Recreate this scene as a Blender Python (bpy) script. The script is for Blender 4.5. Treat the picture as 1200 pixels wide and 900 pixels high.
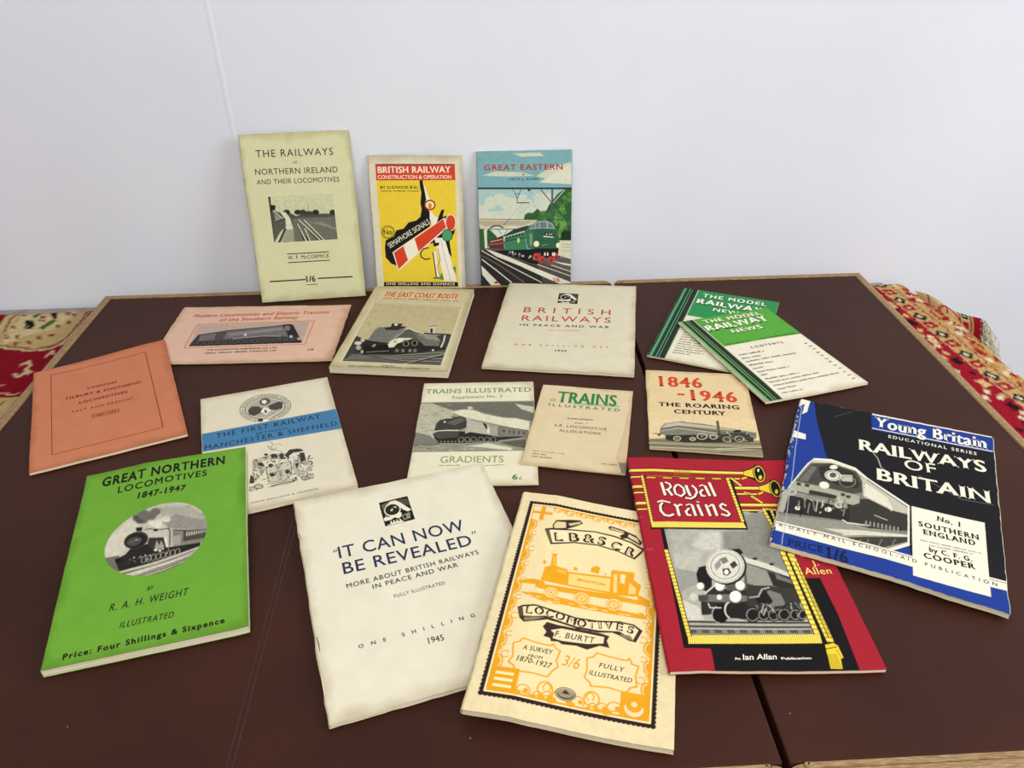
import bpy, bmesh, math, random
import numpy as np
from mathutils import Matrix, Vector

S = bpy.context.scene
C = S.collection
for o in list(bpy.data.objects):
    bpy.data.objects.remove(o)

# ------------------------------------------------------------------ camera, light, exposure
cam = bpy.data.cameras.new('camera')
cam.sensor_width = 36.0
cam.lens = 912.43 / 1200 * 36.0
cam.clip_start = 0.01
cam_ob = bpy.data.objects.new('camera', cam)
C.objects.link(cam_ob)
PITCH, ROLL = 0.5784882, -0.01212574
fw = Vector((0, math.cos(PITCH), -math.sin(PITCH)))
rt = Vector((1, 0, 0))
up = rt.cross(fw)
r2 = rt * math.cos(ROLL) + up * math.sin(ROLL)
u2 = up * math.cos(ROLL) - rt * math.sin(ROLL)
cam_ob.matrix_world = Matrix(((r2.x, u2.x, -fw.x, 0), (r2.y, u2.y, -fw.y, 0), (r2.z, u2.z, -fw.z, 0.45), (0, 0, 0, 1)))
S.camera = cam_ob

world = bpy.data.worlds.new('room_light')
S.world = world
world.use_nodes = True
bg = world.node_tree.nodes['Background']
bg.inputs[0].default_value = (0.93, 0.96, 1.0, 1)
bg.inputs[1].default_value = 0.38

def area(name, loc, target, size, power, col):
    l = bpy.data.lights.new(name, 'AREA')
    l.shape = 'SQUARE'; l.size = size; l.energy = power; l.color = col
    o = bpy.data.objects.new(name, l)
    o.location = loc
    o.rotation_euler = (Vector(target) - Vector(loc)).to_track_quat('-Z', 'Y').to_euler()
    C.objects.link(o)
    return o
area('ceiling_lamp', (0.1, -0.85, 1.6), (0.0, 0.75, 0.15), 1.1, 30.0, (1.0, 0.95, 0.87))
area('window_light', (2.1, -0.1, 1.15), (0.2, 0.65, 0.0), 1.0, 33.0, (0.93, 0.96, 1.0))

S.view_settings.view_transform = 'Standard'
S.view_settings.look = 'None'
S.view_settings.gamma = 1.0
S.view_settings.use_curve_mapping = False
S.view_settings.exposure = 0.0

# ------------------------------------------------------------------ helpers
def lin(h):
    c = np.array([int(h[i:i + 2], 16) / 255 for i in (0, 2, 4)])
    return np.where(c <= .04045, c / 12.92, ((c + .055) / 1.055) ** 2.4)

def nodes(name):
    m = bpy.data.materials.new(name)
    m.use_nodes = True
    nt = m.node_tree
    return m, nt, nt.nodes['Principled BSDF'], nt.nodes, nt.links

def noisy(name, col, col2=None, scale=30, rough=.8, spec=.3, bump=0.0, bscale=400, detail=4, amount=(.35, .65)):
    """plain material: two tones mixed by noise, fine bump"""
    m, nt, b, N, L = nodes(name)
    tc = N.new('ShaderNodeTexCoord')
    n = N.new('ShaderNodeTexNoise'); n.inputs['Scale'].default_value = scale; n.inputs['Detail'].default_value = detail
    L.new(tc.outputs['Object'], n.inputs['Vector'])
    r = N.new('ShaderNodeValToRGB')
    r.color_ramp.elements[0].position, r.color_ramp.elements[1].position = amount
    r.color_ramp.elements[0].color = (*lin(col), 1)
    r.color_ramp.elements[1].color = (*lin(col2 or col), 1)
    L.new(n.outputs['Fac'], r.inputs['Fac']); L.new(r.outputs['Color'], b.inputs['Base Color'])
    b.inputs['Roughness'].default_value = rough
    b.inputs['Specular IOR Level'].default_value = spec
    if bump:
        n2 = N.new('ShaderNodeTexNoise'); n2.inputs['Scale'].default_value = bscale; n2.inputs['Detail'].default_value = 3
        L.new(tc.outputs['Object'], n2.inputs['Vector'])
        bp = N.new('ShaderNodeBump'); bp.inputs['Strength'].default_value = bump; bp.inputs['Distance'].default_value = .001
        L.new(n2.outputs['Fac'], bp.inputs['Height']); L.new(bp.outputs['Normal'], b.inputs['Normal'])
    return m

def inked(name, rough=.78, spec=.12, bump=0.0, bscale=300):
    """printed or woven colour carried by the mesh, with a light paper mottle"""
    m, nt, b, N, L = nodes(name)
    a = N.new('ShaderNodeAttribute'); a.attribute_name = 'Col'
    tc = N.new('ShaderNodeTexCoord')
    n = N.new('ShaderNodeTexNoise'); n.inputs['Scale'].default_value = 90; n.inputs['Detail'].default_value = 5
    L.new(tc.outputs['Object'], n.inputs['Vector'])
    mr = N.new('ShaderNodeMapRange'); mr.inputs[3].default_value = .9; mr.inputs[4].default_value = 1.06
    L.new(n.outputs['Fac'], mr.inputs[0])
    mx = N.new('ShaderNodeVectorMath'); mx.operation = 'SCALE'
    L.new(a.outputs['Color'], mx.inputs[0]); L.new(mr.outputs[0], mx.inputs['Scale'])
    L.new(mx.outputs[0], b.inputs['Base Color'])
    b.inputs['Roughness'].default_value = rough
    b.inputs['Specular IOR Level'].default_value = spec
    if bump:
        n2 = N.new('ShaderNodeTexNoise'); n2.inputs['Scale'].default_value = bscale
        L.new(tc.outputs['Object'], n2.inputs['Vector'])
        bp = N.new('ShaderNodeBump'); bp.inputs['Strength'].default_value = bump; bp.inputs['Distance'].default_value = .002
        L.new(n2.outputs['Fac'], bp.inputs['Height']); L.new(bp.outputs['Normal'], b.inputs['Normal'])
    return m

def link(name, verts, faces, mat, parent=None, smooth=False, cols=None):
    me = bpy.data.meshes.new(name)
    me.from_pydata([tuple(v) for v in verts], [], [tuple(f) for f in faces])
    if cols is not None:
        at = me.color_attributes.new('Col', 'FLOAT_COLOR', 'POINT')
        c4 = np.ones((len(verts), 4), np.float32); c4[:, :3] = cols
        at.data.foreach_set('color', c4.ravel())
    me.materials.append(mat)
    if smooth:
        me.polygons.foreach_set('use_smooth', [True] * len(me.polygons))
    me.update()
    o = bpy.data.objects.new(name, me)
    C.objects.link(o)
    if parent: o.parent = parent
    return o

def grid_mesh(name, P, mat, parent=None, cols=None, keep=None, smooth=True):
    """P: (ny, nx, 3) array of points -> one sheet"""
    ny, nx = P.shape[:2]
    idx = np.arange(ny * nx).reshape(ny, nx)
    q = np.stack([idx[:-1, :-1], idx[:-1, 1:], idx[1:, 1:], idx[1:, :-1]], -1).reshape(-1, 4)
    if keep is not None:
        k = keep.ravel(); q = q[k[q].all(1)]
    me = bpy.data.meshes.new(name)
    me.vertices.add(ny * nx); me.vertices.foreach_set('co', P.reshape(-1).astype(np.float32))
    me.loops.add(q.size); me.loops.foreach_set('vertex_index', q.ravel().astype(np.int32))
    me.polygons.add(len(q)); me.polygons.foreach_set('loop_start', np.arange(0, q.size, 4, dtype=np.int32))
    me.update(calc_edges=True)
    if cols is not None:
        at = me.color_attributes.new('Col', 'FLOAT_COLOR', 'POINT')
        c4 = np.ones((ny * nx, 4), np.float32); c4[:, :3] = cols.reshape(-1, 3)
        at.data.foreach_set('color', c4.ravel())
    me.materials.append(mat)
    if smooth: me.polygons.foreach_set('use_smooth', [True] * len(me.polygons))
    me.validate()
    o = bpy.data.objects.new(name, me); C.objects.link(o)
    if parent: o.parent = parent
    return o

def tag(o, label=None, cat=None, group=None, kind=None):
    if label: o['label'] = label
    if cat: o['category'] = cat
    if group: o['group'] = group
    if kind: o['kind'] = kind
    return o

def empty(name, M, label, cat, group=None):
    o = bpy.data.objects.new(name, None); o.empty_display_size = .02
    C.objects.link(o); o.matrix_world = M
    return tag(o, label, cat, group)

def box(V, Fc, x0, x1, y0, y1, z0, z1):
    n = len(V)
    V += [(x0, y0, z0), (x1, y0, z0), (x1, y1, z0), (x0, y1, z0), (x0, y0, z1), (x1, y0, z1), (x1, y1, z1), (x0, y1, z1)]
    Fc += [tuple(n + i for i in f) for f in ((3, 2, 1, 0), (4, 5, 6, 7), (0, 1, 5, 4), (1, 2, 6, 5), (2, 3, 7, 6), (3, 0, 4, 7))]

# ------------------------------------------------------------------ the room
WA = math.radians(2.46)                       # the wall and the table stand slightly turned to the lens
WALL_Y = 0.9638
RW = Matrix.Translation((0, WALL_Y, 0)) @ Matrix.Rotation(WA, 4, 'Z')
FLOOR = -0.47
BENCH_TOP = -0.0295

def structure(name, verts, faces, mat, M=None):
    o = link(name, verts, faces, mat)
    if M is not None: o.matrix_world = M
    o['kind'] = 'structure'
    return o

m_wall = noisy('white_paint', 'dcdfe8','e2e5ee', scale=3, rough=.85, spec=.2, bump=.12, bscale=220)
V, Fc = [], []; box(V, Fc, -2.6, 2.6, 0, .12, FLOOR - .05, 2.3)
structure('wall_back', V, Fc, m_wall, RW)
V, Fc = [], []; box(V, Fc, -2.6, 2.6, -3.0, .12, FLOOR - .05, FLOOR)
structure('floor', V, Fc, noisy('floor_carpet', '8d8478', '7d7468', scale=40, rough=.95, bump=.4), RW)
# paper joint running down the wall
V, Fc = [], []
sx = -0.331
prof = [(sx - .004, 0), (sx - .0015, -.00035), (sx + .0012, -.00035), (sx + .003, 0)]
for z in (BENCH_TOP, 2.3):
    V += [(a, b_, z) for a, b_ in prof]
Fc = [(i, i + 1, i + 5, i + 4) for i in range(3)]
structure('trim_1', V, Fc, m_wall, RW)
V, Fc = [], []; box(V, Fc, -2.6, 2.6, -.016, 0, FLOOR, FLOOR + .09)
structure('baseboard_back', V, Fc, noisy('white_gloss', 'dcdcdc', 'd4d4d4', rough=.5), RW)

# ------------------------------------------------------------------ bench under the rug
bench = empty('bench', RW @ Matrix.Translation((-.2, -.5, FLOOR)), 'grey fabric bench under the rug, pushed against the white wall', 'bench')
m_fab = noisy('grey_fabric', '9a9088', '8a8078', scale=60, rough=.95, bump=.4, bscale=900)
m_leg = noisy('dark_wood', '4a3424', '3a281c', scale=14, rough=.5)
bm = bmesh.new()
bmesh.ops.create_cube(bm, size=1)
for v in bm.verts: v.co = Vector((v.co.x * 1.53, v.co.y * .99, v.co.z * .16))
bmesh.ops.bevel(bm, geom=bm.edges[:], offset=.004, segments=2, affect='EDGES')
me = bpy.data.meshes.new('seat'); bm.to_mesh(me); bm.free(); me.materials.append(m_fab)
o = bpy.data.objects.new('seat', me); C.objects.link(o); o.parent = bench; o.location = (-.045, .004, BENCH_TOP - .08 - FLOOR)
for sx_ in (-.74, .68):
    for sy_ in (-.42, .42):
        V, Fc = [], []
        box(V, Fc, -.022, .022, -.022, .022, 0, BENCH_TOP - .158 - FLOOR)
        for i in range(4): V[i] = (V[i][0] * .65, V[i][1] * .65, V[i][2])
        lg = link('leg', V, Fc, m_leg, bench); lg.location = (sx_, sy_, 0)

# ------------------------------------------------------------------ pictures: small painter that turns drawn shapes into coloured sheets
def parse(s):
    """text lines -> operations; units are tenths of a millimetre on the sheet, from its bottom left corner"""
    ops, stack = [], None
    for ln in s.split('\n'):
        k = ln[0]
        if k == 'A':
            a, mk = ln.split('|'); f = a.split()
            stack = ('A', f[1], [float(x) for x in f[2:6]], float(f[6]), f[7], pts(mk.split()) if mk else None, [])
            ops.append(stack); continue
        if k == 'Z': stack = None; continue
        if k == 'T':
            a, t = ln.split('|', 1); f = a.split()
            op = ('T', f[1], f[2], f[3], *[float(x) for x in f[4:]], t)
        else:
            f = ln.split()
            if k == 'P': op = ('P', f[1], pts(f[2:]))
            elif k == 'L': op = ('L', f[1], float(f[2]), pts(f[3:]))
            elif k == 'E': op = ('P', f[1], ellipse(*[float(x) for x in f[2:8]]))
            elif k == 'R': op = ('L', f[1], float(f[2]), ellipse(*[float(x) for x in f[3:9]], float(f[9]), float(f[10]), 25))
            elif k == 'N': op = ('N', float(f[1]), float(f[2]), pts(f[3:]) if len(f) > 3 else None)
            elif k == 'B': op = ('B', float(f[1]), pts(f[2:]) if len(f) > 2 else None)
            elif k == 'U': op = ('U', f[1], f[2], *[float(x) for x in f[3:]])
        (stack[6] if stack else ops).append(op)
    return ops

def pts(f):
    a = np.array([float(x) for x in f]); return a.reshape(-1, 2)

def ellipse(cx, cy, ax, ay, bx, by, a0=0, a1=360, n=22):
    t = np.radians(np.linspace(a0, a1, n))
    return np.stack([cx + ax * np.cos(t) + bx * np.sin(t), cy + ay * np.cos(t) + by * np.sin(t)], -1)

def inside(P, X, Y):
    r = np.zeros(X.shape, bool)
    x0, y0 = P[-1]
    for x1, y1 in P:
        if y0 != y1:
            r ^= ((y0 > Y) != (y1 > Y)) & (X < (x1 - x0) * (Y - y0) / (y1 - y0) + x0)
        x0, y0 = x1, y1
    return r

def vnoise(rng, ny, nx, cell):
    gy, gx = int(ny / cell) + 3, int(nx / cell) + 3
    g = rng.random((gy, gx))
    yy = np.arange(ny) / cell; xx = np.arange(nx) / cell
    iy = yy.astype(int); ix = xx.astype(int); fy = (yy - iy)[:, None]; fx = (xx - ix)[None]
    a = g[iy][:, ix]; b_ = g[iy][:, ix + 1]; c = g[iy + 1][:, ix]; d = g[iy + 1][:, ix + 1]
    return (a * (1 - fx) + b_ * fx) * (1 - fy) + (c * (1 - fx) + d * fx) * fy - .5

def paint(rect, res, bgc, ops, ss=3):
    """paint the operations over rect (tenths of mm) at res points per mm -> X, Y (m) and linear colours"""
    x0, y0, x1, y1 = rect
    nx = max(4, int((x1 - x0) / 10 * res)); ny = max(4, int((y1 - y0) / 10 * res))
    k = np.array([(x1 - x0) / (nx * ss), (y1 - y0) / (ny * ss)])
    img = np.empty((ny * ss, nx * ss, 3)); img[:] = lin(bgc)
    rng = np.random.default_rng(7)
    def fill(P, c):
        q = (P - (x0, y0)) / k
        a = np.floor(q.min(0)).astype(int); b_ = np.ceil(q.max(0)).astype(int) + 1
        ax, ay = max(a[0], 0), max(a[1], 0); bx, by = min(b_[0], nx * ss), min(b_[1], ny * ss)
        if ax >= bx or ay >= by: return
        X, Y = np.meshgrid(np.arange(ax, bx) + .5, np.arange(ay, by) + .5)
        img[ay:by, ax:bx][inside(q, X, Y)] = c
    for op in ops:
        if op[0] == 'P': fill(op[2], lin(op[1]))
        elif op[0] == 'L':
            c = lin(op[1])
            for Q in strokes(op[3], op[2]): fill(Q, c)
        elif op[0] == 'B':
            q = max(1, int(round(op[1] * res * ss))); soft = img
            for ax_ in (0, 1):
                pad = np.concatenate([np.repeat(soft.take([0], ax_), q, ax_), soft, np.repeat(soft.take([-1], ax_), q, ax_)], ax_)
                cs = np.cumsum(pad, ax_); cs = np.concatenate([np.zeros_like(cs.take([0], ax_)), cs], ax_)
                n_ = soft.shape[ax_]; soft = (cs.take(range(2 * q + 1, 2 * q + 1 + n_), ax_) - cs.take(range(n_), ax_)) / (2 * q + 1)
            if op[2] is None: img = soft
            else:
                X, Y = np.meshgrid(np.arange(nx * ss) + .5, np.arange(ny * ss) + .5)
                M = inside((op[2] - (x0, y0)) / k, X, Y); img = np.where(M[..., None], soft, img)
        elif op[0] == 'N':
            n = vnoise(rng, ny * ss, nx * ss, max(1.5, op[2] * .35 * res * ss))
            f = (1 + 2 * op[1] * n)[..., None]
            if op[3] is None: img *= f
            else:
                X, Y = np.meshgrid(np.arange(nx * ss) + .5, np.arange(ny * ss) + .5)
                M = inside((op[3] - (x0, y0)) / k, X, Y)
                img[M] = (img * f)[M]
    img = img.reshape(ny, ss, nx, ss, 3).mean((1, 3))
    X, Y = np.meshgrid(x0 + (np.arange(nx)) / (nx - 1) * (x1 - x0), y0 + np.arange(ny) / (ny - 1) * (y1 - y0))
    return X, Y, np.clip(img, 0, 1)

def strokes(P, w):
    """a line as quads of width w, joined by small octagons"""
    out = []
    for a, b_ in zip(P[:-1], P[1:]):
        d = b_ - a; L = np.hypot(*d)
        if L < 1e-6: continue
        n = np.array([-d[1], d[0]]) / L * w / 2
        out.append(np.array([a + n, b_ + n, b_ - n, a - n]))
    if len(P) > 2 and w > 3:
        t = np.linspace(0, 2 * np.pi, 9)[:-1]
        for p in P[1:-1]: out.append(p + np.stack([np.cos(t), np.sin(t)], -1) * w / 2)
    return out

# ------------------------------------------------------------------ lettering
GLYPH = {}
def raw_glyph(ch):
    if ch in GLYPH: return GLYPH[ch]
    def mesh_of(t):
        cu = bpy.data.curves.new('g', 'FONT'); cu.body = t; cu.resolution_u = 3
        ob = bpy.data.objects.new('g', cu); C.objects.link(ob)
        dg = bpy.context.evaluated_depsgraph_get()
        me = ob.evaluated_get(dg).to_mesh()
        v = np.array([(p.co.x, p.co.y) for p in me.vertices]).reshape(-1, 2); f = [tuple(p.vertices) for p in me.polygons]
        bpy.data.objects.remove(ob); bpy.data.curves.remove(cu)
        return v, f
    if 'HH' not in GLYPH:
        hh = mesh_of('HH')[0]; GLYPH['HH'] = hh[:, 0].max() - hh[:, 0].min(); GLYPH['CAP'] = hh[:, 1].max()
    hxh = mesh_of('H' + ch + 'H')[0]
    adv = hxh[:, 0].max() - hxh[:, 0].min() - GLYPH['HH']
    v, f = mesh_of(ch) if ch != ' ' else (np.zeros((0, 2)), [])
    cap = GLYPH['CAP']
    GLYPH[ch] = (v / cap, f, adv / cap)
    return GLYPH[ch]

# serif feet: fraction across the letter, t(op) / b(ottom) / x(-height)
SERIF = {'A': 'b.04 b.96', 'B': 't.12 b.12', 'D': 't.12 b.12', 'E': 't.1 b.1', 'F': 't.1 b.12', 'H': 't.06 b.06 t.94 b.94', 'I': 't.5 b.5', 'J': 't.75',
         'K': 't.08 b.08 t.9 b.94', 'L': 't.1 b.1', 'M': 't.08 b.04 b.96 t.92', 'N': 't.06 b.06 t.94', 'P': 't.1 b.12', 'R': 't.1 b.1 b.94', 'T': 'b.5',
         'U': 't.07 t.93', 'V': 't.04 t.96', 'W': 't.02 t.98 t.5', 'X': 't.07 b.04 t.93 b.96', 'Y': 't.04 t.96 b.5', '1': 'b.6 t.35', '4': 'b.72', '7': 'b.35',
         'h': 't.1 b.1 b.9', 'i': 'x.5 b.5', 'l': 't.5 b.5', 'n': 'x.1 b.1 b.9', 'm': 'x.06 b.06 b.5 b.94', 'r': 'x.2 b.2', 'u': 'x.1 x.9', 'a': 'b.95',
         'p': 'x.1', 'd': 't.9', 'b': 't.1', 'y': 'x.04 x.96', 'f': 'b.4', 'k': 't.1 b.1 b.9'}
def embolden(v, f, dx, dy):
    """push the outline of a flat glyph outwards"""
    if dx == 0: return v
    cnt = {}
    for t in f:
        a = v[list(t)]
        t = t if ((a[1] - a[0])[0] * (a[2] - a[0])[1] - (a[1] - a[0])[1] * (a[2] - a[0])[0]) > 0 else t[::-1]
        for i in range(len(t)):
            e = (t[i], t[(i + 1) % len(t)])
            if e[::-1] in cnt: del cnt[e[::-1]]
            else: cnt[e] = 1
    n = np.zeros_like(v); c = np.zeros(len(v))
    for a, b_ in cnt:
        d = v[b_] - v[a]; L = np.hypot(*d)
        if L < 1e-9: continue
        m = np.array([d[1], -d[0]]) / L
        for i in (a, b_): n[i] += m; c[i] += 1
    l = np.hypot(n[:, 0], n[:, 1]); l[l < 1e-6] = 1
    u = n / l[:, None]
    k = np.clip(2 / np.maximum(l, .8), 1, 1.8)[:, None]
    return v + u * k * np.array([dx, dy])

BOLD = {'s': 0, 'i': 0, 'r': .008, 'ri': .006, 'b1': .01, 'b': .022, 'bi': .022, 'bb': .045, 'rb': .038, 'bl': .03}
def glyph(ch, font):
    key = (ch, font)
    if key in GLYPH: return GLYPH[key]
    v, f, adv = raw_glyph(ch)
    d = BOLD[font]
    V, Fc = [], []
    if len(v):
        dx, dy = (d * 1.4, d * .35) if font in ('r', 'rb', 'ri', 'bl') else (d, d)
        q = embolden(v, f, dx, dy)
        V = [(x, y * (1 - dy * 2) + dy) for x, y in q]; Fc = [tuple(t) for t in f]
        if font in ('r', 'rb', 'ri', 'bl') and ch in SERIF:
            xa, xb = v[:, 0].min(), v[:, 0].max()
            hw = .11 if font in ('r', 'ri') else .15; th = .055 if font in ('r', 'ri') else .09
            for s in SERIF[ch].split():
                cx = xa + (xb - xa) * float(s[1:]); lo = {'b': 0, 't': 1 - th, 'x': .68 - th}[s[0]]
                n = len(V); sl = .05 if font == 'bl' else 0
                V += [(cx - hw, lo - sl), (cx + hw, lo + sl), (cx + hw, lo + th + sl), (cx - hw, lo + th - sl)]; Fc.append((n, n + 1, n + 2, n + 3))
        if font in ('i', 'bi', 'ri'): V = [(x + y * .22, y) for x, y in V]
    GLYPH[key] = (np.array(V).reshape(-1, 2), Fc, adv + (.06 if font in ('r', 'rb', 'ri') else 0))
    return GLYPH[key]

def lettering(font, x, y, ang, L, cap, tr, text):
    """verts (tenths of mm) and faces of a line of text fitted to length L and capital height cap"""
    pen, V, Fc = 0, [], []
    for ch in text:
        g, f, adv = glyph(ch, font)
        n = len(V)
        V += [(a + pen, b_) for a, b_ in g]; Fc += [tuple(i + n for i in q) for q in f]
        pen += adv + tr
    V = np.array(V)
    V[:, 0] -= V[:, 0].min(); V[:, 0] *= L / V[:, 0].max(); V[:, 1] *= cap
    a = ang / 1000
    return np.stack([x + V[:, 0] * math.cos(a) - V[:, 1] * math.sin(a), y + V[:, 0] * math.sin(a) + V[:, 1] * math.cos(a)], -1), Fc

def small_type(x0, y0, x1, y1, cap, seed):
    """type too small to read: rows of tiny strokes"""
    rnd = random.Random(seed); out = []
    d = np.array([x1 - x0, y1 - y0]); L = np.hypot(*d); d /= L; n = np.array([-d[1], d[0]]); p = 0; word = rnd.randint(3, 8)
    while p < L:
        w = cap * rnd.uniform(.4, .7); h = cap * rnd.choice((.65, .7, .7, 1))
        a = np.array([x0, y0]) + d * p
        s = cap * .2
        for q0, q1, r0, r1 in ((0, s, 0, h), (w - s, w, 0, h * rnd.uniform(.6, 1)), (0, w, h * rnd.choice((0, .4, .75)), None)):
            r1 = r0 + cap * .17 if r1 is None else r1
            out.append(np.array([a + d * q0 + n * r0, a + d * q1 + n * r0, a + d * q1 + n * r1, a + d * q0 + n * r1]))
        p += w + cap * .22; word -= 1
        if word < 0: p += cap * .6; word = rnd.randint(3, 8)
    return out

# ------------------------------------------------------------------ sizes and places of the booklets (metres), and what is printed on them
SHAPE = {
 'mcc': dict(w=0.1301, h=0.2024, t=0.0030, loc=(-0.2505,0.8906), yaw=0.1241, lean=0.2722),
 'sem': dict(w=0.1162, h=0.1666, t=0.0030, loc=(-0.1174,0.9210), yaw=-0.0476, lean=0.1790),
 'ge': dict(w=0.1176, h=0.1684, t=0.0040, loc=(0.0197,0.9256), yaw=0.0235, lean=0.2027),
 'pink': dict(w=0.2048, h=0.1324, t=0.0020, loc=(-0.3023,0.8034), yaw=0.0203, bend=(0.00,0.00,0.00,0.0000), cor=[[-0.0022,0.002],[0.0011,-0.0003],[-0.0009,0.0005],[0.0,0.0]]),
 'orange': dict(w=0.1362, h=0.1935, t=0.0030, loc=(-0.4169,0.6617), yaw=0.4515, bend=(1.60,1.60,-1.90,0.0037), cor=[[0.0002,-0.0023],[-0.0001,0.0026],[0.0001,-0.0017],[-0.0002,0.0014]]),
 'east': dict(w=0.1296, h=0.1981, t=0.0080, loc=(-0.1218,0.8063), yaw=-0.1109, bend=(0.00,0.00,0.00,0.0000), cor=[[0.0008,-0.0013],[-0.0004,0.0008],[0.0001,0.0004],[-0.0003,-0.0002]]),
 'british': dict(w=0.1653, h=0.2125, t=0.0030, loc=(0.0638,0.8138), yaw=-0.1425, bend=(0.00,0.00,0.00,0.0000), cor=[[0.0011,-0.0049],[0.0007,0.0045],[-0.0004,0.0013],[-0.0002,-0.0012]]),
 'mrnf': dict(w=0.1241, h=0.1779, t=0.0025, loc=(0.2836,0.7438), yaw=0.3279, bend=(-1.10,1.10,1.00,0.0027), cor=[[0.0008,0.001],[-0.0037,-0.0033],[0.0009,-0.0007],[0.0007,0.0018]]),
 'mrnb': dict(w=0.1203, h=0.1826, t=0.0020, loc=(0.2418,0.8018), yaw=-0.4029, bend=(0.00,0.00,0.00,0.0000), cor=[[0.0006,-0.0017],[-0.0001,0.0013],[0.0,0.0],[-0.0001,-0.001]]),
 'first': dict(w=0.1286, h=0.1896, t=0.0040, loc=(-0.2273,0.5909), yaw=0.3313, bend=(0.00,0.00,0.00,0.0000), cor=[[0.0001,0.0011],[-0.0,-0.0012],[0.0,0.0012],[0.0,0.0]]),
 'ti3': dict(w=0.1165, h=0.1656, t=0.0012, loc=(-0.0358,0.6075), yaw=-0.0056, bend=(0.00,0.00,0.00,0.0000), cor=[[0.0007,-0.001],[-0.0003,0.0007],[0.0003,0.0005],[0.0,0.0]]),
 'alloc': dict(w=0.0946, h=0.1345, t=0.0013, loc=(0.0659,0.6104), yaw=-0.1853, bend=(-1.40,0.00,1.20,0.0015), cor=[[0.0012,-0.0028],[0.0001,0.0024],[-0.0,0.0011],[-0.0006,-0.001]]),
 'roaring': dict(w=0.1044, h=0.1394, t=0.0018, loc=(0.1876,0.6361), yaw=-0.1289, bend=(0.00,0.00,0.00,0.0000), cor=[[-0.0005,-0.0017],[0.0,0.0],[-0.0006,-0.0006],[0.0003,0.0004]]),
 'gn': dict(w=0.1349, h=0.2104, t=0.0070, loc=(-0.2826,0.4521), yaw=0.2805, bend=(2.20,2.20,-2.00,0.0044), cor=[[-0.0013,0.0019],[0.0002,-0.0013],[0.0001,-0.0013],[0.0002,0.0008]]),
 'rev': dict(w=0.1670, h=0.2183, t=0.0040, loc=(-0.0734,0.4212), yaw=0.3163, bend=(-0.20,1.60,-0.40,0.0021), cor=[[-0.0006,0.0012],[-0.0005,-0.0014],[0.0,0.0],[0.0002,0.0005]]),
 'lbscr': dict(w=0.1322, h=0.2092, t=0.0050, loc=(0.0511,0.3874), yaw=-0.1977, bend=(-1.50,0.00,1.35,0.0084), cor=[[0.0014,-0.0012],[0.0,0.0],[-0.0002,0.0011],[-0.0006,-0.0012]]),
 'royal': dict(w=0.1454, h=0.2238, t=0.0035, loc=(0.1739,0.4390), yaw=0.0057, bend=(-1.30,0.00,1.20,0.0064), cor=[[0.0018,-0.0006],[0.0,0.0],[0.0007,0.0018],[-0.0013,-0.002]]),
 'rob': dict(w=0.1701, h=0.2260, t=0.0045, loc=(0.3231,0.5103), yaw=-0.4237, bend=(-1.40,-1.40,1.80,0.0050), cor=[[-0.0019,-0.0027],[0.002,0.0035],[-0.0011,-0.0014],[0.0012,0.0011]]),
}
ART = {}
ART['mcc'] = """T title_lettering 3a3a30 s 177 1757 -14 910 82 0.12|THE RAILWAYS
T title_lettering 3a3a30 s 601 1663 54 49 27 0|OF
T title_lettering 3a3a30 s 142 1556 -18 976 68 0.06|NORTHERN IRELAND
T title_lettering 3a3a30 s 144 1443 -14 982 56 0.05|AND THEIR LOCOMOTIVES
L 3a3a30 11 390 588 904 586
L 3a3a30 11 390 481 906 481
T author_lettering 3a3a30 r 392 519 -9 512 46 0.05|W. P. McCORMICK
L 3a3a30 16 133 259 574 257
L 3a3a30 16 726 261 1161 255
L 3a3a30 8 576 188 718 189
T price_lettering 3a3a30 rb 580 226 -19 118 74 0|1/6
A cover_photograph 252 735 1027 1293 2.6 c5c4a0|
P 4e4e44 444 1097 489 1087 560 1044 641 1071 736 1088 818 1061 949 1053 1029 1064 1027 735 366 735
P 6a6a5c 510 1016 604 1018 1023 1010 1027 735 491 743
L 8d8d7a 11 706 966 1023 869
L 8d8d7a 11 783 961 1036 853
L 8d8d7a 11 845 958 1043 844
E 2c2c26 451 1097 42 -2 -4 -31
E 2c2c26 582 1089 42 -2 -4 -31
E 2c2c26 643 1086 42 -2 -4 -31
E 2c2c26 797 1077 42 -2 -4 -31
E 2c2c26 1005 1066 43 -2 -3 -31
P 3c3c34 613 1095 745 1096 762 1048 607 1049
L 3c3c34 5 664 1147 657 1093
L 3c3c34 5 719 1167 709 1090
L 26261f 20 564 951 623 727
L d2d2b6 12 564 951 645 726
L 26261f 20 642 891 670 724
L d2d2b6 12 642 891 692 723
L 26261f 20 585 996 796 733
L d2d2b6 12 585 996 818 731
L 26261f 20 647 993 836 738
L d2d2b6 12 647 993 858 737
P 55554b 255 1291 287 1129 411 1083 432 1005 413 920 344 862 258 741
P cfd0b4 375 1101 436 1098 481 1025 500 931 421 920 425 1013
P 8a8a78 304 1089 380 1023 306 989
L d2d2b6 9 293 1121 396 1022
L 26261f 11 306 989 426 1021
P 9a9a86 328 745 417 889 505 915 498 735
P 2c2c26 256 1293 282 1291 258 741 253 738
E cfd0b4 458 910 46 -3 -3 -23
P 26261f 280 1195 332 1184 317 1127 264 1130
L 26261f 23 312 738 411 905
B 0.35 
N 0.12 4 
N 0.09 1.6 
N 0.15 0.8 
Z"""
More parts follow.
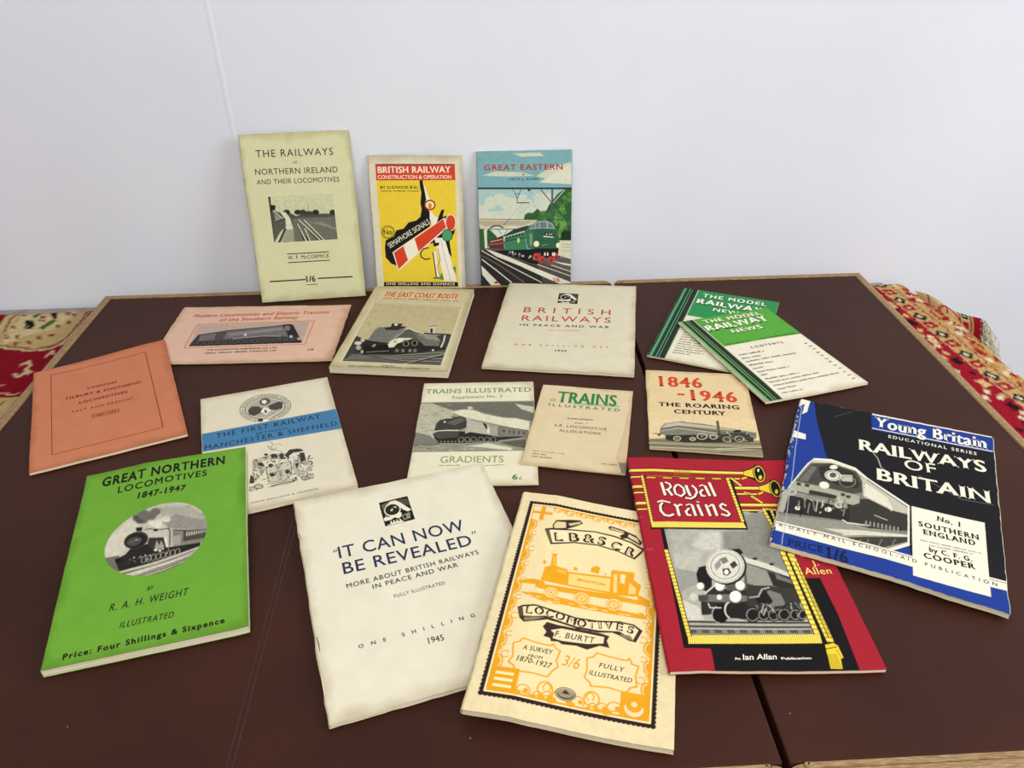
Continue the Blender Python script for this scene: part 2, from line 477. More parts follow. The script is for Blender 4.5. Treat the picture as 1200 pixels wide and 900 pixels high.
ART['sem'] = """A cover_picture 0 0 1118 1565 2.6 ddd6bc|
P e8cb3c 93 1549 1071 1557 1073 13 100 4
P d2442a 93 1555 1071 1561 1074 1370 92 1363
L 1c1a18 10 93 1555 1071 1561
N 0.05 2 
P 1c1a18 630 1367 671 1367 702 1134 681 1088 686 1027 739 989 766 904 730 795 255 476 238 460 284 290 213 314 146 395 143 523 161 619 267 667 303 746 399 770 466 848 562 872 619 919 639 1012 627 1088 644 1210 630 1300
P efe9d6 668 1363 680 1330 748 1127 706 1119
P efe9d6 740 1012 799 928 875 889 938 890 919 812 762 796 735 904
P 1c1a18 854 936 887 1005 926 1013 900 921 970 936 1061 844 1041 719 975 608 999 401 954 465 912 624 721 575
P efe9d6 784 654 913 655 1053 89 893 87
L b9b4a2 8 865 623 973 91
L efe9d6 32 780 480 816 107
L 1c1a18 14 757 471 790 139
L 1c1a18 6 822 528 847 368 803 270 846 140
P 1c1a18 769 591 848 592 830 552 767 543
E a02c1c 745 1066 71 0 -3 -66
E f1e6b8 745 1066 53 0 -2 -47
E dc7a28 745 1055 22 0 -1 -34
P efe9d6 238 463 923 911 952 778 300 224
P d2442a 254 460 383 545 432 364 305 242
P d2442a 531 642 906 894 940 787 573 475
E efe9d6 998 847 70 0 -4 -106
E d2442a 998 847 59 0 -3 -96
E 1c1a18 949 687 72 0 -3 -80
E 4d9a68 949 687 63 0 -2 -71
L 1c1a18 16 706 527 635 510 598 462 605 406 656 374 724 386
P 5f8a3a 733 122 783 156 830 140 865 205 885 107
P 5f8a3a 1003 272 1044 288 1048 174
E 1c1a18 196 722 88 1 -6 -85
E e8cb3c 196 722 79 0 -5 -76
R 1c1a18 6 196 722 66 0 -4 -63 0 360
P 1c1a18 100 70 1066 79 1068 20 99 11
Z
T number_lettering 1c1a18 b 141 689 50 108 65 0|No
T title_lettering efe9d6 s 209 513 547 625 67 0|SEMAPHORE SIGNALS
T price_lettering efe9d6 b 126 29 7 901 31 0.1|ONE SHILLING AND SIXPENCE
T author_lettering 1c1a18 b 136 1264 10 478 33 0|BY O.S.NOCK B.Sc.
T author_lettering 1c1a18 b 139 1228 10 479 18 0|A.M.I.C.E., M.I.Mech.E., A.I.Loco.E.
T title_lettering f2e8d4 rb 116 1453 9 910 79 0|BRITISH RAILWAY
T title_lettering f2e8d4 b 111 1383 5 917 46 0|CONSTRUCTION & OPERATION"""
ART['ge'] = """A cover_picture 0 0 1176 1683 2.2 7aa8ae|
P c9cdb6 58 1396 229 1444 547 1427 866 1339 1165 1312 1162 1539 908 1482 738 1382 376 1379
P c9cdb6 444 1654 781 1658 823 1617 549 1612
P d6d6c2 759 1299 951 1399 1163 1519 1170 1270
P a3c2be 6 1230 1171 1207 1175 824 -7 848
E c9cfbc 37 951 86 -2 -3 -85
E c9cfbc 155 1062 79 -2 -2 -78
E c9cfbc 271 1102 79 -2 -2 -77
E c9cfbc 370 1044 86 -2 -2 -85
E c9cfbc 470 1028 86 -2 -1 -85
E c9cfbc 557 1083 72 -1 -1 -71
E c9cfbc 628 1025 72 -1 -1 -71
E c9cfbc 801 1078 101 -2 0 -99
E c9cfbc 887 1090 86 -2 0 -85
P c9cfbc 1 938 1175 1028 1178 813 -2 852
N 0.05 6 
P 2f5a34 569 848 584 905 627 932 685 924 743 980 800 929 858 956 887 1019 944 1089 1001 1158 1087 1219 1187 1217 1195 551 946 557 742 794
E 2a4f2c 1128 745 35 -1 0 -29
E 4f8040 962 699 35 -1 0 -29
E 4f8040 1155 640 35 -1 0 -29
E 6a9648 986 865 35 -1 0 -29
E 4f8040 1076 755 35 -1 0 -29
E 2a4f2c 1116 710 35 -1 0 -29
E 3f6d38 984 635 35 -1 0 -29
E 3f6d38 1037 957 35 -1 0 -28
E 4f8040 1063 926 35 -1 0 -29
E 2a4f2c 1035 856 35 -1 0 -29
E 6a9648 1041 802 35 -1 0 -29
E 3f6d38 991 788 35 -1 0 -29
E 3f6d38 956 779 35 -1 0 -29
E 4f8040 1151 1149 34 -1 0 -28
E 2a4f2c 1014 899 35 -1 0 -29
E 6a9648 1053 720 35 -1 0 -29
E 6a9648 973 801 35 -1 0 -29
E 4f8040 1089 731 35 -1 0 -29
E 3f6d38 1141 784 35 -1 0 -29
E 6a9648 969 786 35 -1 0 -29
E 4f8040 1150 1080 35 -1 0 -28
E 4f8040 1147 639 35 -1 0 -29
E 3f6d38 1097 701 35 -1 0 -29
E 4f8040 1019 654 35 -1 0 -29
E 3f6d38 1102 1048 35 -1 0 -28
E 6a9648 1082 777 35 -1 0 -29
E 6a9648 1057 971 35 -1 0 -28
E 4f8040 1054 1002 35 -1 0 -28
E 6a9648 1063 815 35 -1 0 -29
E 3f6d38 1053 841 35 -1 0 -29
E 6a9648 1059 751 35 -1 0 -29
E 6a9648 1008 623 35 -1 0 -29
E 4f8040 1087 1107 34 -1 0 -28
E 4f8040 1078 926 35 -1 0 -29
E 3f6d38 979 951 35 -1 0 -29
E 4f8040 1038 681 35 -1 0 -29
E 3f6d38 1018 1034 35 -1 0 -28
E 3f6d38 940 783 35 -1 0 -29
E 4f8040 1025 865 35 -1 0 -29
E 4f8040 993 895 35 -1 0 -29
E 4b7a44 895 902 29 -1 0 -23
E 3f6d38 893 882 29 -1 0 -23
E 4b7a44 779 866 29 -1 0 -23
E 3f6d38 837 866 29 -1 0 -23
E 3f6d38 835 910 29 -1 0 -23
E 3f6d38 914 920 29 -1 0 -23
E 3f6d38 840 886 29 -1 0 -23
E 3f6d38 825 878 29 -1 0 -23
E 3f6d38 801 874 29 -1 0 -23
E 3f6d38 784 874 29 -1 0 -23
E 4b7a44 812 926 29 -1 0 -23
E 4b7a44 798 920 29 -1 0 -23
E 3f6d38 781 856 29 -1 0 -23
E 4b7a44 836 842 29 -1 0 -23
P 20301f 1048 671 1091 700 1179 683 1180 566 1034 569
P c9c4a8 -2 862 735 840 742 794 626 753 553 711 16 737
P b0a488 -3 838 713 823 539 762 437 778 89 771 18 794
L 5d5648 9 -2 861 728 839
E 2c302a 224 645 138 -3 -3 -138
E cdd3c4 224 642 116 -2 -3 -125
P 2f5a34 -6 744 74 733 81 480 -14 482
P 2f5a34 94 692 146 719 217 645 273 542 104 516
E cdd3c4 436 684 87 -2 -1 -80
P cdd3c4 118 742 553 740 508 654 318 629
L 39413c 9 117 732 538 726
L 39413c 7 241 725 290 658
L 39413c 7 364 722 304 629
P d9d4b8 62 728 100 728 95 457 69 458
P 5a5450 -21 489 360 481 1213 314 1218 -80 -53 -51
P 4c4644 -14 489 111 486 358 407 740 310 1186 134 1188 -33 -29 -5
P 2a2a28 -22 460 81 458 740 235 828 -10 -7 -21
P 5a2f30 118 582 307 651 315 475 122 486
P 8f5a50 127 545 305 560 308 541 126 527
P c9a080 142 577 296 607 296 595 142 564
P 2c3b36 307 643 436 721 611 768 648 760 582 696 326 628
P 3f7a58 323 628 582 703 608 446 322 452
P b4bda0 326 634 579 705 579 684 325 614
P 2a4a40 325 585 581 623 581 605 325 570
P 22302c 340 628 365 635 365 606 340 599
P 22302c 380 637 405 644 404 615 379 608
P 22302c 419 647 444 654 444 624 419 618
P 22302c 459 656 484 663 483 634 458 627
P 22302c 498 666 523 672 523 643 498 636
P 22302c 538 675 563 682 562 653 537 646
E d9cf7a 499 581 15 0 0 -32
E e6e0b0 604 584 15 0 0 -18
P 191b1a 322 458 719 466 755 264 651 282 504 345 343 393 183 455
E c0c2b4 652 371 12 0 0 -15
E 8b9088 387 434 12 0 0 -15
E 8b9088 694 357 12 0 0 -15
E 555a58 426 429 12 0 0 -15
E 8b9088 425 403 12 0 0 -15
E 555a58 569 380 12 0 0 -15
E 8b9088 633 356 12 0 0 -15
E 8b9088 458 409 12 0 0 -15
E c0c2b4 421 431 12 0 0 -15
E c0c2b4 510 400 12 0 0 -15
E c0c2b4 550 379 12 0 0 -15
E 555a58 505 375 12 0 0 -15
E 555a58 514 387 12 0 0 -15
E 555a58 433 393 12 0 0 -15
E 555a58 376 415 12 0 0 -15
E 8b9088 698 337 12 0 0 -15
P 3a6a4e 582 696 633 760 735 823 836 832 931 793 978 716 1027 584 1046 454 932 439 711 456 623 475 598 564
P 2f5d46 698 722 982 713 1027 584 1043 459 932 445 704 462
P a8b8ae 634 721 684 788 764 822 858 823 931 787 966 720 800 732
P 68787a 643 729 693 780 713 791 713 736
P 68787a 722 794 764 810 764 738 722 736
P 68787a 774 813 858 811 865 733 774 738
P 68787a 876 805 925 778 951 729 876 733
P 6f9078 640 665 676 668 675 504 641 519
P 1d2a26 836 676 946 668 950 618 817 630
P c9d0c4 822 635 946 621 946 606 817 618
E c9d0c4 858 654 9 0 0 -9
E c9d0c4 895 653 9 0 0 -9
E c9d0c4 924 652 9 0 0 -9
L 90ac94 6 800 508 873 526
E efe6c0 729 532 35 -1 0 -37
E efe6c0 1012 507 31 -1 0 -34
E cfc7ac 763 431 50 -1 0 -30
E cfc7ac 1013 420 44 -1 0 -24
P 1d1b1a 694 474 1052 466 1053 377 1013 341 696 355
P a63a34 693 407 785 413 784 323 718 310
E b8443c 802 329 35 -1 0 -45
E 8a2c2a 808 320 21 0 0 -27
E b8443c 911 321 35 -1 0 -45
E 8a2c2a 917 312 21 0 0 -27
E b8443c 979 361 35 -1 0 -45
E 8a2c2a 985 352 21 0 0 -27
E b8443c 723 369 35 -1 0 -45
E 8a2c2a 729 360 21 0 0 -27
E e3dfcc 836 397 10 0 0 -24
E e3dfcc 873 396 10 0 0 -24
E e3dfcc 939 394 10 0 0 -24
E e3dfcc 961 394 10 0 0 -24
P cdc9b0 1027 570 1210 566 1213 314 1006 378
P cdc9b0 1049 557 1181 555 1183 374 1057 389
L 8d9478 7 1056 518 1181 515
L 8d9478 7 1057 481 1182 478
L 8d9478 7 1057 436 1182 434
P d8d4c0 78 475 132 464 358 375 740 205 1172 21 1173 -33 1068 -15 858 81 503 255 211 381
L d8d4c4 10 25 459 283 305 799 21
L d8d4c4 13 22 348 206 202 404 31
L 7a5a54 12 23 400 252 261 575 27
P d8d4c0 13 266 73 205 276 -12 156 -25 24 145
L d0ccba 9 740 265 1186 96
L d0ccba 9 918 253 1185 157
P d8d4c0 932 305 1184 255 1184 232 1066 257
L 6a4a44 12 1035 363 1183 315
L 2c3438 23 3 1242 1175 1219
L 4b5658 25 930 1216 931 811
L 4b5658 13 787 1211 923 1047
L c3c9bb 10 1087 1205 944 1047
L 39464a 8 437 1222 493 1112
L 39464a 8 541 1220 493 1112
L 39464a 7 461 1169 522 1168
L 39464a 10 490 1119 489 1056
L 39464a 13 482 1056 643 1053
E 39464a 640 1210 20 0 0 -17
L 7d9a96 4 366 830 687 1192
L 7d9a96 4 512 913 801 1162
L 39413c 6 307 774 395 858
N 0.07 2 
P b8443c 173 43 218 65 235 27 187 20
Z
T title_lettering b4281e b 84 1460 -8 976 67 0.1|GREAT EASTERN
T author_lettering 3a3a34 i 556 1390 94 36 22 0|By
T author_lettering 3a3a34 b 392 1335 -2 362 26 0.1|CECIL J. ALLEN
T price_lettering b8443c rb 938 29 0 96 54 0|2/6"""
ART['pink'] = """T title_lettering b8452f bi 185 1055 27 1625 76 0.1|Modern Locomotives and Electric Traction
T title_lettering b8452f bi 534 943 35 934 74 0.1|of the Southern Railway
L c47a5e 10 294 877 1676 916
L c47a5e 10 1676 916 1676 355
L c47a5e 10 1676 355 311 325
L c47a5e 10 311 325 294 877
T publisher_lettering 4a322c b 584 249 27 794 34 0.05|THE LOCOMOTIVE PUBLISHING CO. LTD.
U small_lettering 4a322c 584 185 1373 214 33
T price_lettering 4a322c b 1742 198 254 64 43 0|1/6
A cover_photograph 311 358 1636 901 2.4 b79f92|311 859 1629 901 1636 388 349 358
P 3e3a3a 344 353 358 455 379 626 710 721 1250 810 1390 846 1444 816 1579 522 1633 388
P 6c6766 409 611 717 693 1253 796 1358 811 1446 528 1360 558 1147 567 792 516 423 479
P 857f7c 732 638 1314 765 1343 695 760 583
P 4c4848 577 671 697 694 706 493 600 497
P 2a2727 1318 807 1426 837 1560 550 1462 514
E 75706c 1389 743 35 -1 13 -62
E b9b0a6 1476 540 19 -1 7 -32
E b9b0a6 1577 482 16 -1 6 -27
L 9d958e 17 805 515 1147 567 1361 553
P 242222 344 353 360 386 1623 436 1634 383
E 55504e 461 438 32 -1 13 -42
E 2a2727 461 438 21 -1 8 -26
E 55504e 539 439 32 -1 12 -42
E 2a2727 539 439 21 -1 8 -26
E 55504e 617 441 32 -1 12 -42
E 2a2727 617 441 21 -1 8 -26
E 55504e 694 442 32 -1 12 -42
E 2a2727 694 442 21 -1 7 -26
E 55504e 772 443 32 -1 12 -42
E 2a2727 772 443 21 -1 7 -26
E 55504e 850 445 32 -1 11 -42
E 2a2727 850 445 21 -1 7 -26
E 55504e 928 446 32 -1 11 -42
E 2a2727 928 446 21 -1 7 -26
E 55504e 1006 448 32 -1 11 -42
E 2a2727 1006 448 21 -1 7 -26
E 55504e 1084 449 32 -1 11 -42
E 2a2727 1084 449 21 -1 7 -26
E 55504e 1162 450 32 -1 10 -42
E 2a2727 1162 450 21 -1 6 -26
E 55504e 1240 452 32 -1 10 -42
E 2a2727 1240 452 21 -1 6 -27
E 55504e 1318 453 32 -1 10 -43
E 2a2727 1318 453 21 -1 6 -27
E 55504e 1396 455 32 -1 10 -43
E 2a2727 1396 455 21 -1 6 -27
E 55504e 1475 456 32 -1 9 -43
E 2a2727 1475 456 21 -1 6 -27
E d9d0c4 934 603 12 0 8 -33
B 0.3 
N 0.12 4 
N 0.09 1.6 
N 0.15 0.8 
Z"""
ART['orange'] = """L 8c3a22 7 175 1788 1136 1756
L 8c3a22 8 1136 1756 1162 215
L 8c3a22 6 1162 215 192 211
L 8c3a22 6 192 211 175 1788
T title_lettering 8e2414 rb 521 1288 -39 281 45 0.15|LONDON
T title_lettering 8e2414 rb 304 1176 -42 731 47 0.1|TILBURY & SOUTHEND
T title_lettering 8e2414 rb 436 1029 -23 460 46 0.1|LOCOMOTIVES
T title_lettering 8e2414 s 369 882 -32 576 39 0.25|PAST AND PRESENT
L 8e2414 5 552 759 792 750
L 8e2414 6 792 750 792 686
L 8e2414 5 792 686 552 696
L 8e2414 5 552 696 552 759
T title_lettering 8e2414 b 570 711 -30 201 28 0|1880-1936"""
ART['east'] = """P d6bf94 97 1864 1129 1862 1137 1615 139 1604
T title_lettering b5341f i 182 1699 1 943 134 0.06|THE EAST COAST ROUTE
T title_lettering b5341f i 187 1699 1 943 134 0.06|THE EAST COAST ROUTE
U small_lettering 1c1a18 173 1641 1133 1631 34
L dcd4b4 12 95 1566 1223 1528
L dcd4b4 12 1223 1528 1213 102
L dcd4b4 9 1213 102 98 110
L dcd4b4 10 98 110 95 1566
T publisher_lettering 1c1a18 b 560 57 -7 144 18 0|LONDON
T publisher_lettering 1c1a18 b 205 20 10 891 23 0.05|THE LOCOMOTIVE PUBLISHING COMPANY LTD
A cover_photograph 109 121 1204 1508 2.4 b9ac84|115 1508 1204 1472 1198 121 109 129
N 0.05 6 
P 3b3a36 109 691 248 609 1194 798 1224 686 1207 84 104 115
P 5e5c54 114 158 269 321 1206 462 1199 124 138 76
L 2a2926 12 131 139 718 325 1187 438
L 8f8c7c 12 136 158 722 306 1193 404
L 2a2926 12 142 177 726 287 1199 370
L 8f8c7c 12 147 197 731 268 1205 337
L 2a2926 12 153 217 735 250 1211 303
L 8f8c7c 12 158 236 739 231 1217 270
L 2a2926 12 164 256 743 212 1223 237
L 8f8c7c 12 169 276 747 194 1229 204
L 2a2926 12 175 296 752 175 1234 172
P 24231f 174 379 238 563 299 636 526 563 827 655 1198 505 1195 461 676 311 303 280
P 74736a 268 599 291 847 323 909 627 933 661 887 528 552 348 583
L 5c5b54 8 294 613 352 888
L 5c5b54 8 330 607 393 891
L 5c5b54 8 367 600 434 894
L 5c5b54 8 403 594 475 897
L 5c5b54 8 439 588 515 900
L 5c5b54 8 475 582 556 903
P 2c2b27 384 902 460 932 454 1010 584 1015 575 953 648 946 561 856 422 845
E d6d2ba 508 984 21 2 7 -29
P 55544d 528 552 646 898 693 902 854 749 925 572 754 672 595 659
L c9c5ae 20 637 885 693 902 866 750
L a5a290 14 531 563 649 886
P 6a685f 698 878 868 738 1094 642 1103 530 934 528 850 657
L 2c2b27 17 703 855 1094 642
P 8b897b 884 774 1010 784 1106 643 914 684
P 2c2b27 875 821 1192 810 1192 775 882 786
P c6c2ac 916 967 977 991 1000 807 932 825
P 1f1e1b 929 920 957 927 978 817 947 826
L 2c2b27 13 910 971 988 996
P d8d3b8 515 490 538 609 614 679 775 683 699 611 621 548 605 469 552 453
E 1c1a18 588 590 9 1 4 -18
E 141412 722 556 47 4 19 -84
R 8c897a 10 722 556 31 2 13 -57 0 360
E 141412 816 575 47 4 18 -84
R 8c897a 10 816 575 32 2 12 -57 0 360
E 6e6c60 656 396 20 2 9 -39
E 6e6c60 723 401 20 2 9 -39
E 6e6c60 800 407 20 2 8 -39
E 6e6c60 856 412 20 2 8 -39
P 15140f 262 474 525 518 600 348 305 313
L 9c9986 9 322 336 569 384
E c9c5ae 179 524 41 3 11 -40
E a8a592 212 426 29 2 14 -52
E a8a592 275 343 15 1 10 -38
E b9b5a0 212 595 23 2 12 -45
L c9c5ae 8 357 460 368 505 385 507 377 450
L d8d3b8 16 1127 782 1137 656 1131 500
E d8d3b8 1053 439 11 1 4 -21
L 1c1b18 21 808 122 1204 343
L b9b59f 10 767 108 1199 375
B 0.3 
N 0.12 4 
N 0.09 1.6 
N 0.15 0.8 
Z"""
ART['british'] = """T title_lettering b8412c s 294 1314 2 1057 137 0.55|BRITISH
T title_lettering b8412c s 299 1100 23 1064 132 0.2|RAILWAYS
T title_lettering 2c3444 b 296 967 24 1055 48 0.3|IN PEACE AND WAR
T small_lettering b8412c s 632 877 40 381 20 0.1|FULLY ILLUSTRATED
T price_lettering b8412c b 300 505 33 1060 28 1.4|ONE SHILLING NET
T year_lettering 1c1a18 rb 767 406 48 131 34 0.2|1944
A cover_woodcut 681 1579 935 1870 4 1b1b18|681 1870 929 1860 935 1579 684 1591
P 5d5a52 696 1835 793 1860 757 1754 714 1644
P 4d4540 825 1850 917 1832 924 1747 869 1777
P e4dcc0 731 1811 780 1849 820 1847 856 1806 925 1696 895 1686 862 1721 831 1779 793 1814 752 1788
P e4dcc0 844 1747 841 1724 831 1703 815 1687 795 1679 773 1678 751 1684 732 1698 718 1718 711 1741 711 1765 717 1787 731 1806 749 1818 770 1823 792 1821 813 1810 829 1793 840 1771 844 1747
P 26251f 837 1750 834 1730 825 1713 811 1700 793 1692 773 1692 754 1697 737 1709 725 1725 718 1745 718 1765 724 1784 736 1800 752 1810 771 1815 791 1812 809 1803 823 1789 833 1771 837 1750
P d8d0b6 757 1748 772 1764 787 1764 772 1736
P d8d0b6 787 1780 811 1779 817 1757
P e4dcc0 688 1678 708 1694 738 1682 768 1692 798 1679 823 1706 843 1694 834 1655 809 1640 778 1663 749 1648 719 1649 694 1651
P e4dcc0 734 1632 744 1637 749 1610 739 1602
P e4dcc0 759 1631 769 1636 774 1609 764 1601
P e4dcc0 784 1630 794 1635 799 1607 789 1600
P e4dcc0 809 1629 819 1634 824 1606 815 1598
P 8a8474 838 1666 908 1674 899 1608 844 1605
P 1b1b18 849 1655 868 1659 869 1621 852 1619
P e4dcc0 697 1598 759 1615 834 1606 840 1589
Z"""
ART['mrnf'] = """P 7fb06a 0 0 208 0 208 1778 0 1778
P 1f3a2a 4 0 44 0 44 1778 4 1778
P 1f3a2a 55 0 96 0 96 1778 55 1778
P 1f3a2a 107 0 130 0 130 1778 107 1778
P 2a2d2a 138 0 198 0 198 1778 138 1778
P 56a03a 217 1108 1240 1108 1240 1778 217 1778
T title_lettering 23442a rb 298 1627 -10 779 87 0.12|THE MODEL
T title_lettering 23442a rb 240 1454 17 851 138 0|RAILWAY
T title_lettering 23442a rb 483 1330 -13 408 83 0.1|NEWS
T title_lettering f0ecd8 rb 299 1642 -10 781 88 0.12|THE MODEL
T title_lettering f0ecd8 rb 241 1469 17 852 139 0|RAILWAY
T title_lettering f0ecd8 rb 484 1344 -12 408 83 0.1|NEWS
U small_lettering 23442a 253 1128 556 1121 27
U small_lettering 23442a 709 1118 1218 1126 27
T contents_lettering 1c1a18 r 484 967 9 421 41 0.35|CONTENTS
U contents_lettering 6f695c 264 877 567 866 29
U contents_lettering 6f695c 256 800 487 793 29
U contents_lettering 6f695c 257 726 921 734 28
U contents_lettering 6f695c 249 651 535 645 28
U contents_lettering 6f695c 249 578 392 581 27
U contents_lettering 6f695c 256 505 634 506 27
U contents_lettering 6f695c 253 440 319 438 26
U contents_lettering 6f695c 252 358 654 370 26
U contents_lettering 6f695c 255 292 874 314 25
U contents_lettering 6f695c 257 226 1084 249 25
U contents_lettering 6f695c 263 157 472 162 25
U contents_lettering 6f695c 258 84 501 89 24
U contents_lettering 6f695c 1131 887 1159 888 30
U contents_lettering 6f695c 1138 816 1165 817 30
U contents_lettering 6f695c 1141 752 1168 753 29
U contents_lettering 6f695c 1132 673 1159 674 29
U contents_lettering 6f695c 1132 607 1159 608 28
U contents_lettering 6f695c 1131 533 1157 533 28
U contents_lettering 6f695c 1128 464 1154 465 27
U contents_lettering 6f695c 1133 390 1158 390 27
U contents_lettering 6f695c 1138 324 1164 325 27
U contents_lettering 6f695c 1138 249 1163 249 26
U contents_lettering 6f695c 1138 178 1162 178 26
U contents_lettering 6f695c 1135 105 1159 105 25"""
ART['mrnb'] = """P 5f9a70 0 0 202 0 202 1825 0 1825
P 1f3a2a 4 0 43 0 43 1825 4 1825
P 1f3a2a 54 0 93 0 93 1825 54 1825
P 1f3a2a 104 0 126 0 126 1825 104 1825
P 2a2d2a 134 0 192 0 192 1825 134 1825
P 2f8a4e 210 1097 1203 1097 1203 1825 210 1825
T title_lettering 1c4a30 rb 289 1627 22 786 103 0.12|THE MODEL
T title_lettering 1c4a30 rb 254 1435 18 811 137 0|RAILWAY
T title_lettering 1c4a30 rb 483 1298 12 373 92 0.1|NEWS
T title_lettering f0ecd8 rb 279 1641 21 787 103 0.12|THE MODEL
T title_lettering f0ecd8 rb 244 1449 17 812 137 0|RAILWAY
T title_lettering f0ecd8 rb 473 1311 12 374 92 0.1|NEWS
U contents_lettering 6f695c 263 656 397 665 25
U contents_lettering 6f695c 262 598 429 611 25
U contents_lettering 6f695c 261 541 471 557 24
U contents_lettering 6f695c 260 485 480 502 24
U contents_lettering 6f695c 259 429 500 448 24
U contents_lettering 6f695c 258 373 519 395 24
U contents_lettering 6f695c 257 318 517 341 23
U contents_lettering 6f695c 256 264 558 290 23
U contents_lettering 6f695c 255 210 576 239 23
U contents_lettering 6f695c 254 157 425 173 23"""
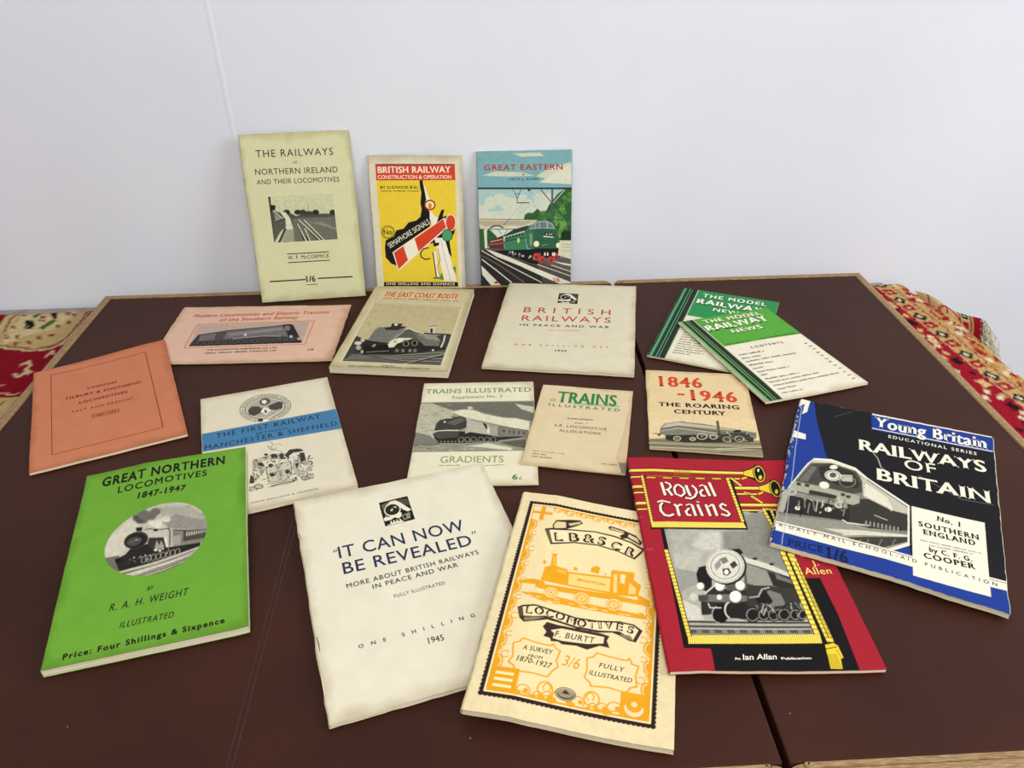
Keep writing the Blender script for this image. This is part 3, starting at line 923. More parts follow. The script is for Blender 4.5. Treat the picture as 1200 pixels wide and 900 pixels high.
ART['first'] = """P 44789f -4 1266 1283 1256 1284 900 -1 974
T title_lettering 1f2a3a r 134 1149 -2 990 76 0.12|THE FIRST RAILWAY
T title_lettering 1f2a3a r 498 1074 -18 289 33 0.1|BETWEEN
T title_lettering 1f2a3a r 24 994 -18 1230 68 0.1|MANCHESTER & SHEFFIELD
T price_lettering 4a6a88 r 258 81 -20 693 19 0.1|PRICE THREE SHILLINGS & SIXPENCE
A railway_seal 352 1197 903 1857 4 d6ceb6|869 1486 859 1427 836 1375 802 1330 758 1296 707 1274 652 1264 595 1268 540 1285 488 1314 443 1354 407 1403 381 1457 368 1516 368 1575 381 1632 408 1683 446 1726 493 1757 548 1776 607 1781 667 1770 724 1746 775 1709 817 1662 847 1607 865 1547 869 1486
P 3a3833 869 1486 859 1427 836 1375 802 1330 758 1296 707 1274 652 1264 595 1268 540 1285 488 1314 443 1354 407 1403 381 1457 368 1516 368 1575 381 1632 408 1683 446 1726 493 1757 548 1776 607 1781 667 1770 724 1746 775 1709 817 1662 847 1607 865 1547 869 1486
P c4bda6 861 1487 851 1430 829 1379 796 1336 754 1302 705 1281 651 1272 596 1276 542 1292 492 1320 448 1359 413 1406 388 1459 375 1516 375 1573 388 1628 414 1678 451 1719 497 1750 550 1768 608 1772 665 1763 721 1739 770 1703 810 1657 840 1604 857 1546 861 1487
L 3a3833 8 823 1465 844 1453
L 3a3833 8 817 1441 837 1426
L 3a3833 8 808 1417 826 1400
L 3a3833 8 797 1395 813 1377
L 3a3833 8 783 1375 797 1355
L 3a3833 8 767 1358 778 1336
L 3a3833 8 748 1342 757 1320
L 3a3833 8 728 1329 734 1306
L 3a3833 8 683 1312 684 1289
L 3a3833 8 660 1307 658 1285
L 3a3833 8 635 1306 630 1284
L 3a3833 8 611 1308 603 1287
L 3a3833 8 586 1312 576 1293
L 3a3833 8 562 1320 550 1302
L 3a3833 8 539 1330 524 1314
L 3a3833 8 516 1343 500 1329
L 3a3833 8 476 1376 457 1367
L 3a3833 8 459 1396 438 1389
L 3a3833 8 444 1418 422 1413
L 3a3833 8 431 1441 409 1439
L 3a3833 8 421 1465 398 1466
L 3a3833 8 414 1490 391 1494
L 3a3833 8 410 1515 387 1522
L 3a3833 8 409 1541 386 1551
L 3a3833 8 415 1591 395 1606
L 3a3833 8 422 1615 404 1632
L 3a3833 8 433 1638 416 1657
L 3a3833 8 446 1658 432 1679
L 3a3833 8 462 1677 450 1700
L 3a3833 8 480 1694 471 1718
L 3a3833 8 500 1708 494 1733
L 3a3833 8 523 1719 519 1744
L 3a3833 8 571 1733 573 1758
L 3a3833 8 596 1735 601 1759
L 3a3833 8 622 1734 629 1757
L 3a3833 9 647 1729 658 1751
L 3a3833 9 673 1721 686 1742
L 3a3833 9 697 1711 712 1729
L 3a3833 8 720 1697 738 1713
L 3a3833 8 742 1681 761 1694
L 3a3833 8 779 1641 801 1649
L 3a3833 8 794 1618 817 1623
L 3a3833 8 806 1594 830 1596
L 3a3833 8 815 1569 839 1568
L 3a3833 8 822 1543 845 1539
L 3a3833 8 825 1517 848 1510
P 3a3833 815 1492 808 1446 790 1404 763 1369 729 1342 689 1324 645 1316 600 1319 555 1333 514 1356 479 1387 450 1426 430 1470 420 1516 420 1563 431 1607 452 1648 482 1681 520 1706 563 1720 609 1724 656 1716 701 1697 741 1668 774 1631 798 1587 812 1540 815 1493
P a8a292 810 1493 803 1448 786 1407 759 1373 726 1346 687 1329 644 1321 600 1324 557 1337 517 1360 482 1391 454 1428 435 1471 425 1516 425 1562 435 1605 456 1644 485 1677 522 1701 564 1715 609 1719 655 1711 699 1692 738 1664 770 1628 793 1586 807 1540 810 1493
R d6ceb6 7 616 1516 177 -21 -2 -174 0 360
E 5a564e 622 1633 55 -1 1 -66
E e2dcc8 615 1631 24 -8 -3 -35
P 4a463f 452 1533 491 1588 556 1565 590 1507 559 1438 498 1410 453 1453
P 4a463f 645 1545 752 1589 792 1563 776 1452 714 1440 657 1476
P e2dcc8 567 1469 614 1533 668 1456 614 1385
P 1c1a18 604 1479 620 1489 620 1457 638 1451 623 1433 628 1409 613 1432 600 1419 607 1448
L d6ceb6 20 747 1405 620 1304 549 1308
L 3a3833 6 746 1389 618 1287
E e2dcc8 600 1278 34 -12 -3 -34
E 3a3833 556 1316 25 -9 -2 -26
N 0.15 1.5 
Z
A coat_of_arms 367 85 1023 1000 3.6 d6ceb6|385 344 419 548 440 710 576 757 590 932 723 894 745 775 906 696 967 555 937 229 807 223 566 242 379 243
L 8a8578 7 612 924 636 875 615 822 644 772 686 747 711 708
L 8a8578 7 640 853 696 853 711 828
L 3a3833 6 585 873 621 770 669 803
P 3a3833 541 741 560 763 584 725 560 704
P b3ac98 428 695 538 703 617 723 727 702 764 630 707 612 567 644 458 646
E 3a3833 630 679 34 -13 -3 -38
E 3a3833 694 655 24 -9 -5 -49
P 3a3833 723 664 775 734 864 721 902 667 824 667 750 596
P d6ceb6 753 634 814 680 830 625 771 589
P b3ac98 436 654 513 664 547 538 484 415 438 360 398 393 427 508
P 3a3833 479 638 521 623 538 560 496 576
P 3a3833 404 480 443 430 427 347 391 360
P d6ceb6 451 555 503 517 474 418 435 469
P b3ac98 790 562 888 643 924 475 932 359 861 312 798 335 766 439
P 3a3833 856 655 899 639 897 523 850 502
L 3a3833 13 938 585 918 515 950 465 935 432
P 3a3833 795 503 839 506 808 423
P d6ceb6 858 480 909 442 867 364 827 398
P c4bda6 547 538 767 552 757 350 676 290 551 318
L 3a3833 6 547 538 767 552 757 350 676 290 551 318 547 538
E 3a3833 592 550 23 -9 -2 -29
E 3a3833 725 408 23 -8 -3 -28
E 3a3833 591 412 23 -8 -2 -28
P b3ac98 630 555 686 563 676 290 624 300
L 3a3833 6 545 438 761 441
L 3a3833 7 539 296 664 277 783 295
L 3a3833 7 546 250 671 235 790 256
L 3a3833 13 567 259 774 262
E b3ac98 417 272 35 -13 -2 -30
R 3a3833 8 417 272 35 -13 -2 -30 0 360
E b3ac98 465 289 35 -13 -2 -31
R 3a3833 8 465 289 35 -13 -2 -31 0 360
E b3ac98 866 264 35 -13 -4 -31
R 3a3833 8 866 264 35 -13 -4 -31 0 360
E b3ac98 915 273 35 -13 -4 -31
R 3a3833 8 915 273 35 -13 -4 -31 0 360
L 6a655a 6 852 314 843 317
L 3a3833 8 477 420 462 410
L 3a3833 5 902 225 884 212
L 3a3833 11 540 510 539 506
L 6a655a 9 552 676 541 707
L 6a655a 8 822 301 807 327
L 3a3833 6 598 641 612 661
L 3a3833 5 522 361 532 381
L 3a3833 6 665 529 682 553
L 3a3833 6 661 422 654 396
L 3a3833 11 547 454 538 478
L d6ceb6 6 466 477 459 494
L 3a3833 6 949 567 967 576
L 3a3833 6 507 478 495 483
L d6ceb6 5 763 337 764 343
L 3a3833 8 887 328 891 306
L 3a3833 8 497 471 508 438
L 3a3833 11 939 519 961 531
L 3a3833 5 886 231 889 234
L 3a3833 5 779 311 800 321
L 3a3833 9 823 537 830 562
L 3a3833 6 751 373 737 393
L d6ceb6 11 485 690 474 717
L 3a3833 11 708 546 716 561
L 6a655a 6 431 717 439 736
L 3a3833 11 463 665 479 660
L 3a3833 8 713 413 716 389
L 3a3833 5 575 334 556 333
L d6ceb6 11 793 593 804 568
L 3a3833 6 530 575 525 572
L 3a3833 9 626 599 628 587
L 3a3833 6 772 626 760 616
L 3a3833 8 431 493 425 483
L 3a3833 8 560 524 555 551
L d6ceb6 11 890 436 906 447
L d6ceb6 9 719 604 730 599
L 3a3833 8 453 592 462 588
L 3a3833 11 687 563 683 536
L 3a3833 6 544 525 558 536
L d6ceb6 9 954 548 969 550
L d6ceb6 9 916 529 912 502
L 3a3833 11 452 391 446 417
L 6a655a 11 924 362 923 347
L 3a3833 6 435 531 434 504
L 3a3833 6 734 569 723 579
L 6a655a 5 522 372 509 388
L 3a3833 6 576 484 588 482
L 3a3833 9 922 513 913 505
L 3a3833 8 658 563 665 567
L 3a3833 9 642 571 641 575
L 3a3833 8 454 583 445 558
L 6a655a 8 448 460 439 458
L d6ceb6 5 791 269 796 282
L 3a3833 6 794 590 799 599
L 6a655a 9 906 471 889 447
L 3a3833 8 452 524 459 514
L 3a3833 8 870 399 857 415
L 3a3833 11 656 508 665 495
L 3a3833 6 846 481 861 499
L 3a3833 11 864 564 864 593
L 3a3833 6 496 601 486 593
L d6ceb6 11 685 491 679 474
L d6ceb6 8 492 548 508 524
L 3a3833 8 786 280 765 260
L 3a3833 8 518 491 534 504
L 3a3833 12 854 594 839 627
L d6ceb6 6 501 661 493 674
L 3a3833 11 636 612 616 603
L 3a3833 6 455 517 451 545
L d6ceb6 11 535 687 526 666
L 3a3833 9 468 680 484 653
L d6ceb6 11 899 396 896 421
L 3a3833 9 719 607 719 637
L d6ceb6 6 817 419 837 440
L 6a655a 5 599 352 584 367
L 3a3833 5 510 423 512 419
L 3a3833 6 639 606 628 594
L 3a3833 11 494 561 490 571
L d6ceb6 9 735 573 732 564
L 3a3833 11 491 501 498 492
L 3a3833 11 936 397 919 397
L 3a3833 8 907 251 899 242
L 3a3833 6 887 457 878 444
L 3a3833 11 776 289 791 265
L 6a655a 8 543 495 551 465
L 6a655a 11 476 432 469 452
L d6ceb6 6 915 431 910 420
L 3a3833 9 866 518 855 527
L 3a3833 5 422 432 422 441
L 3a3833 11 555 677 561 697
L 3a3833 11 903 510 887 501
L 3a3833 6 846 376 858 394
L 6a655a 6 552 652 554 639
L 3a3833 11 805 552 798 538
L d6ceb6 11 920 511 938 501
L d6ceb6 11 699 589 718 607
L 6a655a 11 459 525 474 512
L 6a655a 9 453 719 437 700
L 3a3833 6 922 367 917 352
L d6ceb6 9 904 500 909 517
L 6a655a 6 716 432 721 432
L d6ceb6 6 436 518 419 538
L d6ceb6 9 925 486 915 519
L 3a3833 5 715 356 728 329
L 6a655a 11 699 556 698 565
L 3a3833 6 637 527 628 509
L d6ceb6 11 682 591 690 568
L d6ceb6 8 765 396 763 378
L 3a3833 6 456 592 457 621
L 3a3833 6 519 554 521 567
L d6ceb6 11 411 501 424 470
L 3a3833 6 841 573 845 600
L 6a655a 6 706 649 709 650
L 3a3833 5 880 269 872 287
L 3a3833 8 654 502 639 513
L d6ceb6 5 863 292 860 284
L 3a3833 6 482 501 483 478
L 6a655a 9 749 586 755 603
L 3a3833 6 459 652 441 640
L 3a3833 5 835 269 828 273
L 3a3833 8 776 309 791 280
L 3a3833 8 938 421 954 398
L 3a3833 12 961 537 972 508
L 6a655a 8 511 379 524 378
L 3a3833 8 660 336 645 316
L 3a3833 6 750 556 746 574
L 3a3833 5 759 261 754 247
L 3a3833 11 619 433 631 421
L 3a3833 11 484 608 477 587
L 3a3833 11 434 415 423 419
L 3a3833 8 471 629 471 636
L 6a655a 5 413 401 411 377
L 6a655a 6 507 500 502 529
L 6a655a 9 548 684 565 661
L 6a655a 6 810 421 801 443
L d6ceb6 11 547 477 531 466
L d6ceb6 8 816 271 810 288
L 6a655a 6 827 397 843 372
L 3a3833 11 611 611 594 624
L 3a3833 8 844 437 840 455
L d6ceb6 12 666 655 677 651
L 3a3833 5 424 469 437 471
L d6ceb6 6 928 384 934 363
L 6a655a 11 898 223 885 202
L 3a3833 6 906 509 924 514
L d6ceb6 8 487 480 473 485
L 3a3833 9 738 607 749 588
L 3a3833 9 664 584 681 604
L 3a3833 8 466 461 460 480
L 3a3833 9 569 616 561 593
L 3a3833 5 879 287 871 284
L d6ceb6 8 599 538 618 532
L 3a3833 8 820 295 837 303
L 3a3833 11 663 389 662 363
L 3a3833 5 448 466 438 476
L d6ceb6 11 806 320 793 331
L 6a655a 8 620 575 637 578
L 3a3833 9 865 575 863 592
L 3a3833 12 748 629 763 641
L 3a3833 6 751 369 761 356
L 3a3833 11 715 605 705 632
L 3a3833 11 438 485 447 482
L 3a3833 6 447 676 450 656
L 3a3833 8 455 625 448 616
L 6a655a 6 814 371 803 381
L d6ceb6 5 455 430 435 409
L d6ceb6 6 639 651 625 658
L 3a3833 6 424 644 438 611
L 3a3833 11 677 412 664 407
L d6ceb6 9 728 643 711 639
L 6a655a 6 613 432 620 420
L d6ceb6 5 610 321 604 344
L 3a3833 6 503 648 500 649
L 3a3833 8 428 411 418 405
L 6a655a 8 864 353 849 382
L 3a3833 11 936 483 928 496
L d6ceb6 9 586 662 578 643
L 3a3833 8 791 496 802 516
L 3a3833 9 822 526 814 535
L 3a3833 11 557 678 571 690
L 3a3833 6 839 519 823 542
L 3a3833 11 457 677 476 694
L d6ceb6 11 797 533 783 546
L 3a3833 11 894 322 884 328
L d6ceb6 9 705 572 715 549
L d6ceb6 6 797 509 801 491
L 6a655a 8 848 240 855 213
L 3a3833 6 572 618 587 626
L d6ceb6 6 772 393 783 389
L d6ceb6 8 585 373 585 374
L 3a3833 6 772 443 770 465
L 3a3833 8 730 305 716 329
L 3a3833 6 854 571 838 554
L 3a3833 8 470 430 456 460
L 3a3833 6 892 569 897 566
L 3a3833 11 770 346 785 366
L 6a655a 6 932 372 932 384
L 6a655a 8 904 283 915 281
L 6a655a 8 483 559 492 527
L 3a3833 6 906 385 917 401
L 6a655a 6 675 664 681 684
L 6a655a 11 849 328 838 334
L 3a3833 11 548 390 561 379
L 3a3833 12 847 602 836 626
L 3a3833 6 622 593 603 600
L d6ceb6 6 441 510 457 512
L d6ceb6 11 596 661 599 690
L d6ceb6 9 778 605 766 599
L 6a655a 11 435 547 450 532
L d6ceb6 11 515 372 513 362
L 3a3833 5 629 309 629 298
L 6a655a 8 795 309 797 292
L d6ceb6 6 738 388 740 398
L 3a3833 8 845 423 847 433
L 3a3833 8 925 369 934 362
L 3a3833 6 521 555 503 563
L 3a3833 6 814 413 822 389
L d6ceb6 8 427 424 446 435
L 3a3833 11 870 460 875 470
L 6a655a 8 940 433 934 424
L 3a3833 8 513 486 522 478
L 3a3833 6 495 593 478 614
L d6ceb6 11 804 306 801 319
L 3a3833 9 623 613 613 600
L 3a3833 11 875 246 858 253
L 3a3833 8 896 396 900 384
L 3a3833 8 623 388 613 410
L 6a655a 9 432 662 448 638
L 6a655a 11 754 283 768 267
L d6ceb6 9 814 567 832 563
L 3a3833 9 438 649 430 652
L d6ceb6 8 727 501 713 516
L 3a3833 6 682 545 691 547
L 3a3833 6 717 534 713 531
L 6a655a 11 920 471 923 498
L 3a3833 6 875 491 871 475
L d6ceb6 6 755 359 750 352
L 3a3833 11 811 326 826 339
L d6ceb6 11 682 624 679 629
L 3a3833 11 509 544 492 538
L 6a655a 9 881 485 892 476
L 3a3833 11 443 402 449 393
L 6a655a 6 685 380 691 357
L 3a3833 11 520 478 507 469
L 3a3833 8 738 514 730 497
L d6ceb6 8 925 370 926 388
L 3a3833 5 421 396 437 364
L 6a655a 6 488 574 477 568
L 3a3833 11 510 513 497 501
L 3a3833 8 642 480 654 493
L 3a3833 11 761 522 761 535
L 3a3833 8 502 367 514 375
L 3a3833 6 461 750 449 741
L 3a3833 6 719 581 710 579
L 3a3833 9 860 502 857 480
L 3a3833 11 754 389 738 367
L 6a655a 8 698 293 713 305
L 3a3833 11 530 681 536 695
L 3a3833 8 635 525 641 550
L 3a3833 8 418 405 435 427
L 6a655a 9 804 606 789 591
L d6ceb6 11 498 386 516 385
L d6ceb6 9 572 660 565 649
L 6a655a 5 865 288 850 307
L 3a3833 11 795 347 787 348
L 6a655a 6 720 379 719 360
L 3a3833 11 721 606 729 623
L 6a655a 8 475 624 459 622
L 6a655a 8 858 282 865 265
L 3a3833 6 863 481 861 500
B 0.15 
Z"""
ART['ti3'] = """T title_lettering 6a8a50 r 37 1460 7 1098 80 0|TRAINS ILLUSTRATED
T title_lettering 6a8a50 r 319 1358 19 515 50 0.1|Supplement No. 3
T title_lettering 86985c s 277 317 -9 578 94 0|GRADIENTS
U small_lettering 6a8a50 268 269 449 272 15
U small_lettering 6a8a50 687 261 856 270 15
T price_lettering 4a7a3c rb 934 68 -17 48 71 0|6
T price_lettering 86985c r 992 67 -17 36 41 0|d.
A cover_photograph 0 478 1165 1301 2.2 8f8c7a|
P b0ac94 -16 1276 142 1272 341 1138 363 791 4 604
P 6a685c 98 1291 1155 1280 1145 942 840 1019 580 1132 319 1157
L c9c5aa 9 267 900 312 898
L 7a786a 9 48 866 94 857
L 7a786a 9 308 815 353 812
L c9c5aa 9 67 1001 116 971
L c9c5aa 10 47 1207 95 1190
L 98957f 9 197 909 245 879
L c9c5aa 9 253 872 300 848
L 98957f 10 77 1183 124 1180
L 7a786a 9 82 815 127 808
L 7a786a 9 132 1078 179 1071
L 98957f 9 169 1051 215 1049
L c9c5aa 9 136 992 183 977
L 98957f 9 147 948 193 936
L 98957f 9 80 937 128 911
L 98957f 9 33 931 80 913
L 98957f 10 280 1244 328 1241
L c9c5aa 9 104 1029 151 1021
L c9c5aa 9 168 881 214 871
L c9c5aa 9 54 948 101 940
L 98957f 9 215 889 261 884
L 7a786a 9 284 932 330 922
L 98957f 9 50 936 97 926
L 7a786a 10 282 1182 331 1161
L 7a786a 9 298 815 343 814
L 7a786a 9 228 865 274 857
L 7a786a 9 127 829 173 821
L 7a786a 10 216 1155 264 1140
L c9c5aa 9 203 927 249 920
L 98957f 10 8 1194 57 1170
L 98957f 10 158 1090 205 1079
L 7a786a 10 153 1116 201 1095
L c9c5aa 10 -26 1204 22 1198
L c9c5aa 10 0 1156 50 1132
L c9c5aa 9 176 958 223 942
L 7a786a 9 161 980 209 951
L 98957f 9 174 906 220 894
L c9c5aa 9 114 805 162 777
L 98957f 10 191 1208 240 1185
L 98957f 9 190 1051 237 1046
L 7a786a 9 51 1074 98 1066
P d6d0b2 321 1121 443 1163 569 1141 654 1076 840 1010 973 998 1105 943 1101 774 841 881 658 954 471 1028
P c2bda2 483 1207 524 1215 547 1169 496 1152
P c2bda2 965 1249 1152 1189 1149 1081 1026 1156
B 0.8 
P 77756a -17 801 149 730 260 582 0 556
L 504e48 10 -4 588 259 590
P 8d8a78 -12 572 1069 644 1065 455 -9 462
L a5a18a 7 190 575 229 572
L a5a18a 7 77 570 116 564
L a5a18a 7 398 525 437 517
L a5a18a 7 858 522 897 516
L b5b198 7 514 564 553 569
L a5a18a 7 716 523 755 521
L b5b198 7 353 494 392 483
L b5b198 7 187 507 227 496
L b5b198 7 339 502 377 503
L 5f5d52 7 380 560 418 566
L 5f5d52 7 138 541 177 535
L a5a18a 7 547 557 586 545
L 5f5d52 7 142 526 181 524
L a5a18a 7 921 524 960 518
L a5a18a 7 903 486 942 478
L 5f5d52 7 826 536 865 524
L 5f5d52 7 670 488 709 486
L a5a18a 7 234 527 273 523
L a5a18a 7 127 508 166 510
L a5a18a 7 264 538 302 549
L a5a18a 7 879 532 918 537
L b5b198 7 778 550 817 550
L a5a18a 7 455 515 493 519
L a5a18a 7 34 505 72 510
L a5a18a 7 225 573 265 561
L 5f5d52 7 843 550 882 549
L a5a18a 7 773 514 812 518
L b5b198 7 225 567 264 557
L 5f5d52 7 669 556 708 550
L a5a18a 7 871 551 910 546
L a5a18a 7 484 559 523 552
L b5b198 7 84 530 124 526
L b5b198 7 482 520 521 509
L b5b198 7 47 578 85 583
L 5f5d52 7 904 516 942 504
L a5a18a 7 847 548 886 552
L b5b198 7 540 521 579 526
L a5a18a 7 45 527 84 518
L a5a18a 7 884 546 923 548
L b5b198 7 554 502 592 512
L a5a18a 7 489 551 528 546
L 5f5d52 7 300 508 339 510
L 5f5d52 7 389 540 428 529
L a5a18a 7 466 532 505 523
L a5a18a 7 455 559 495 547
L a5a18a 7 631 515 670 519
L b5b198 7 543 526 582 525
L 5f5d52 7 69 547 107 553
L a5a18a 7 183 541 222 545
L a5a18a 7 5 522 44 518
P cfcaae 514 560 707 604 941 520 921 489 650 542
P 26251f 171 763 242 811 503 788 704 734 803 699 804 626 472 609 228 615
P 77756a 806 868 1091 791 1080 700 808 698
L 45443d 9 806 871 1091 794
P 403f39 847 815 863 811 863 765 847 768
P 403f39 902 804 918 801 918 754 902 758
P 403f39 942 797 958 793 957 747 942 750
P 403f39 992 787 1007 783 1007 737 991 741
P 403f39 1041 778 1057 774 1056 728 1041 731
P 2c2b27 803 699 1010 702 1070 692 804 642
P 5a584e 814 617 1059 660 1057 517 902 568
P aeab98 481 1019 658 945 720 875 723 733 533 787 484 755
P 2c2b27 643 937 684 910 702 800 671 851
L 55534a 8 524 983 668 928
P 9c9986 725 875 803 865 805 715 724 725
L 3a3933 7 803 865 805 715
P d6d0b2 696 850 716 847 713 750 693 759
P 3c3b36 182 812 192 931 236 1008 328 1023 429 1047 471 1020 491 958 492 855 421 815 321 826
P 5b5950 283 937 377 892 473 976 430 1029 351 979
E d6d0b2 273 955 10 0 1 -16
L b8b49c 11 233 991 267 1013 348 1023
P 2c2b27 321 1041 346 1049 358 1022
L d6d0b2 12 222 808 421 815
P 47463f 171 763 243 794 423 790 418 707 232 679
R 7d7b6c 8 450 666 24 -1 2 -39 0 360
R 7d7b6c 8 509 665 24 -1 2 -39 0 360
R 7d7b6c 8 568 663 24 -1 2 -39 0 360
R 7d7b6c 8 637 662 24 -1 1 -39 0 360
R 7d7b6c 8 696 660 24 -1 1 -39 0 360
R 7d7b6c 8 755 659 24 -1 1 -39 0 360
E 8d8a78 226 639 7 0 1 -11
E 8d8a78 260 638 7 0 1 -11
E 8d8a78 295 637 7 0 1 -11
E 8d8a78 329 636 7 0 1 -11
E 8d8a78 363 636 7 0 1 -11
E 8d8a78 398 635 7 0 1 -11
E 8d8a78 432 634 7 0 1 -11
E 8d8a78 466 633 7 0 1 -11
E 8d8a78 500 633 7 0 1 -11
E 8d8a78 535 632 7 0 1 -11
E 8d8a78 569 631 7 0 0 -11
E 8d8a78 603 630 7 0 0 -11
E 8d8a78 638 629 7 0 0 -11
E 8d8a78 672 629 7 0 0 -11
E 8d8a78 706 628 7 0 0 -11
E 8d8a78 740 627 7 0 0 -11
E 8d8a78 775 626 7 0 0 -11
B 0.3 
N 0.12 4 
N 0.09 1.6 
N 0.15 0.8 
Z"""
ART['alloc'] = """P 9cb88a 110 1094 173 1099 181 1041 121 1040
P 9cb88a 354 1063 823 1066 822 1036 359 1025
T title_lettering 2f7a44 rb 182 1039 17 611 198 0|TRAINS
T title_lettering 3f6a48 r 116 959 9 717 45 0.3|ILLUSTRATED
T title_lettering 4c5a44 b 334 759 40 255 25 0.1|SUPPLEMENT
T title_lettering 4c5a44 b 418 697 59 118 19 0|No. 1
T title_lettering 4c5a44 s 225 620 17 503 40 0.1|S.R. LOCOMOTIVE
T title_lettering 4c5a44 s 282 542 27 396 38 0.1|ALLOCATIONS
T publisher_lettering 6a6450 s 83 196 -2 304 17 0.3|IAN ALLAN LTD.
U small_lettering 6a6450 90 157 207 155 17
U small_lettering 6a6450 90 114 278 115 19
U small_lettering 6a6450 720 113 864 112 15
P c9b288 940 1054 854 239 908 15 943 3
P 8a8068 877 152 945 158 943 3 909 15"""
ART['roaring'] = """T title_lettering cc4426 rb 133 1082 13 448 192 0.06|1846
T title_lettering cc4426 rb 444 847 12 465 190 0.06|1946
P cc4426 313 962 386 959 384 928 311 931
T title_lettering 1c1a18 rb 112 711 25 801 70 0.08|THE ROARING
T title_lettering 1c1a18 rb 263 596 36 509 68 0.04|CENTURY
A cover_picture 0 0 1044 585 2.6 dcc496|
P 8a8268 -14 139 152 175 974 228 1099 234 1073 -9 -28 -16
L 5e594a 13 -5 121 536 148 1073 184
L a59c7e 13 -6 80 533 107 1067 144
L 4a463a 12 -7 47 530 75 1063 112
L b8ad8c 12 -8 15 527 44 1058 81
L 3a372e 8 656 10 1050 87
L c4b994 10 614 60 1056 135
P 7c7868 106 244 120 339 163 412 294 456 522 447 715 410 906 376 1025 356 1014 273 985 238 639 223 154 217
P b8b098 130 331 172 401 294 446 656 410 924 361 653 373 291 392 160 343
L 565347 12 114 304 290 375 649 331 1015 322
L c9c0a2 9 123 283 288 349 647 306
L 4a473c 9 294 453 364 457
P 2f2d27 159 220 468 261 679 243 981 277 983 221 652 160 343 124 161 143
R d0c7a6 9 269 180 31 4 -2 -33 0 360
R d0c7a6 9 414 189 25 3 -2 -26 0 360
R d0c7a6 9 505 240 45 5 -4 -47 0 360
R d0c7a6 9 612 244 33 4 -3 -35 0 360
E a59c7e 269 180 10 1 -1 -12
E a59c7e 414 189 10 1 -1 -12
E a59c7e 505 240 10 1 -1 -12
P 3c3a32 660 507 686 513 682 293 656 282
L 8a8268 5 670 494 668 308
P 3c3a32 655 290 942 355 981 205 691 164
L d0c7a6 8 897 239 872 206
L b8ad8c 8 710 204 698 203
L b8ad8c 7 923 214 904 221
L 1f1d18 8 742 252 762 256
L d0c7a6 8 748 318 750 345
L b8ad8c 8 840 234 854 218
L d0c7a6 7 883 228 899 259
L b8ad8c 8 771 314 750 309
L 8a8268 7 733 190 721 218
L 8a8268 8 804 284 787 271
L b8ad8c 8 831 279 815 257
L d0c7a6 8 798 256 793 233
L 1f1d18 8 802 243 788 273
L 8a8268 8 745 232 751 222
L 8a8268 8 705 225 696 240
L b8ad8c 8 943 353 922 319
L d0c7a6 8 775 265 766 297
L 1f1d18 8 812 222 800 203
L 1f1d18 8 725 233 710 202
L b8ad8c 8 853 230 855 237
L 8a8268 8 915 251 902 241
L 1f1d18 8 721 229 721 247
L b8ad8c 8 938 334 944 338
L b8ad8c 7 915 213 893 223
L 8a8268 7 861 223 850 243
L b8ad8c 7 772 200 756 174
R b8ad8c 8 734 217 33 4 -4 -39 0 360
R b8ad8c 8 851 239 39 4 -5 -43 0 360
P 26241e 808 365 879 390 884 349 814 333
L 3c3a32 12 47 234 126 233
E 3c3a32 101 219 14 2 -1 -20
B 0.25 
N 0.08000000000000002 4 
N 0.06 1.6 
N 0.1 0.8 
Z"""
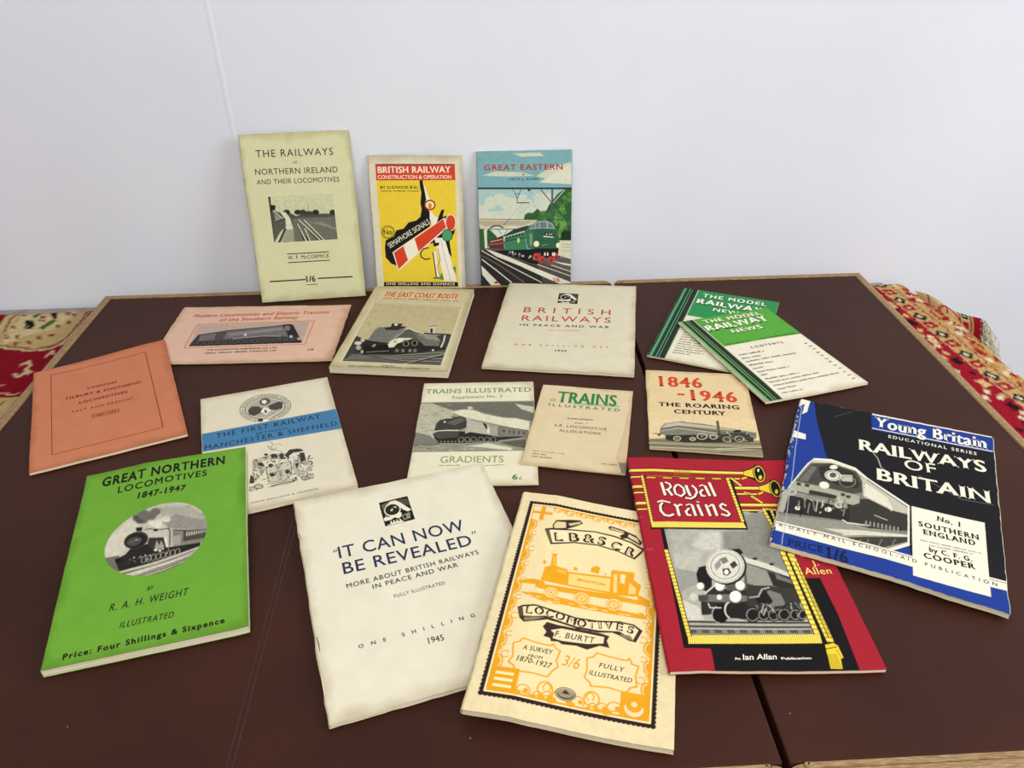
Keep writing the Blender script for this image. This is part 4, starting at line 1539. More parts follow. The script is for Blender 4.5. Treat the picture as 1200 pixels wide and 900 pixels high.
ART['gn'] = """T title_lettering 1c1a18 bb 147 1905 -10 1024 123 0.12|GREAT NORTHERN
T title_lettering 1c1a18 b 290 1777 -15 734 84 0.14|LOCOMOTIVES
T title_lettering 1c1a18 bb 462 1647 -87 394 76 0.12|1847-1947
T author_lettering 1c1a18 i 628 549 47 49 40 0|BY
T author_lettering 1c1a18 i 382 417 16 545 69 0.14|R. A. H. WEIGHT
T lettering 1c1a18 i 471 236 -8 363 55 0.12|ILLUSTRATED
T price_lettering 1c1a18 bb 131 52 26 1054 52 0.2|Price: Four Shillings & Sixpence
A oval_photograph 262 705 1050 1513 3 bcb5a4|1045 1109 1042 1161 1032 1212 1016 1262 993 1309 965 1352 931 1391 893 1426 851 1455 805 1478 757 1494 707 1505 656 1508 606 1505 556 1494 508 1478 462 1455 420 1426 381 1391 348 1352 320 1309 297 1262 281 1212 271 1161 267 1109 271 1057 281 1006 297 956 319 909 348 866 381 827 420 792 462 763 507 740 556 723 606 713 656 710 707 713 757 723 805 740 851 763 893 792 931 827 965 866 993 909 1016 956 1032 1006 1042 1057
P cbc4b2 278 1003 278 1197 439 1430 501 1295 426 1069 387 995
P 8f8a80 683 1296 814 1362 1056 1248 1058 1062 739 1190
P a8a294 638 1478 898 1407 1040 1203 989 1197 781 1349 679 1361
E 6b675f 492 1400 51 -17 5 -55
E 6b675f 531 1438 47 -16 4 -51
E 6b675f 584 1394 52 -18 4 -55
E 6b675f 624 1431 43 -15 3 -46
E 6b675f 528 1362 43 -14 4 -46
E 4e4b45 504 1358 34 -11 3 -31
E 4e4b45 474 1412 24 -8 2 -22
E d5cfbe 616 1294 38 -13 2 -35
E d5cfbe 658 1299 30 -10 2 -27
E d5cfbe 716 1303 34 -12 2 -31
E d5cfbe 652 1257 34 -12 2 -31
B 0.9 
P 6e6a60 287 995 387 995 412 906 402 794 307 890
P 26241f 361 956 434 994 460 1047 616 1073 767 976 994 956 996 909 603 839 407 815
P 7e7a6e 773 1166 1058 1074 1027 944 783 971
P 4a4740 858 1124 1058 1068 1043 985 862 1002
P b9b3a2 881 1103 891 1101 893 1051 883 1052
P b9b3a2 900 1099 910 1096 911 1050 901 1051
P b9b3a2 918 1095 928 1092 929 1050 920 1051
P b9b3a2 937 1090 947 1088 948 1049 938 1050
P b9b3a2 955 1086 965 1084 966 1049 956 1050
P b9b3a2 973 1082 983 1079 984 1048 974 1049
P b9b3a2 992 1077 1002 1075 1002 1047 992 1049
P b9b3a2 1010 1073 1020 1071 1021 1047 1011 1048
P b9b3a2 1028 1069 1038 1066 1039 1046 1029 1047
P a09a8a 773 1093 839 1085 843 980 778 984
L 3c3a34 9 773 1166 866 1121 862 1014
P bdb7a6 506 1237 588 1229 740 1159 735 1100 595 1135 541 1208
P 35332d 595 1135 711 1102 742 984 638 982 585 1059
P 1f1d19 481 1289 535 1278 531 1229 489 1243
P 1f1d19 621 1224 654 1219 656 1188 623 1199
L 1f1d19 9 554 1240 587 1242 655 1206 739 1192 753 1154 759 990
P d8d2c0 707 1104 732 1095 750 982 734 981
E 3a3832 497 1137 88 19 28 -98
E 24221e 495 1133 77 17 24 -85
E 4c4942 484 1126 52 12 15 -51
L 8a8578 4 444 1125 538 1140
E b9b3a2 498 1140 5 -1 1 -8
P a09a8a 646 1004 655 1085 682 1016 679 970
P a09a8a 679 993 688 1074 715 1005 712 959
E e0dac8 655 977 13 -4 1 -15
E e0dac8 688 961 10 -3 1 -12
P 15140f 359 968 402 961 412 912 369 918
R a09a8a 5 575 894 16 -13 -5 -32 0 360
R a09a8a 5 610 897 16 -13 -5 -32 0 360
R a09a8a 5 645 899 16 -13 -6 -32 0 360
R a09a8a 5 680 902 16 -13 -6 -31 0 360
R a09a8a 5 715 903 16 -13 -6 -31 0 360
R a09a8a 5 751 904 16 -13 -6 -31 0 360
R a09a8a 5 786 905 16 -13 -7 -31 0 360
R a09a8a 5 822 906 16 -13 -7 -30 0 360
E b9b3a2 712 973 5 -2 1 -10
E 6e6a60 471 925 5 -1 1 -10
E 6e6a60 751 972 5 -2 1 -10
E 4a4740 505 940 5 -1 1 -10
E 6e6a60 508 896 5 -1 1 -10
E 4a4740 637 942 5 -1 1 -10
E 6e6a60 696 939 5 -2 1 -10
E 6e6a60 536 924 5 -1 1 -10
E b9b3a2 501 939 5 -1 1 -10
E b9b3a2 582 941 5 -1 1 -10
E b9b3a2 620 930 5 -1 1 -10
E 4a4740 582 897 5 -1 1 -10
E 4a4740 587 922 5 -1 1 -10
E 4a4740 517 884 5 -1 1 -10
E 4a4740 466 888 5 -1 1 -10
E 6e6a60 756 942 5 -2 1 -10
E b9b3a2 548 934 5 -1 1 -10
E b9b3a2 606 893 5 -1 1 -10
E 4a4740 488 914 5 -1 1 -10
E 4a4740 654 961 5 -2 1 -10
E 4a4740 737 921 5 -2 1 -10
E 4a4740 483 915 5 -1 1 -10
E 6e6a60 753 961 5 -2 1 -10
E b9b3a2 744 914 5 -2 1 -10
P 8d887a 409 792 606 804 964 862 949 833 810 766 523 714
P c9c3b2 450 769 698 812 949 850 917 833 685 781 506 736
L 3a3832 8 418 784 652 808 956 877
L 3a3832 7 552 722 718 748 918 810
P 5e5a50 569 706 719 731 903 792 811 743 690 711
B 0.28 
N 0.12 4 
N 0.09 1.6 
N 0.15 0.8 
Z"""
ART['rev'] = """T title_lettering 28304e b1 285 1410 -3 1014 127 0.06|IT CAN NOW
T title_lettering 28304e b1 293 1236 -9 1017 121 0.06|BE REVEALED
P 28304e 252 1513 261 1513 255 1484 250 1485
P 28304e 269 1514 279 1515 272 1485 267 1487
P 28304e 1342 1371 1353 1371 1342 1341 1337 1343
P 28304e 1364 1372 1374 1372 1363 1342 1358 1343
T subtitle_lettering 3a3c48 b1 294 1089 28 1036 46 0.12|MORE ABOUT BRITISH RAILWAYS
T subtitle_lettering 3a3c48 b1 479 1022 26 662 45 0.12|IN PEACE AND WAR
T subtitle_lettering 55565a s 613 889 28 388 32 0.1|FULLY ILLUSTRATED
T price_lettering 28304e b1 289 523 12 1136 32 1.5|ONE SHILLING NET
T year_lettering 3a3c48 r 753 408 -41 112 52 0|1945
P 7a5a3a -9 721 23 716 32 652 28 584 -11 557 -12 639
P a08a5c -11 1782 18 1779 20 1699 -10 1701
A cover_woodcut 688 1646 942 1957 4 1b1b18|691 1945 940 1957 942 1657 688 1646
P 5d5a52 706 1909 803 1944 765 1826 719 1706
P 4d4540 835 1936 928 1925 934 1834 878 1862
P e4dcc0 740 1886 790 1931 830 1933 865 1892 934 1780 903 1767 870 1801 840 1860 803 1895 760 1862
P e4dcc0 853 1827 849 1802 838 1779 822 1761 801 1750 779 1747 757 1752 739 1765 725 1785 718 1808 718 1834 726 1859 739 1880 758 1895 779 1903 801 1902 822 1892 838 1875 849 1853 853 1827
P 26251f 845 1830 842 1808 832 1789 818 1774 799 1764 780 1762 760 1766 744 1777 732 1793 726 1814 726 1836 732 1857 744 1874 761 1887 780 1894 800 1893 818 1885 832 1870 842 1852 845 1830
P d8d0b6 765 1820 780 1839 795 1840 780 1809
P d8d0b6 795 1858 820 1859 825 1835
P e4dcc0 694 1740 714 1759 744 1748 774 1761 805 1751 830 1781 850 1770 840 1728 815 1710 784 1732 754 1713 724 1712 699 1711
P e4dcc0 739 1695 749 1701 754 1672 744 1663
P e4dcc0 764 1696 774 1702 779 1673 769 1664
P e4dcc0 789 1697 799 1703 804 1674 794 1665
P e4dcc0 815 1698 825 1704 830 1675 820 1666
P 8a8474 845 1740 916 1755 906 1684 850 1676
P 1b1b18 855 1729 876 1736 876 1695 858 1691
P e4dcc0 701 1655 764 1678 840 1676 845 1658
Z"""
ART['lbscr'] = """A cover_picture 0 0 1322 2091 2.3 e0cfa2|
N 0.05 9 
E 2e1c16 102 140 19 0 0 19
E 2e1c16 132 140 19 0 0 19
E 2e1c16 162 140 19 0 0 19
E 2e1c16 192 140 19 0 0 19
E 2e1c16 222 140 19 0 0 19
E 2e1c16 253 140 19 0 0 19
E 2e1c16 283 140 19 0 0 19
E 2e1c16 313 140 19 0 0 19
E 2e1c16 343 140 19 0 0 19
E 2e1c16 374 140 19 0 0 19
E 2e1c16 404 140 19 0 0 19
E 2e1c16 434 140 19 0 0 19
E 2e1c16 464 140 19 0 0 19
E 2e1c16 494 140 19 0 0 19
E 2e1c16 525 140 19 0 0 19
E 2e1c16 555 140 19 0 0 19
E 2e1c16 585 140 19 0 0 19
E 2e1c16 615 140 19 0 0 19
E 2e1c16 646 140 19 0 0 19
E 2e1c16 676 140 19 0 0 19
E 2e1c16 706 140 19 0 0 19
E 2e1c16 736 140 19 0 0 19
E 2e1c16 766 140 19 0 0 19
E 2e1c16 797 140 19 0 0 19
E 2e1c16 827 140 19 0 0 19
E 2e1c16 857 140 19 0 0 19
E 2e1c16 887 140 19 0 0 19
E 2e1c16 917 140 19 0 0 19
E 2e1c16 948 140 19 0 0 19
E 2e1c16 978 140 19 0 0 19
E 2e1c16 1008 140 19 0 0 19
E 2e1c16 1038 140 19 0 0 19
E 2e1c16 1069 140 19 0 0 19
E 2e1c16 1099 140 19 0 0 19
E 2e1c16 1129 140 19 0 0 19
E 2e1c16 1159 140 19 0 0 19
E 2e1c16 1189 140 19 0 0 19
E 2e1c16 102 1969 19 0 0 19
E 2e1c16 132 1969 19 0 0 19
E 2e1c16 162 1969 19 0 0 19
E 2e1c16 192 1969 19 0 0 19
E 2e1c16 222 1969 19 0 0 19
E 2e1c16 253 1969 19 0 0 19
E 2e1c16 283 1969 19 0 0 19
E 2e1c16 313 1969 19 0 0 19
E 2e1c16 343 1969 19 0 0 19
E 2e1c16 374 1969 19 0 0 19
E 2e1c16 404 1969 19 0 0 19
E 2e1c16 434 1969 19 0 0 19
E 2e1c16 464 1969 19 0 0 19
E 2e1c16 494 1969 19 0 0 19
E 2e1c16 525 1969 19 0 0 19
E 2e1c16 555 1969 19 0 0 19
E 2e1c16 585 1969 19 0 0 19
E 2e1c16 615 1969 19 0 0 19
E 2e1c16 646 1969 19 0 0 19
E 2e1c16 676 1969 19 0 0 19
E 2e1c16 706 1969 19 0 0 19
E 2e1c16 736 1969 19 0 0 19
E 2e1c16 766 1969 19 0 0 19
E 2e1c16 797 1969 19 0 0 19
E 2e1c16 827 1969 19 0 0 19
E 2e1c16 857 1969 19 0 0 19
E 2e1c16 887 1969 19 0 0 19
E 2e1c16 917 1969 19 0 0 19
E 2e1c16 948 1969 19 0 0 19
E 2e1c16 978 1969 19 0 0 19
E 2e1c16 1008 1969 19 0 0 19
E 2e1c16 1038 1969 19 0 0 19
E 2e1c16 1069 1969 19 0 0 19
E 2e1c16 1099 1969 19 0 0 19
E 2e1c16 1129 1969 19 0 0 19
E 2e1c16 1159 1969 19 0 0 19
E 2e1c16 1189 1969 19 0 0 19
E 2e1c16 102 140 19 0 0 19
E 2e1c16 102 171 19 0 0 19
E 2e1c16 102 203 19 0 0 19
E 2e1c16 102 234 19 0 0 19
E 2e1c16 102 266 19 0 0 19
E 2e1c16 102 297 19 0 0 19
E 2e1c16 102 329 19 0 0 19
E 2e1c16 102 360 19 0 0 19
E 2e1c16 102 392 19 0 0 19
E 2e1c16 102 424 19 0 0 19
E 2e1c16 102 455 19 0 0 19
E 2e1c16 102 487 19 0 0 19
E 2e1c16 102 518 19 0 0 19
E 2e1c16 102 550 19 0 0 19
E 2e1c16 102 581 19 0 0 19
E 2e1c16 102 613 19 0 0 19
E 2e1c16 102 644 19 0 0 19
E 2e1c16 102 676 19 0 0 19
E 2e1c16 102 708 19 0 0 19
E 2e1c16 102 739 19 0 0 19
E 2e1c16 102 771 19 0 0 19
E 2e1c16 102 802 19 0 0 19
E 2e1c16 102 834 19 0 0 19
E 2e1c16 102 865 19 0 0 19
E 2e1c16 102 897 19 0 0 19
E 2e1c16 102 928 19 0 0 19
E 2e1c16 102 960 19 0 0 19
E 2e1c16 102 991 19 0 0 19
E 2e1c16 102 1023 19 0 0 19
E 2e1c16 102 1055 19 0 0 19
E 2e1c16 102 1086 19 0 0 19
E 2e1c16 102 1118 19 0 0 19
E 2e1c16 102 1149 19 0 0 19
E 2e1c16 102 1181 19 0 0 19
E 2e1c16 102 1212 19 0 0 19
E 2e1c16 102 1244 19 0 0 19
E 2e1c16 102 1275 19 0 0 19
E 2e1c16 102 1307 19 0 0 19
E 2e1c16 102 1338 19 0 0 19
E 2e1c16 102 1370 19 0 0 19
E 2e1c16 102 1402 19 0 0 19
E 2e1c16 102 1433 19 0 0 19
E 2e1c16 102 1465 19 0 0 19
E 2e1c16 102 1496 19 0 0 19
E 2e1c16 102 1528 19 0 0 19
E 2e1c16 102 1559 19 0 0 19
E 2e1c16 102 1591 19 0 0 19
E 2e1c16 102 1622 19 0 0 19
E 2e1c16 102 1654 19 0 0 19
E 2e1c16 102 1686 19 0 0 19
E 2e1c16 102 1717 19 0 0 19
E 2e1c16 102 1749 19 0 0 19
E 2e1c16 102 1780 19 0 0 19
E 2e1c16 102 1812 19 0 0 19
E 2e1c16 102 1843 19 0 0 19
E 2e1c16 102 1875 19 0 0 19
E 2e1c16 102 1906 19 0 0 19
E 2e1c16 102 1938 19 0 0 19
E 2e1c16 102 1969 19 0 0 19
E 2e1c16 1189 140 19 0 0 19
E 2e1c16 1189 171 19 0 0 19
E 2e1c16 1189 203 19 0 0 19
E 2e1c16 1189 234 19 0 0 19
E 2e1c16 1189 266 19 0 0 19
E 2e1c16 1189 297 19 0 0 19
E 2e1c16 1189 329 19 0 0 19
E 2e1c16 1189 360 19 0 0 19
E 2e1c16 1189 392 19 0 0 19
E 2e1c16 1189 424 19 0 0 19
E 2e1c16 1189 455 19 0 0 19
E 2e1c16 1189 487 19 0 0 19
E 2e1c16 1189 518 19 0 0 19
E 2e1c16 1189 550 19 0 0 19
E 2e1c16 1189 581 19 0 0 19
E 2e1c16 1189 613 19 0 0 19
E 2e1c16 1189 644 19 0 0 19
E 2e1c16 1189 676 19 0 0 19
E 2e1c16 1189 708 19 0 0 19
E 2e1c16 1189 739 19 0 0 19
E 2e1c16 1189 771 19 0 0 19
E 2e1c16 1189 802 19 0 0 19
E 2e1c16 1189 834 19 0 0 19
E 2e1c16 1189 865 19 0 0 19
E 2e1c16 1189 897 19 0 0 19
E 2e1c16 1189 928 19 0 0 19
E 2e1c16 1189 960 19 0 0 19
E 2e1c16 1189 991 19 0 0 19
E 2e1c16 1189 1023 19 0 0 19
E 2e1c16 1189 1055 19 0 0 19
E 2e1c16 1189 1086 19 0 0 19
E 2e1c16 1189 1118 19 0 0 19
E 2e1c16 1189 1149 19 0 0 19
E 2e1c16 1189 1181 19 0 0 19
E 2e1c16 1189 1212 19 0 0 19
E 2e1c16 1189 1244 19 0 0 19
E 2e1c16 1189 1275 19 0 0 19
E 2e1c16 1189 1307 19 0 0 19
E 2e1c16 1189 1338 19 0 0 19
E 2e1c16 1189 1370 19 0 0 19
E 2e1c16 1189 1402 19 0 0 19
E 2e1c16 1189 1433 19 0 0 19
E 2e1c16 1189 1465 19 0 0 19
E 2e1c16 1189 1496 19 0 0 19
E 2e1c16 1189 1528 19 0 0 19
E 2e1c16 1189 1559 19 0 0 19
E 2e1c16 1189 1591 19 0 0 19
E 2e1c16 1189 1622 19 0 0 19
E 2e1c16 1189 1654 19 0 0 19
E 2e1c16 1189 1686 19 0 0 19
E 2e1c16 1189 1717 19 0 0 19
E 2e1c16 1189 1749 19 0 0 19
E 2e1c16 1189 1780 19 0 0 19
E 2e1c16 1189 1812 19 0 0 19
E 2e1c16 1189 1843 19 0 0 19
E 2e1c16 1189 1875 19 0 0 19
E 2e1c16 1189 1906 19 0 0 19
E 2e1c16 1189 1938 19 0 0 19
E 2e1c16 1189 1969 19 0 0 19
P 2e1c16 96 134 1195 134 1195 1975 96 1975
P f2e4b8 116 154 1175 154 1175 1955 116 1955
P e09c1e 126 164 1165 164 1165 1945 126 1945
P e6d3a0 146 180 1145 180 1145 1929 146 1929
P e09c1e 142 325 154 327 166 332 176 341 184 353 190 367 193 382 193 397 190 413 184 427 176 438 166 447 154 453 142 455
R e6d3a0 7 142 390 37 0 0 49 -80 80
R e09c1e 8 194 457 26 0 0 26 40 330
P e09c1e 142 467 149 468 156 471 162 476 166 483 170 491 171 500 171 509 170 517 166 525 162 532 156 537 149 540 142 542
R e6d3a0 7 142 504 21 0 0 28 -80 80
R e09c1e 8 172 543 15 0 0 15 40 330
P e09c1e 142 515 152 517 162 521 171 529 178 539 183 551 185 563 185 577 183 590 178 601 171 611 162 619 152 623 142 625
R e6d3a0 7 142 570 31 0 0 41 -80 80
R e09c1e 8 186 627 22 0 0 22 40 330
P e09c1e 142 637 147 638 153 640 158 644 161 650 164 656 165 663 165 670 164 677 161 684 158 689 153 693 147 696 142 697
R e6d3a0 7 142 667 17 0 0 22 -80 80
R e09c1e 8 166 698 12 0 0 12 40 330
P e09c1e 142 655 154 657 166 662 176 671 184 683 190 697 193 712 193 727 190 743 184 757 176 768 166 777 154 783 142 785
R e6d3a0 7 142 720 37 0 0 49 -80 80
R e09c1e 8 194 787 26 0 0 26 40 330
P e09c1e 142 797 149 798 156 801 162 806 166 813 170 821 171 830 171 839 170 847 166 855 162 862 156 867 149 870 142 872
R e6d3a0 7 142 834 21 0 0 28 -80 80
R e09c1e 8 172 873 15 0 0 15 40 330
P e09c1e 142 845 152 847 162 851 171 859 178 869 183 881 185 893 185 907 183 920 178 931 171 941 162 949 152 953 142 955
R e6d3a0 7 142 900 31 0 0 41 -80 80
R e09c1e 8 186 957 22 0 0 22 40 330
P e09c1e 142 967 147 968 153 970 158 974 161 980 164 986 165 993 165 1000 164 1007 161 1014 158 1019 153 1023 147 1026 142 1027
R e6d3a0 7 142 997 17 0 0 22 -80 80
R e09c1e 8 166 1028 12 0 0 12 40 330
P e09c1e 142 985 154 987 166 992 176 1001 184 1013 190 1027 193 1042 193 1057 190 1073 184 1087 176 1098 166 1107 154 1113 142 1115
R e6d3a0 7 142 1050 37 0 0 49 -80 80
R e09c1e 8 194 1117 26 0 0 26 40 330
P e09c1e 142 1127 149 1128 156 1131 162 1136 166 1143 170 1151 171 1160 171 1169 170 1177 166 1185 162 1192 156 1197 149 1200 142 1202
R e6d3a0 7 142 1164 21 0 0 28 -80 80
R e09c1e 8 172 1203 15 0 0 15 40 330
P e09c1e 142 1175 152 1177 162 1181 171 1189 178 1199 183 1211 185 1223 185 1237 183 1250 178 1261 171 1271 162 1279 152 1283 142 1285
R e6d3a0 7 142 1230 31 0 0 41 -80 80
R e09c1e 8 186 1287 22 0 0 22 40 330
P e09c1e 142 1297 147 1298 153 1300 158 1304 161 1310 164 1316 165 1323 165 1330 164 1337 161 1344 158 1349 153 1353 147 1356 142 1357
R e6d3a0 7 142 1327 17 0 0 22 -80 80
R e09c1e 8 166 1358 12 0 0 12 40 330
P e09c1e 142 1315 154 1317 166 1322 176 1331 184 1343 190 1357 193 1372 193 1387 190 1403 184 1417 176 1428 166 1437 154 1443 142 1445
R e6d3a0 7 142 1380 37 0 0 49 -80 80
R e09c1e 8 194 1447 26 0 0 26 40 330
P e09c1e 142 1457 149 1458 156 1461 162 1466 166 1473 170 1481 171 1490 171 1499 170 1507 166 1515 162 1522 156 1527 149 1530 142 1532
R e6d3a0 7 142 1494 21 0 0 28 -80 80
R e09c1e 8 172 1533 15 0 0 15 40 330
P e09c1e 142 1505 152 1507 162 1511 171 1519 178 1529 183 1541 185 1553 185 1567 183 1580 178 1591 171 1601 162 1609 152 1613 142 1615
R e6d3a0 7 142 1560 31 0 0 41 -80 80
R e09c1e 8 186 1617 22 0 0 22 40 330
P e09c1e 142 1627 147 1628 153 1630 158 1634 161 1640 164 1646 165 1653 165 1660 164 1667 161 1674 158 1679 153 1683 147 1686 142 1687
R e6d3a0 7 142 1657 17 0 0 22 -80 80
R e09c1e 8 166 1688 12 0 0 12 40 330
P e09c1e 142 1645 154 1647 166 1652 176 1661 184 1673 190 1687 193 1702 193 1717 190 1733 184 1747 176 1758 166 1767 154 1773 142 1775
R e6d3a0 7 142 1710 37 0 0 49 -80 80
R e09c1e 8 194 1777 26 0 0 26 40 330
P e09c1e 1149 325 1137 327 1125 332 1115 341 1107 353 1101 367 1098 382 1098 397 1101 413 1107 427 1115 438 1125 447 1137 453 1149 455
R e6d3a0 7 1149 390 -37 0 0 49 -80 80
R e09c1e 8 1097 457 -26 0 0 26 40 330
P e09c1e 1149 467 1142 468 1135 471 1130 476 1125 483 1121 491 1120 500 1120 509 1121 517 1125 525 1130 532 1135 537 1142 540 1149 542
R e6d3a0 7 1149 504 -21 0 0 28 -80 80
R e09c1e 8 1119 543 -15 0 0 15 40 330
P e09c1e 1149 515 1139 517 1129 521 1120 529 1113 539 1108 551 1106 563 1106 577 1108 590 1113 601 1120 611 1129 619 1139 623 1149 625
R e6d3a0 7 1149 570 -31 0 0 41 -80 80
R e09c1e 8 1105 627 -22 0 0 22 40 330
P e09c1e 1149 637 1144 638 1138 640 1133 644 1130 650 1127 656 1126 663 1126 670 1127 677 1130 684 1133 689 1138 693 1144 696 1149 697
R e6d3a0 7 1149 667 -17 0 0 22 -80 80
R e09c1e 8 1125 698 -12 0 0 12 40 330
P e09c1e 1149 655 1137 657 1125 662 1115 671 1107 683 1101 697 1098 712 1098 727 1101 743 1107 757 1115 768 1125 777 1137 783 1149 785
R e6d3a0 7 1149 720 -37 0 0 49 -80 80
R e09c1e 8 1097 787 -26 0 0 26 40 330
P e09c1e 1149 797 1142 798 1135 801 1130 806 1125 813 1121 821 1120 830 1120 839 1121 847 1125 855 1130 862 1135 867 1142 870 1149 872
R e6d3a0 7 1149 834 -21 0 0 28 -80 80
R e09c1e 8 1119 873 -15 0 0 15 40 330
P e09c1e 1149 845 1139 847 1129 851 1120 859 1113 869 1108 881 1106 893 1106 907 1108 920 1113 931 1120 941 1129 949 1139 953 1149 955
R e6d3a0 7 1149 900 -31 0 0 41 -80 80
R e09c1e 8 1105 957 -22 0 0 22 40 330
P e09c1e 1149 967 1144 968 1138 970 1133 974 1130 980 1127 986 1126 993 1126 1000 1127 1007 1130 1014 1133 1019 1138 1023 1144 1026 1149 1027
R e6d3a0 7 1149 997 -17 0 0 22 -80 80
R e09c1e 8 1125 1028 -12 0 0 12 40 330
P e09c1e 1149 985 1137 987 1125 992 1115 1001 1107 1013 1101 1027 1098 1042 1098 1057 1101 1073 1107 1087 1115 1098 1125 1107 1137 1113 1149 1115
R e6d3a0 7 1149 1050 -37 0 0 49 -80 80
R e09c1e 8 1097 1117 -26 0 0 26 40 330
P e09c1e 1149 1127 1142 1128 1135 1131 1130 1136 1125 1143 1121 1151 1120 1160 1120 1169 1121 1177 1125 1185 1130 1192 1135 1197 1142 1200 1149 1202
R e6d3a0 7 1149 1164 -21 0 0 28 -80 80
R e09c1e 8 1119 1203 -15 0 0 15 40 330
P e09c1e 1149 1175 1139 1177 1129 1181 1120 1189 1113 1199 1108 1211 1106 1223 1106 1237 1108 1250 1113 1261 1120 1271 1129 1279 1139 1283 1149 1285
R e6d3a0 7 1149 1230 -31 0 0 41 -80 80
R e09c1e 8 1105 1287 -22 0 0 22 40 330
P e09c1e 1149 1297 1144 1298 1138 1300 1133 1304 1130 1310 1127 1316 1126 1323 1126 1330 1127 1337 1130 1344 1133 1349 1138 1353 1144 1356 1149 1357
R e6d3a0 7 1149 1327 -17 0 0 22 -80 80
R e09c1e 8 1125 1358 -12 0 0 12 40 330
P e09c1e 1149 1315 1137 1317 1125 1322 1115 1331 1107 1343 1101 1357 1098 1372 1098 1387 1101 1403 1107 1417 1115 1428 1125 1437 1137 1443 1149 1445
R e6d3a0 7 1149 1380 -37 0 0 49 -80 80
R e09c1e 8 1097 1447 -26 0 0 26 40 330
P e09c1e 1149 1457 1142 1458 1135 1461 1130 1466 1125 1473 1121 1481 1120 1490 1120 1499 1121 1507 1125 1515 1130 1522 1135 1527 1142 1530 1149 1532
R e6d3a0 7 1149 1494 -21 0 0 28 -80 80
R e09c1e 8 1119 1533 -15 0 0 15 40 330
P e09c1e 1149 1505 1139 1507 1129 1511 1120 1519 1113 1529 1108 1541 1106 1553 1106 1567 1108 1580 1113 1591 1120 1601 1129 1609 1139 1613 1149 1615
R e6d3a0 7 1149 1560 -31 0 0 41 -80 80
R e09c1e 8 1105 1617 -22 0 0 22 40 330
P e09c1e 1149 1627 1144 1628 1138 1630 1133 1634 1130 1640 1127 1646 1126 1653 1126 1660 1127 1667 1130 1674 1133 1679 1138 1683 1144 1686 1149 1687
R e6d3a0 7 1149 1657 -17 0 0 22 -80 80
R e09c1e 8 1125 1688 -12 0 0 12 40 330
P e09c1e 1149 1645 1137 1647 1125 1652 1115 1661 1107 1673 1101 1687 1098 1702 1098 1717 1101 1733 1107 1747 1115 1758 1125 1767 1137 1773 1149 1775
R e6d3a0 7 1149 1710 -37 0 0 49 -80 80
R e09c1e 8 1097 1777 -26 0 0 26 40 330
R e09c1e 9 362 207 42 0 0 42 -30 250
E e09c1e 378 211 16 0 0 16
E e09c1e 320 182 29 0 0 21
R e09c1e 9 458 197 26 0 0 26 -30 250
E e09c1e 469 200 10 0 0 10
E e09c1e 432 182 18 0 0 13
R e09c1e 9 518 202 34 0 0 34 -30 250
E e09c1e 532 205 13 0 0 13
E e09c1e 484 182 23 0 0 17
R e09c1e 9 596 212 50 0 0 50 -30 250
E e09c1e 616 217 20 0 0 20
E e09c1e 546 182 35 0 0 25
R e09c1e 9 711 207 42 0 0 42 -30 250
E e09c1e 728 211 16 0 0 16
E e09c1e 669 182 29 0 0 21
R e09c1e 9 808 197 26 0 0 26 -30 250
E e09c1e 818 200 10 0 0 10
E e09c1e 782 182 18 0 0 13
R e09c1e 9 868 202 34 0 0 34 -30 250
E e09c1e 881 205 13 0 0 13
E e09c1e 834 182 23 0 0 17
R e09c1e 9 946 212 50 0 0 50 -30 250
E e09c1e 966 217 20 0 0 20
E e09c1e 896 182 35 0 0 25
R e09c1e 9 332 1912 26 0 0 -26 -30 250
E e09c1e 342 1909 10 0 0 10
E e09c1e 306 1927 18 0 0 13
R e09c1e 9 391 1917 18 0 0 -18 -30 250
E e09c1e 399 1915 7 0 0 7
E e09c1e 373 1927 12 0 0 9
R e09c1e 9 433 1908 32 0 0 -32 -30 250
E e09c1e 446 1905 12 0 0 12
E e09c1e 401 1927 22 0 0 16
R e09c1e 9 506 1915 20 0 0 -20 -30 250
E e09c1e 514 1913 8 0 0 8
E e09c1e 486 1927 14 0 0 10
R e09c1e 9 552 1912 26 0 0 -26 -30 250
E e09c1e 563 1909 10 0 0 10
E e09c1e 526 1927 18 0 0 13
R e09c1e 9 612 1917 18 0 0 -18 -30 250
E e09c1e 619 1915 7 0 0 7
E e09c1e 594 1927 12 0 0 9
R e09c1e 9 654 1908 32 0 0 -32 -30 250
E e09c1e 666 1905 12 0 0 12
E e09c1e 622 1927 22 0 0 16
R e09c1e 9 727 1915 20 0 0 -20 -30 250
E e09c1e 735 1913 8 0 0 8
E e09c1e 707 1927 14 0 0 10
R e09c1e 9 773 1912 26 0 0 -26 -30 250
E e09c1e 784 1909 10 0 0 10
E e09c1e 747 1927 18 0 0 13
R e09c1e 9 833 1917 18 0 0 -18 -30 250
E e09c1e 840 1915 7 0 0 7
E e09c1e 815 1927 12 0 0 9
R e09c1e 9 874 1908 32 0 0 -32 -30 250
E e09c1e 887 1905 12 0 0 12
E e09c1e 842 1927 22 0 0 16
R e09c1e 9 948 1915 20 0 0 -20 -30 250
E e09c1e 956 1913 8 0 0 8
E e09c1e 928 1927 14 0 0 10
R e09c1e 11 496 250 -48 0 0 55 -60 230
R e09c1e 9 506 265 -24 0 0 28 -60 260
L e09c1e 10 536 210 426 185 316 200
R e09c1e 11 796 250 48 0 0 55 -60 230
R e09c1e 9 786 265 24 0 0 28 -60 260
L e09c1e 10 756 210 866 185 976 200
P e09c1e 126 164 316 164 316 354 126 354
P e09c1e 975 164 1165 164 1165 354 975 354
P e6d3a0 136 1775 296 1775 296 1935 136 1935
P e6d3a0 1005 1775 1165 1775 1165 1935 1005 1935
P e09c1e 196 1775 231 1775 231 1935 196 1935
P e09c1e 136 1845 296 1845 296 1875 136 1875
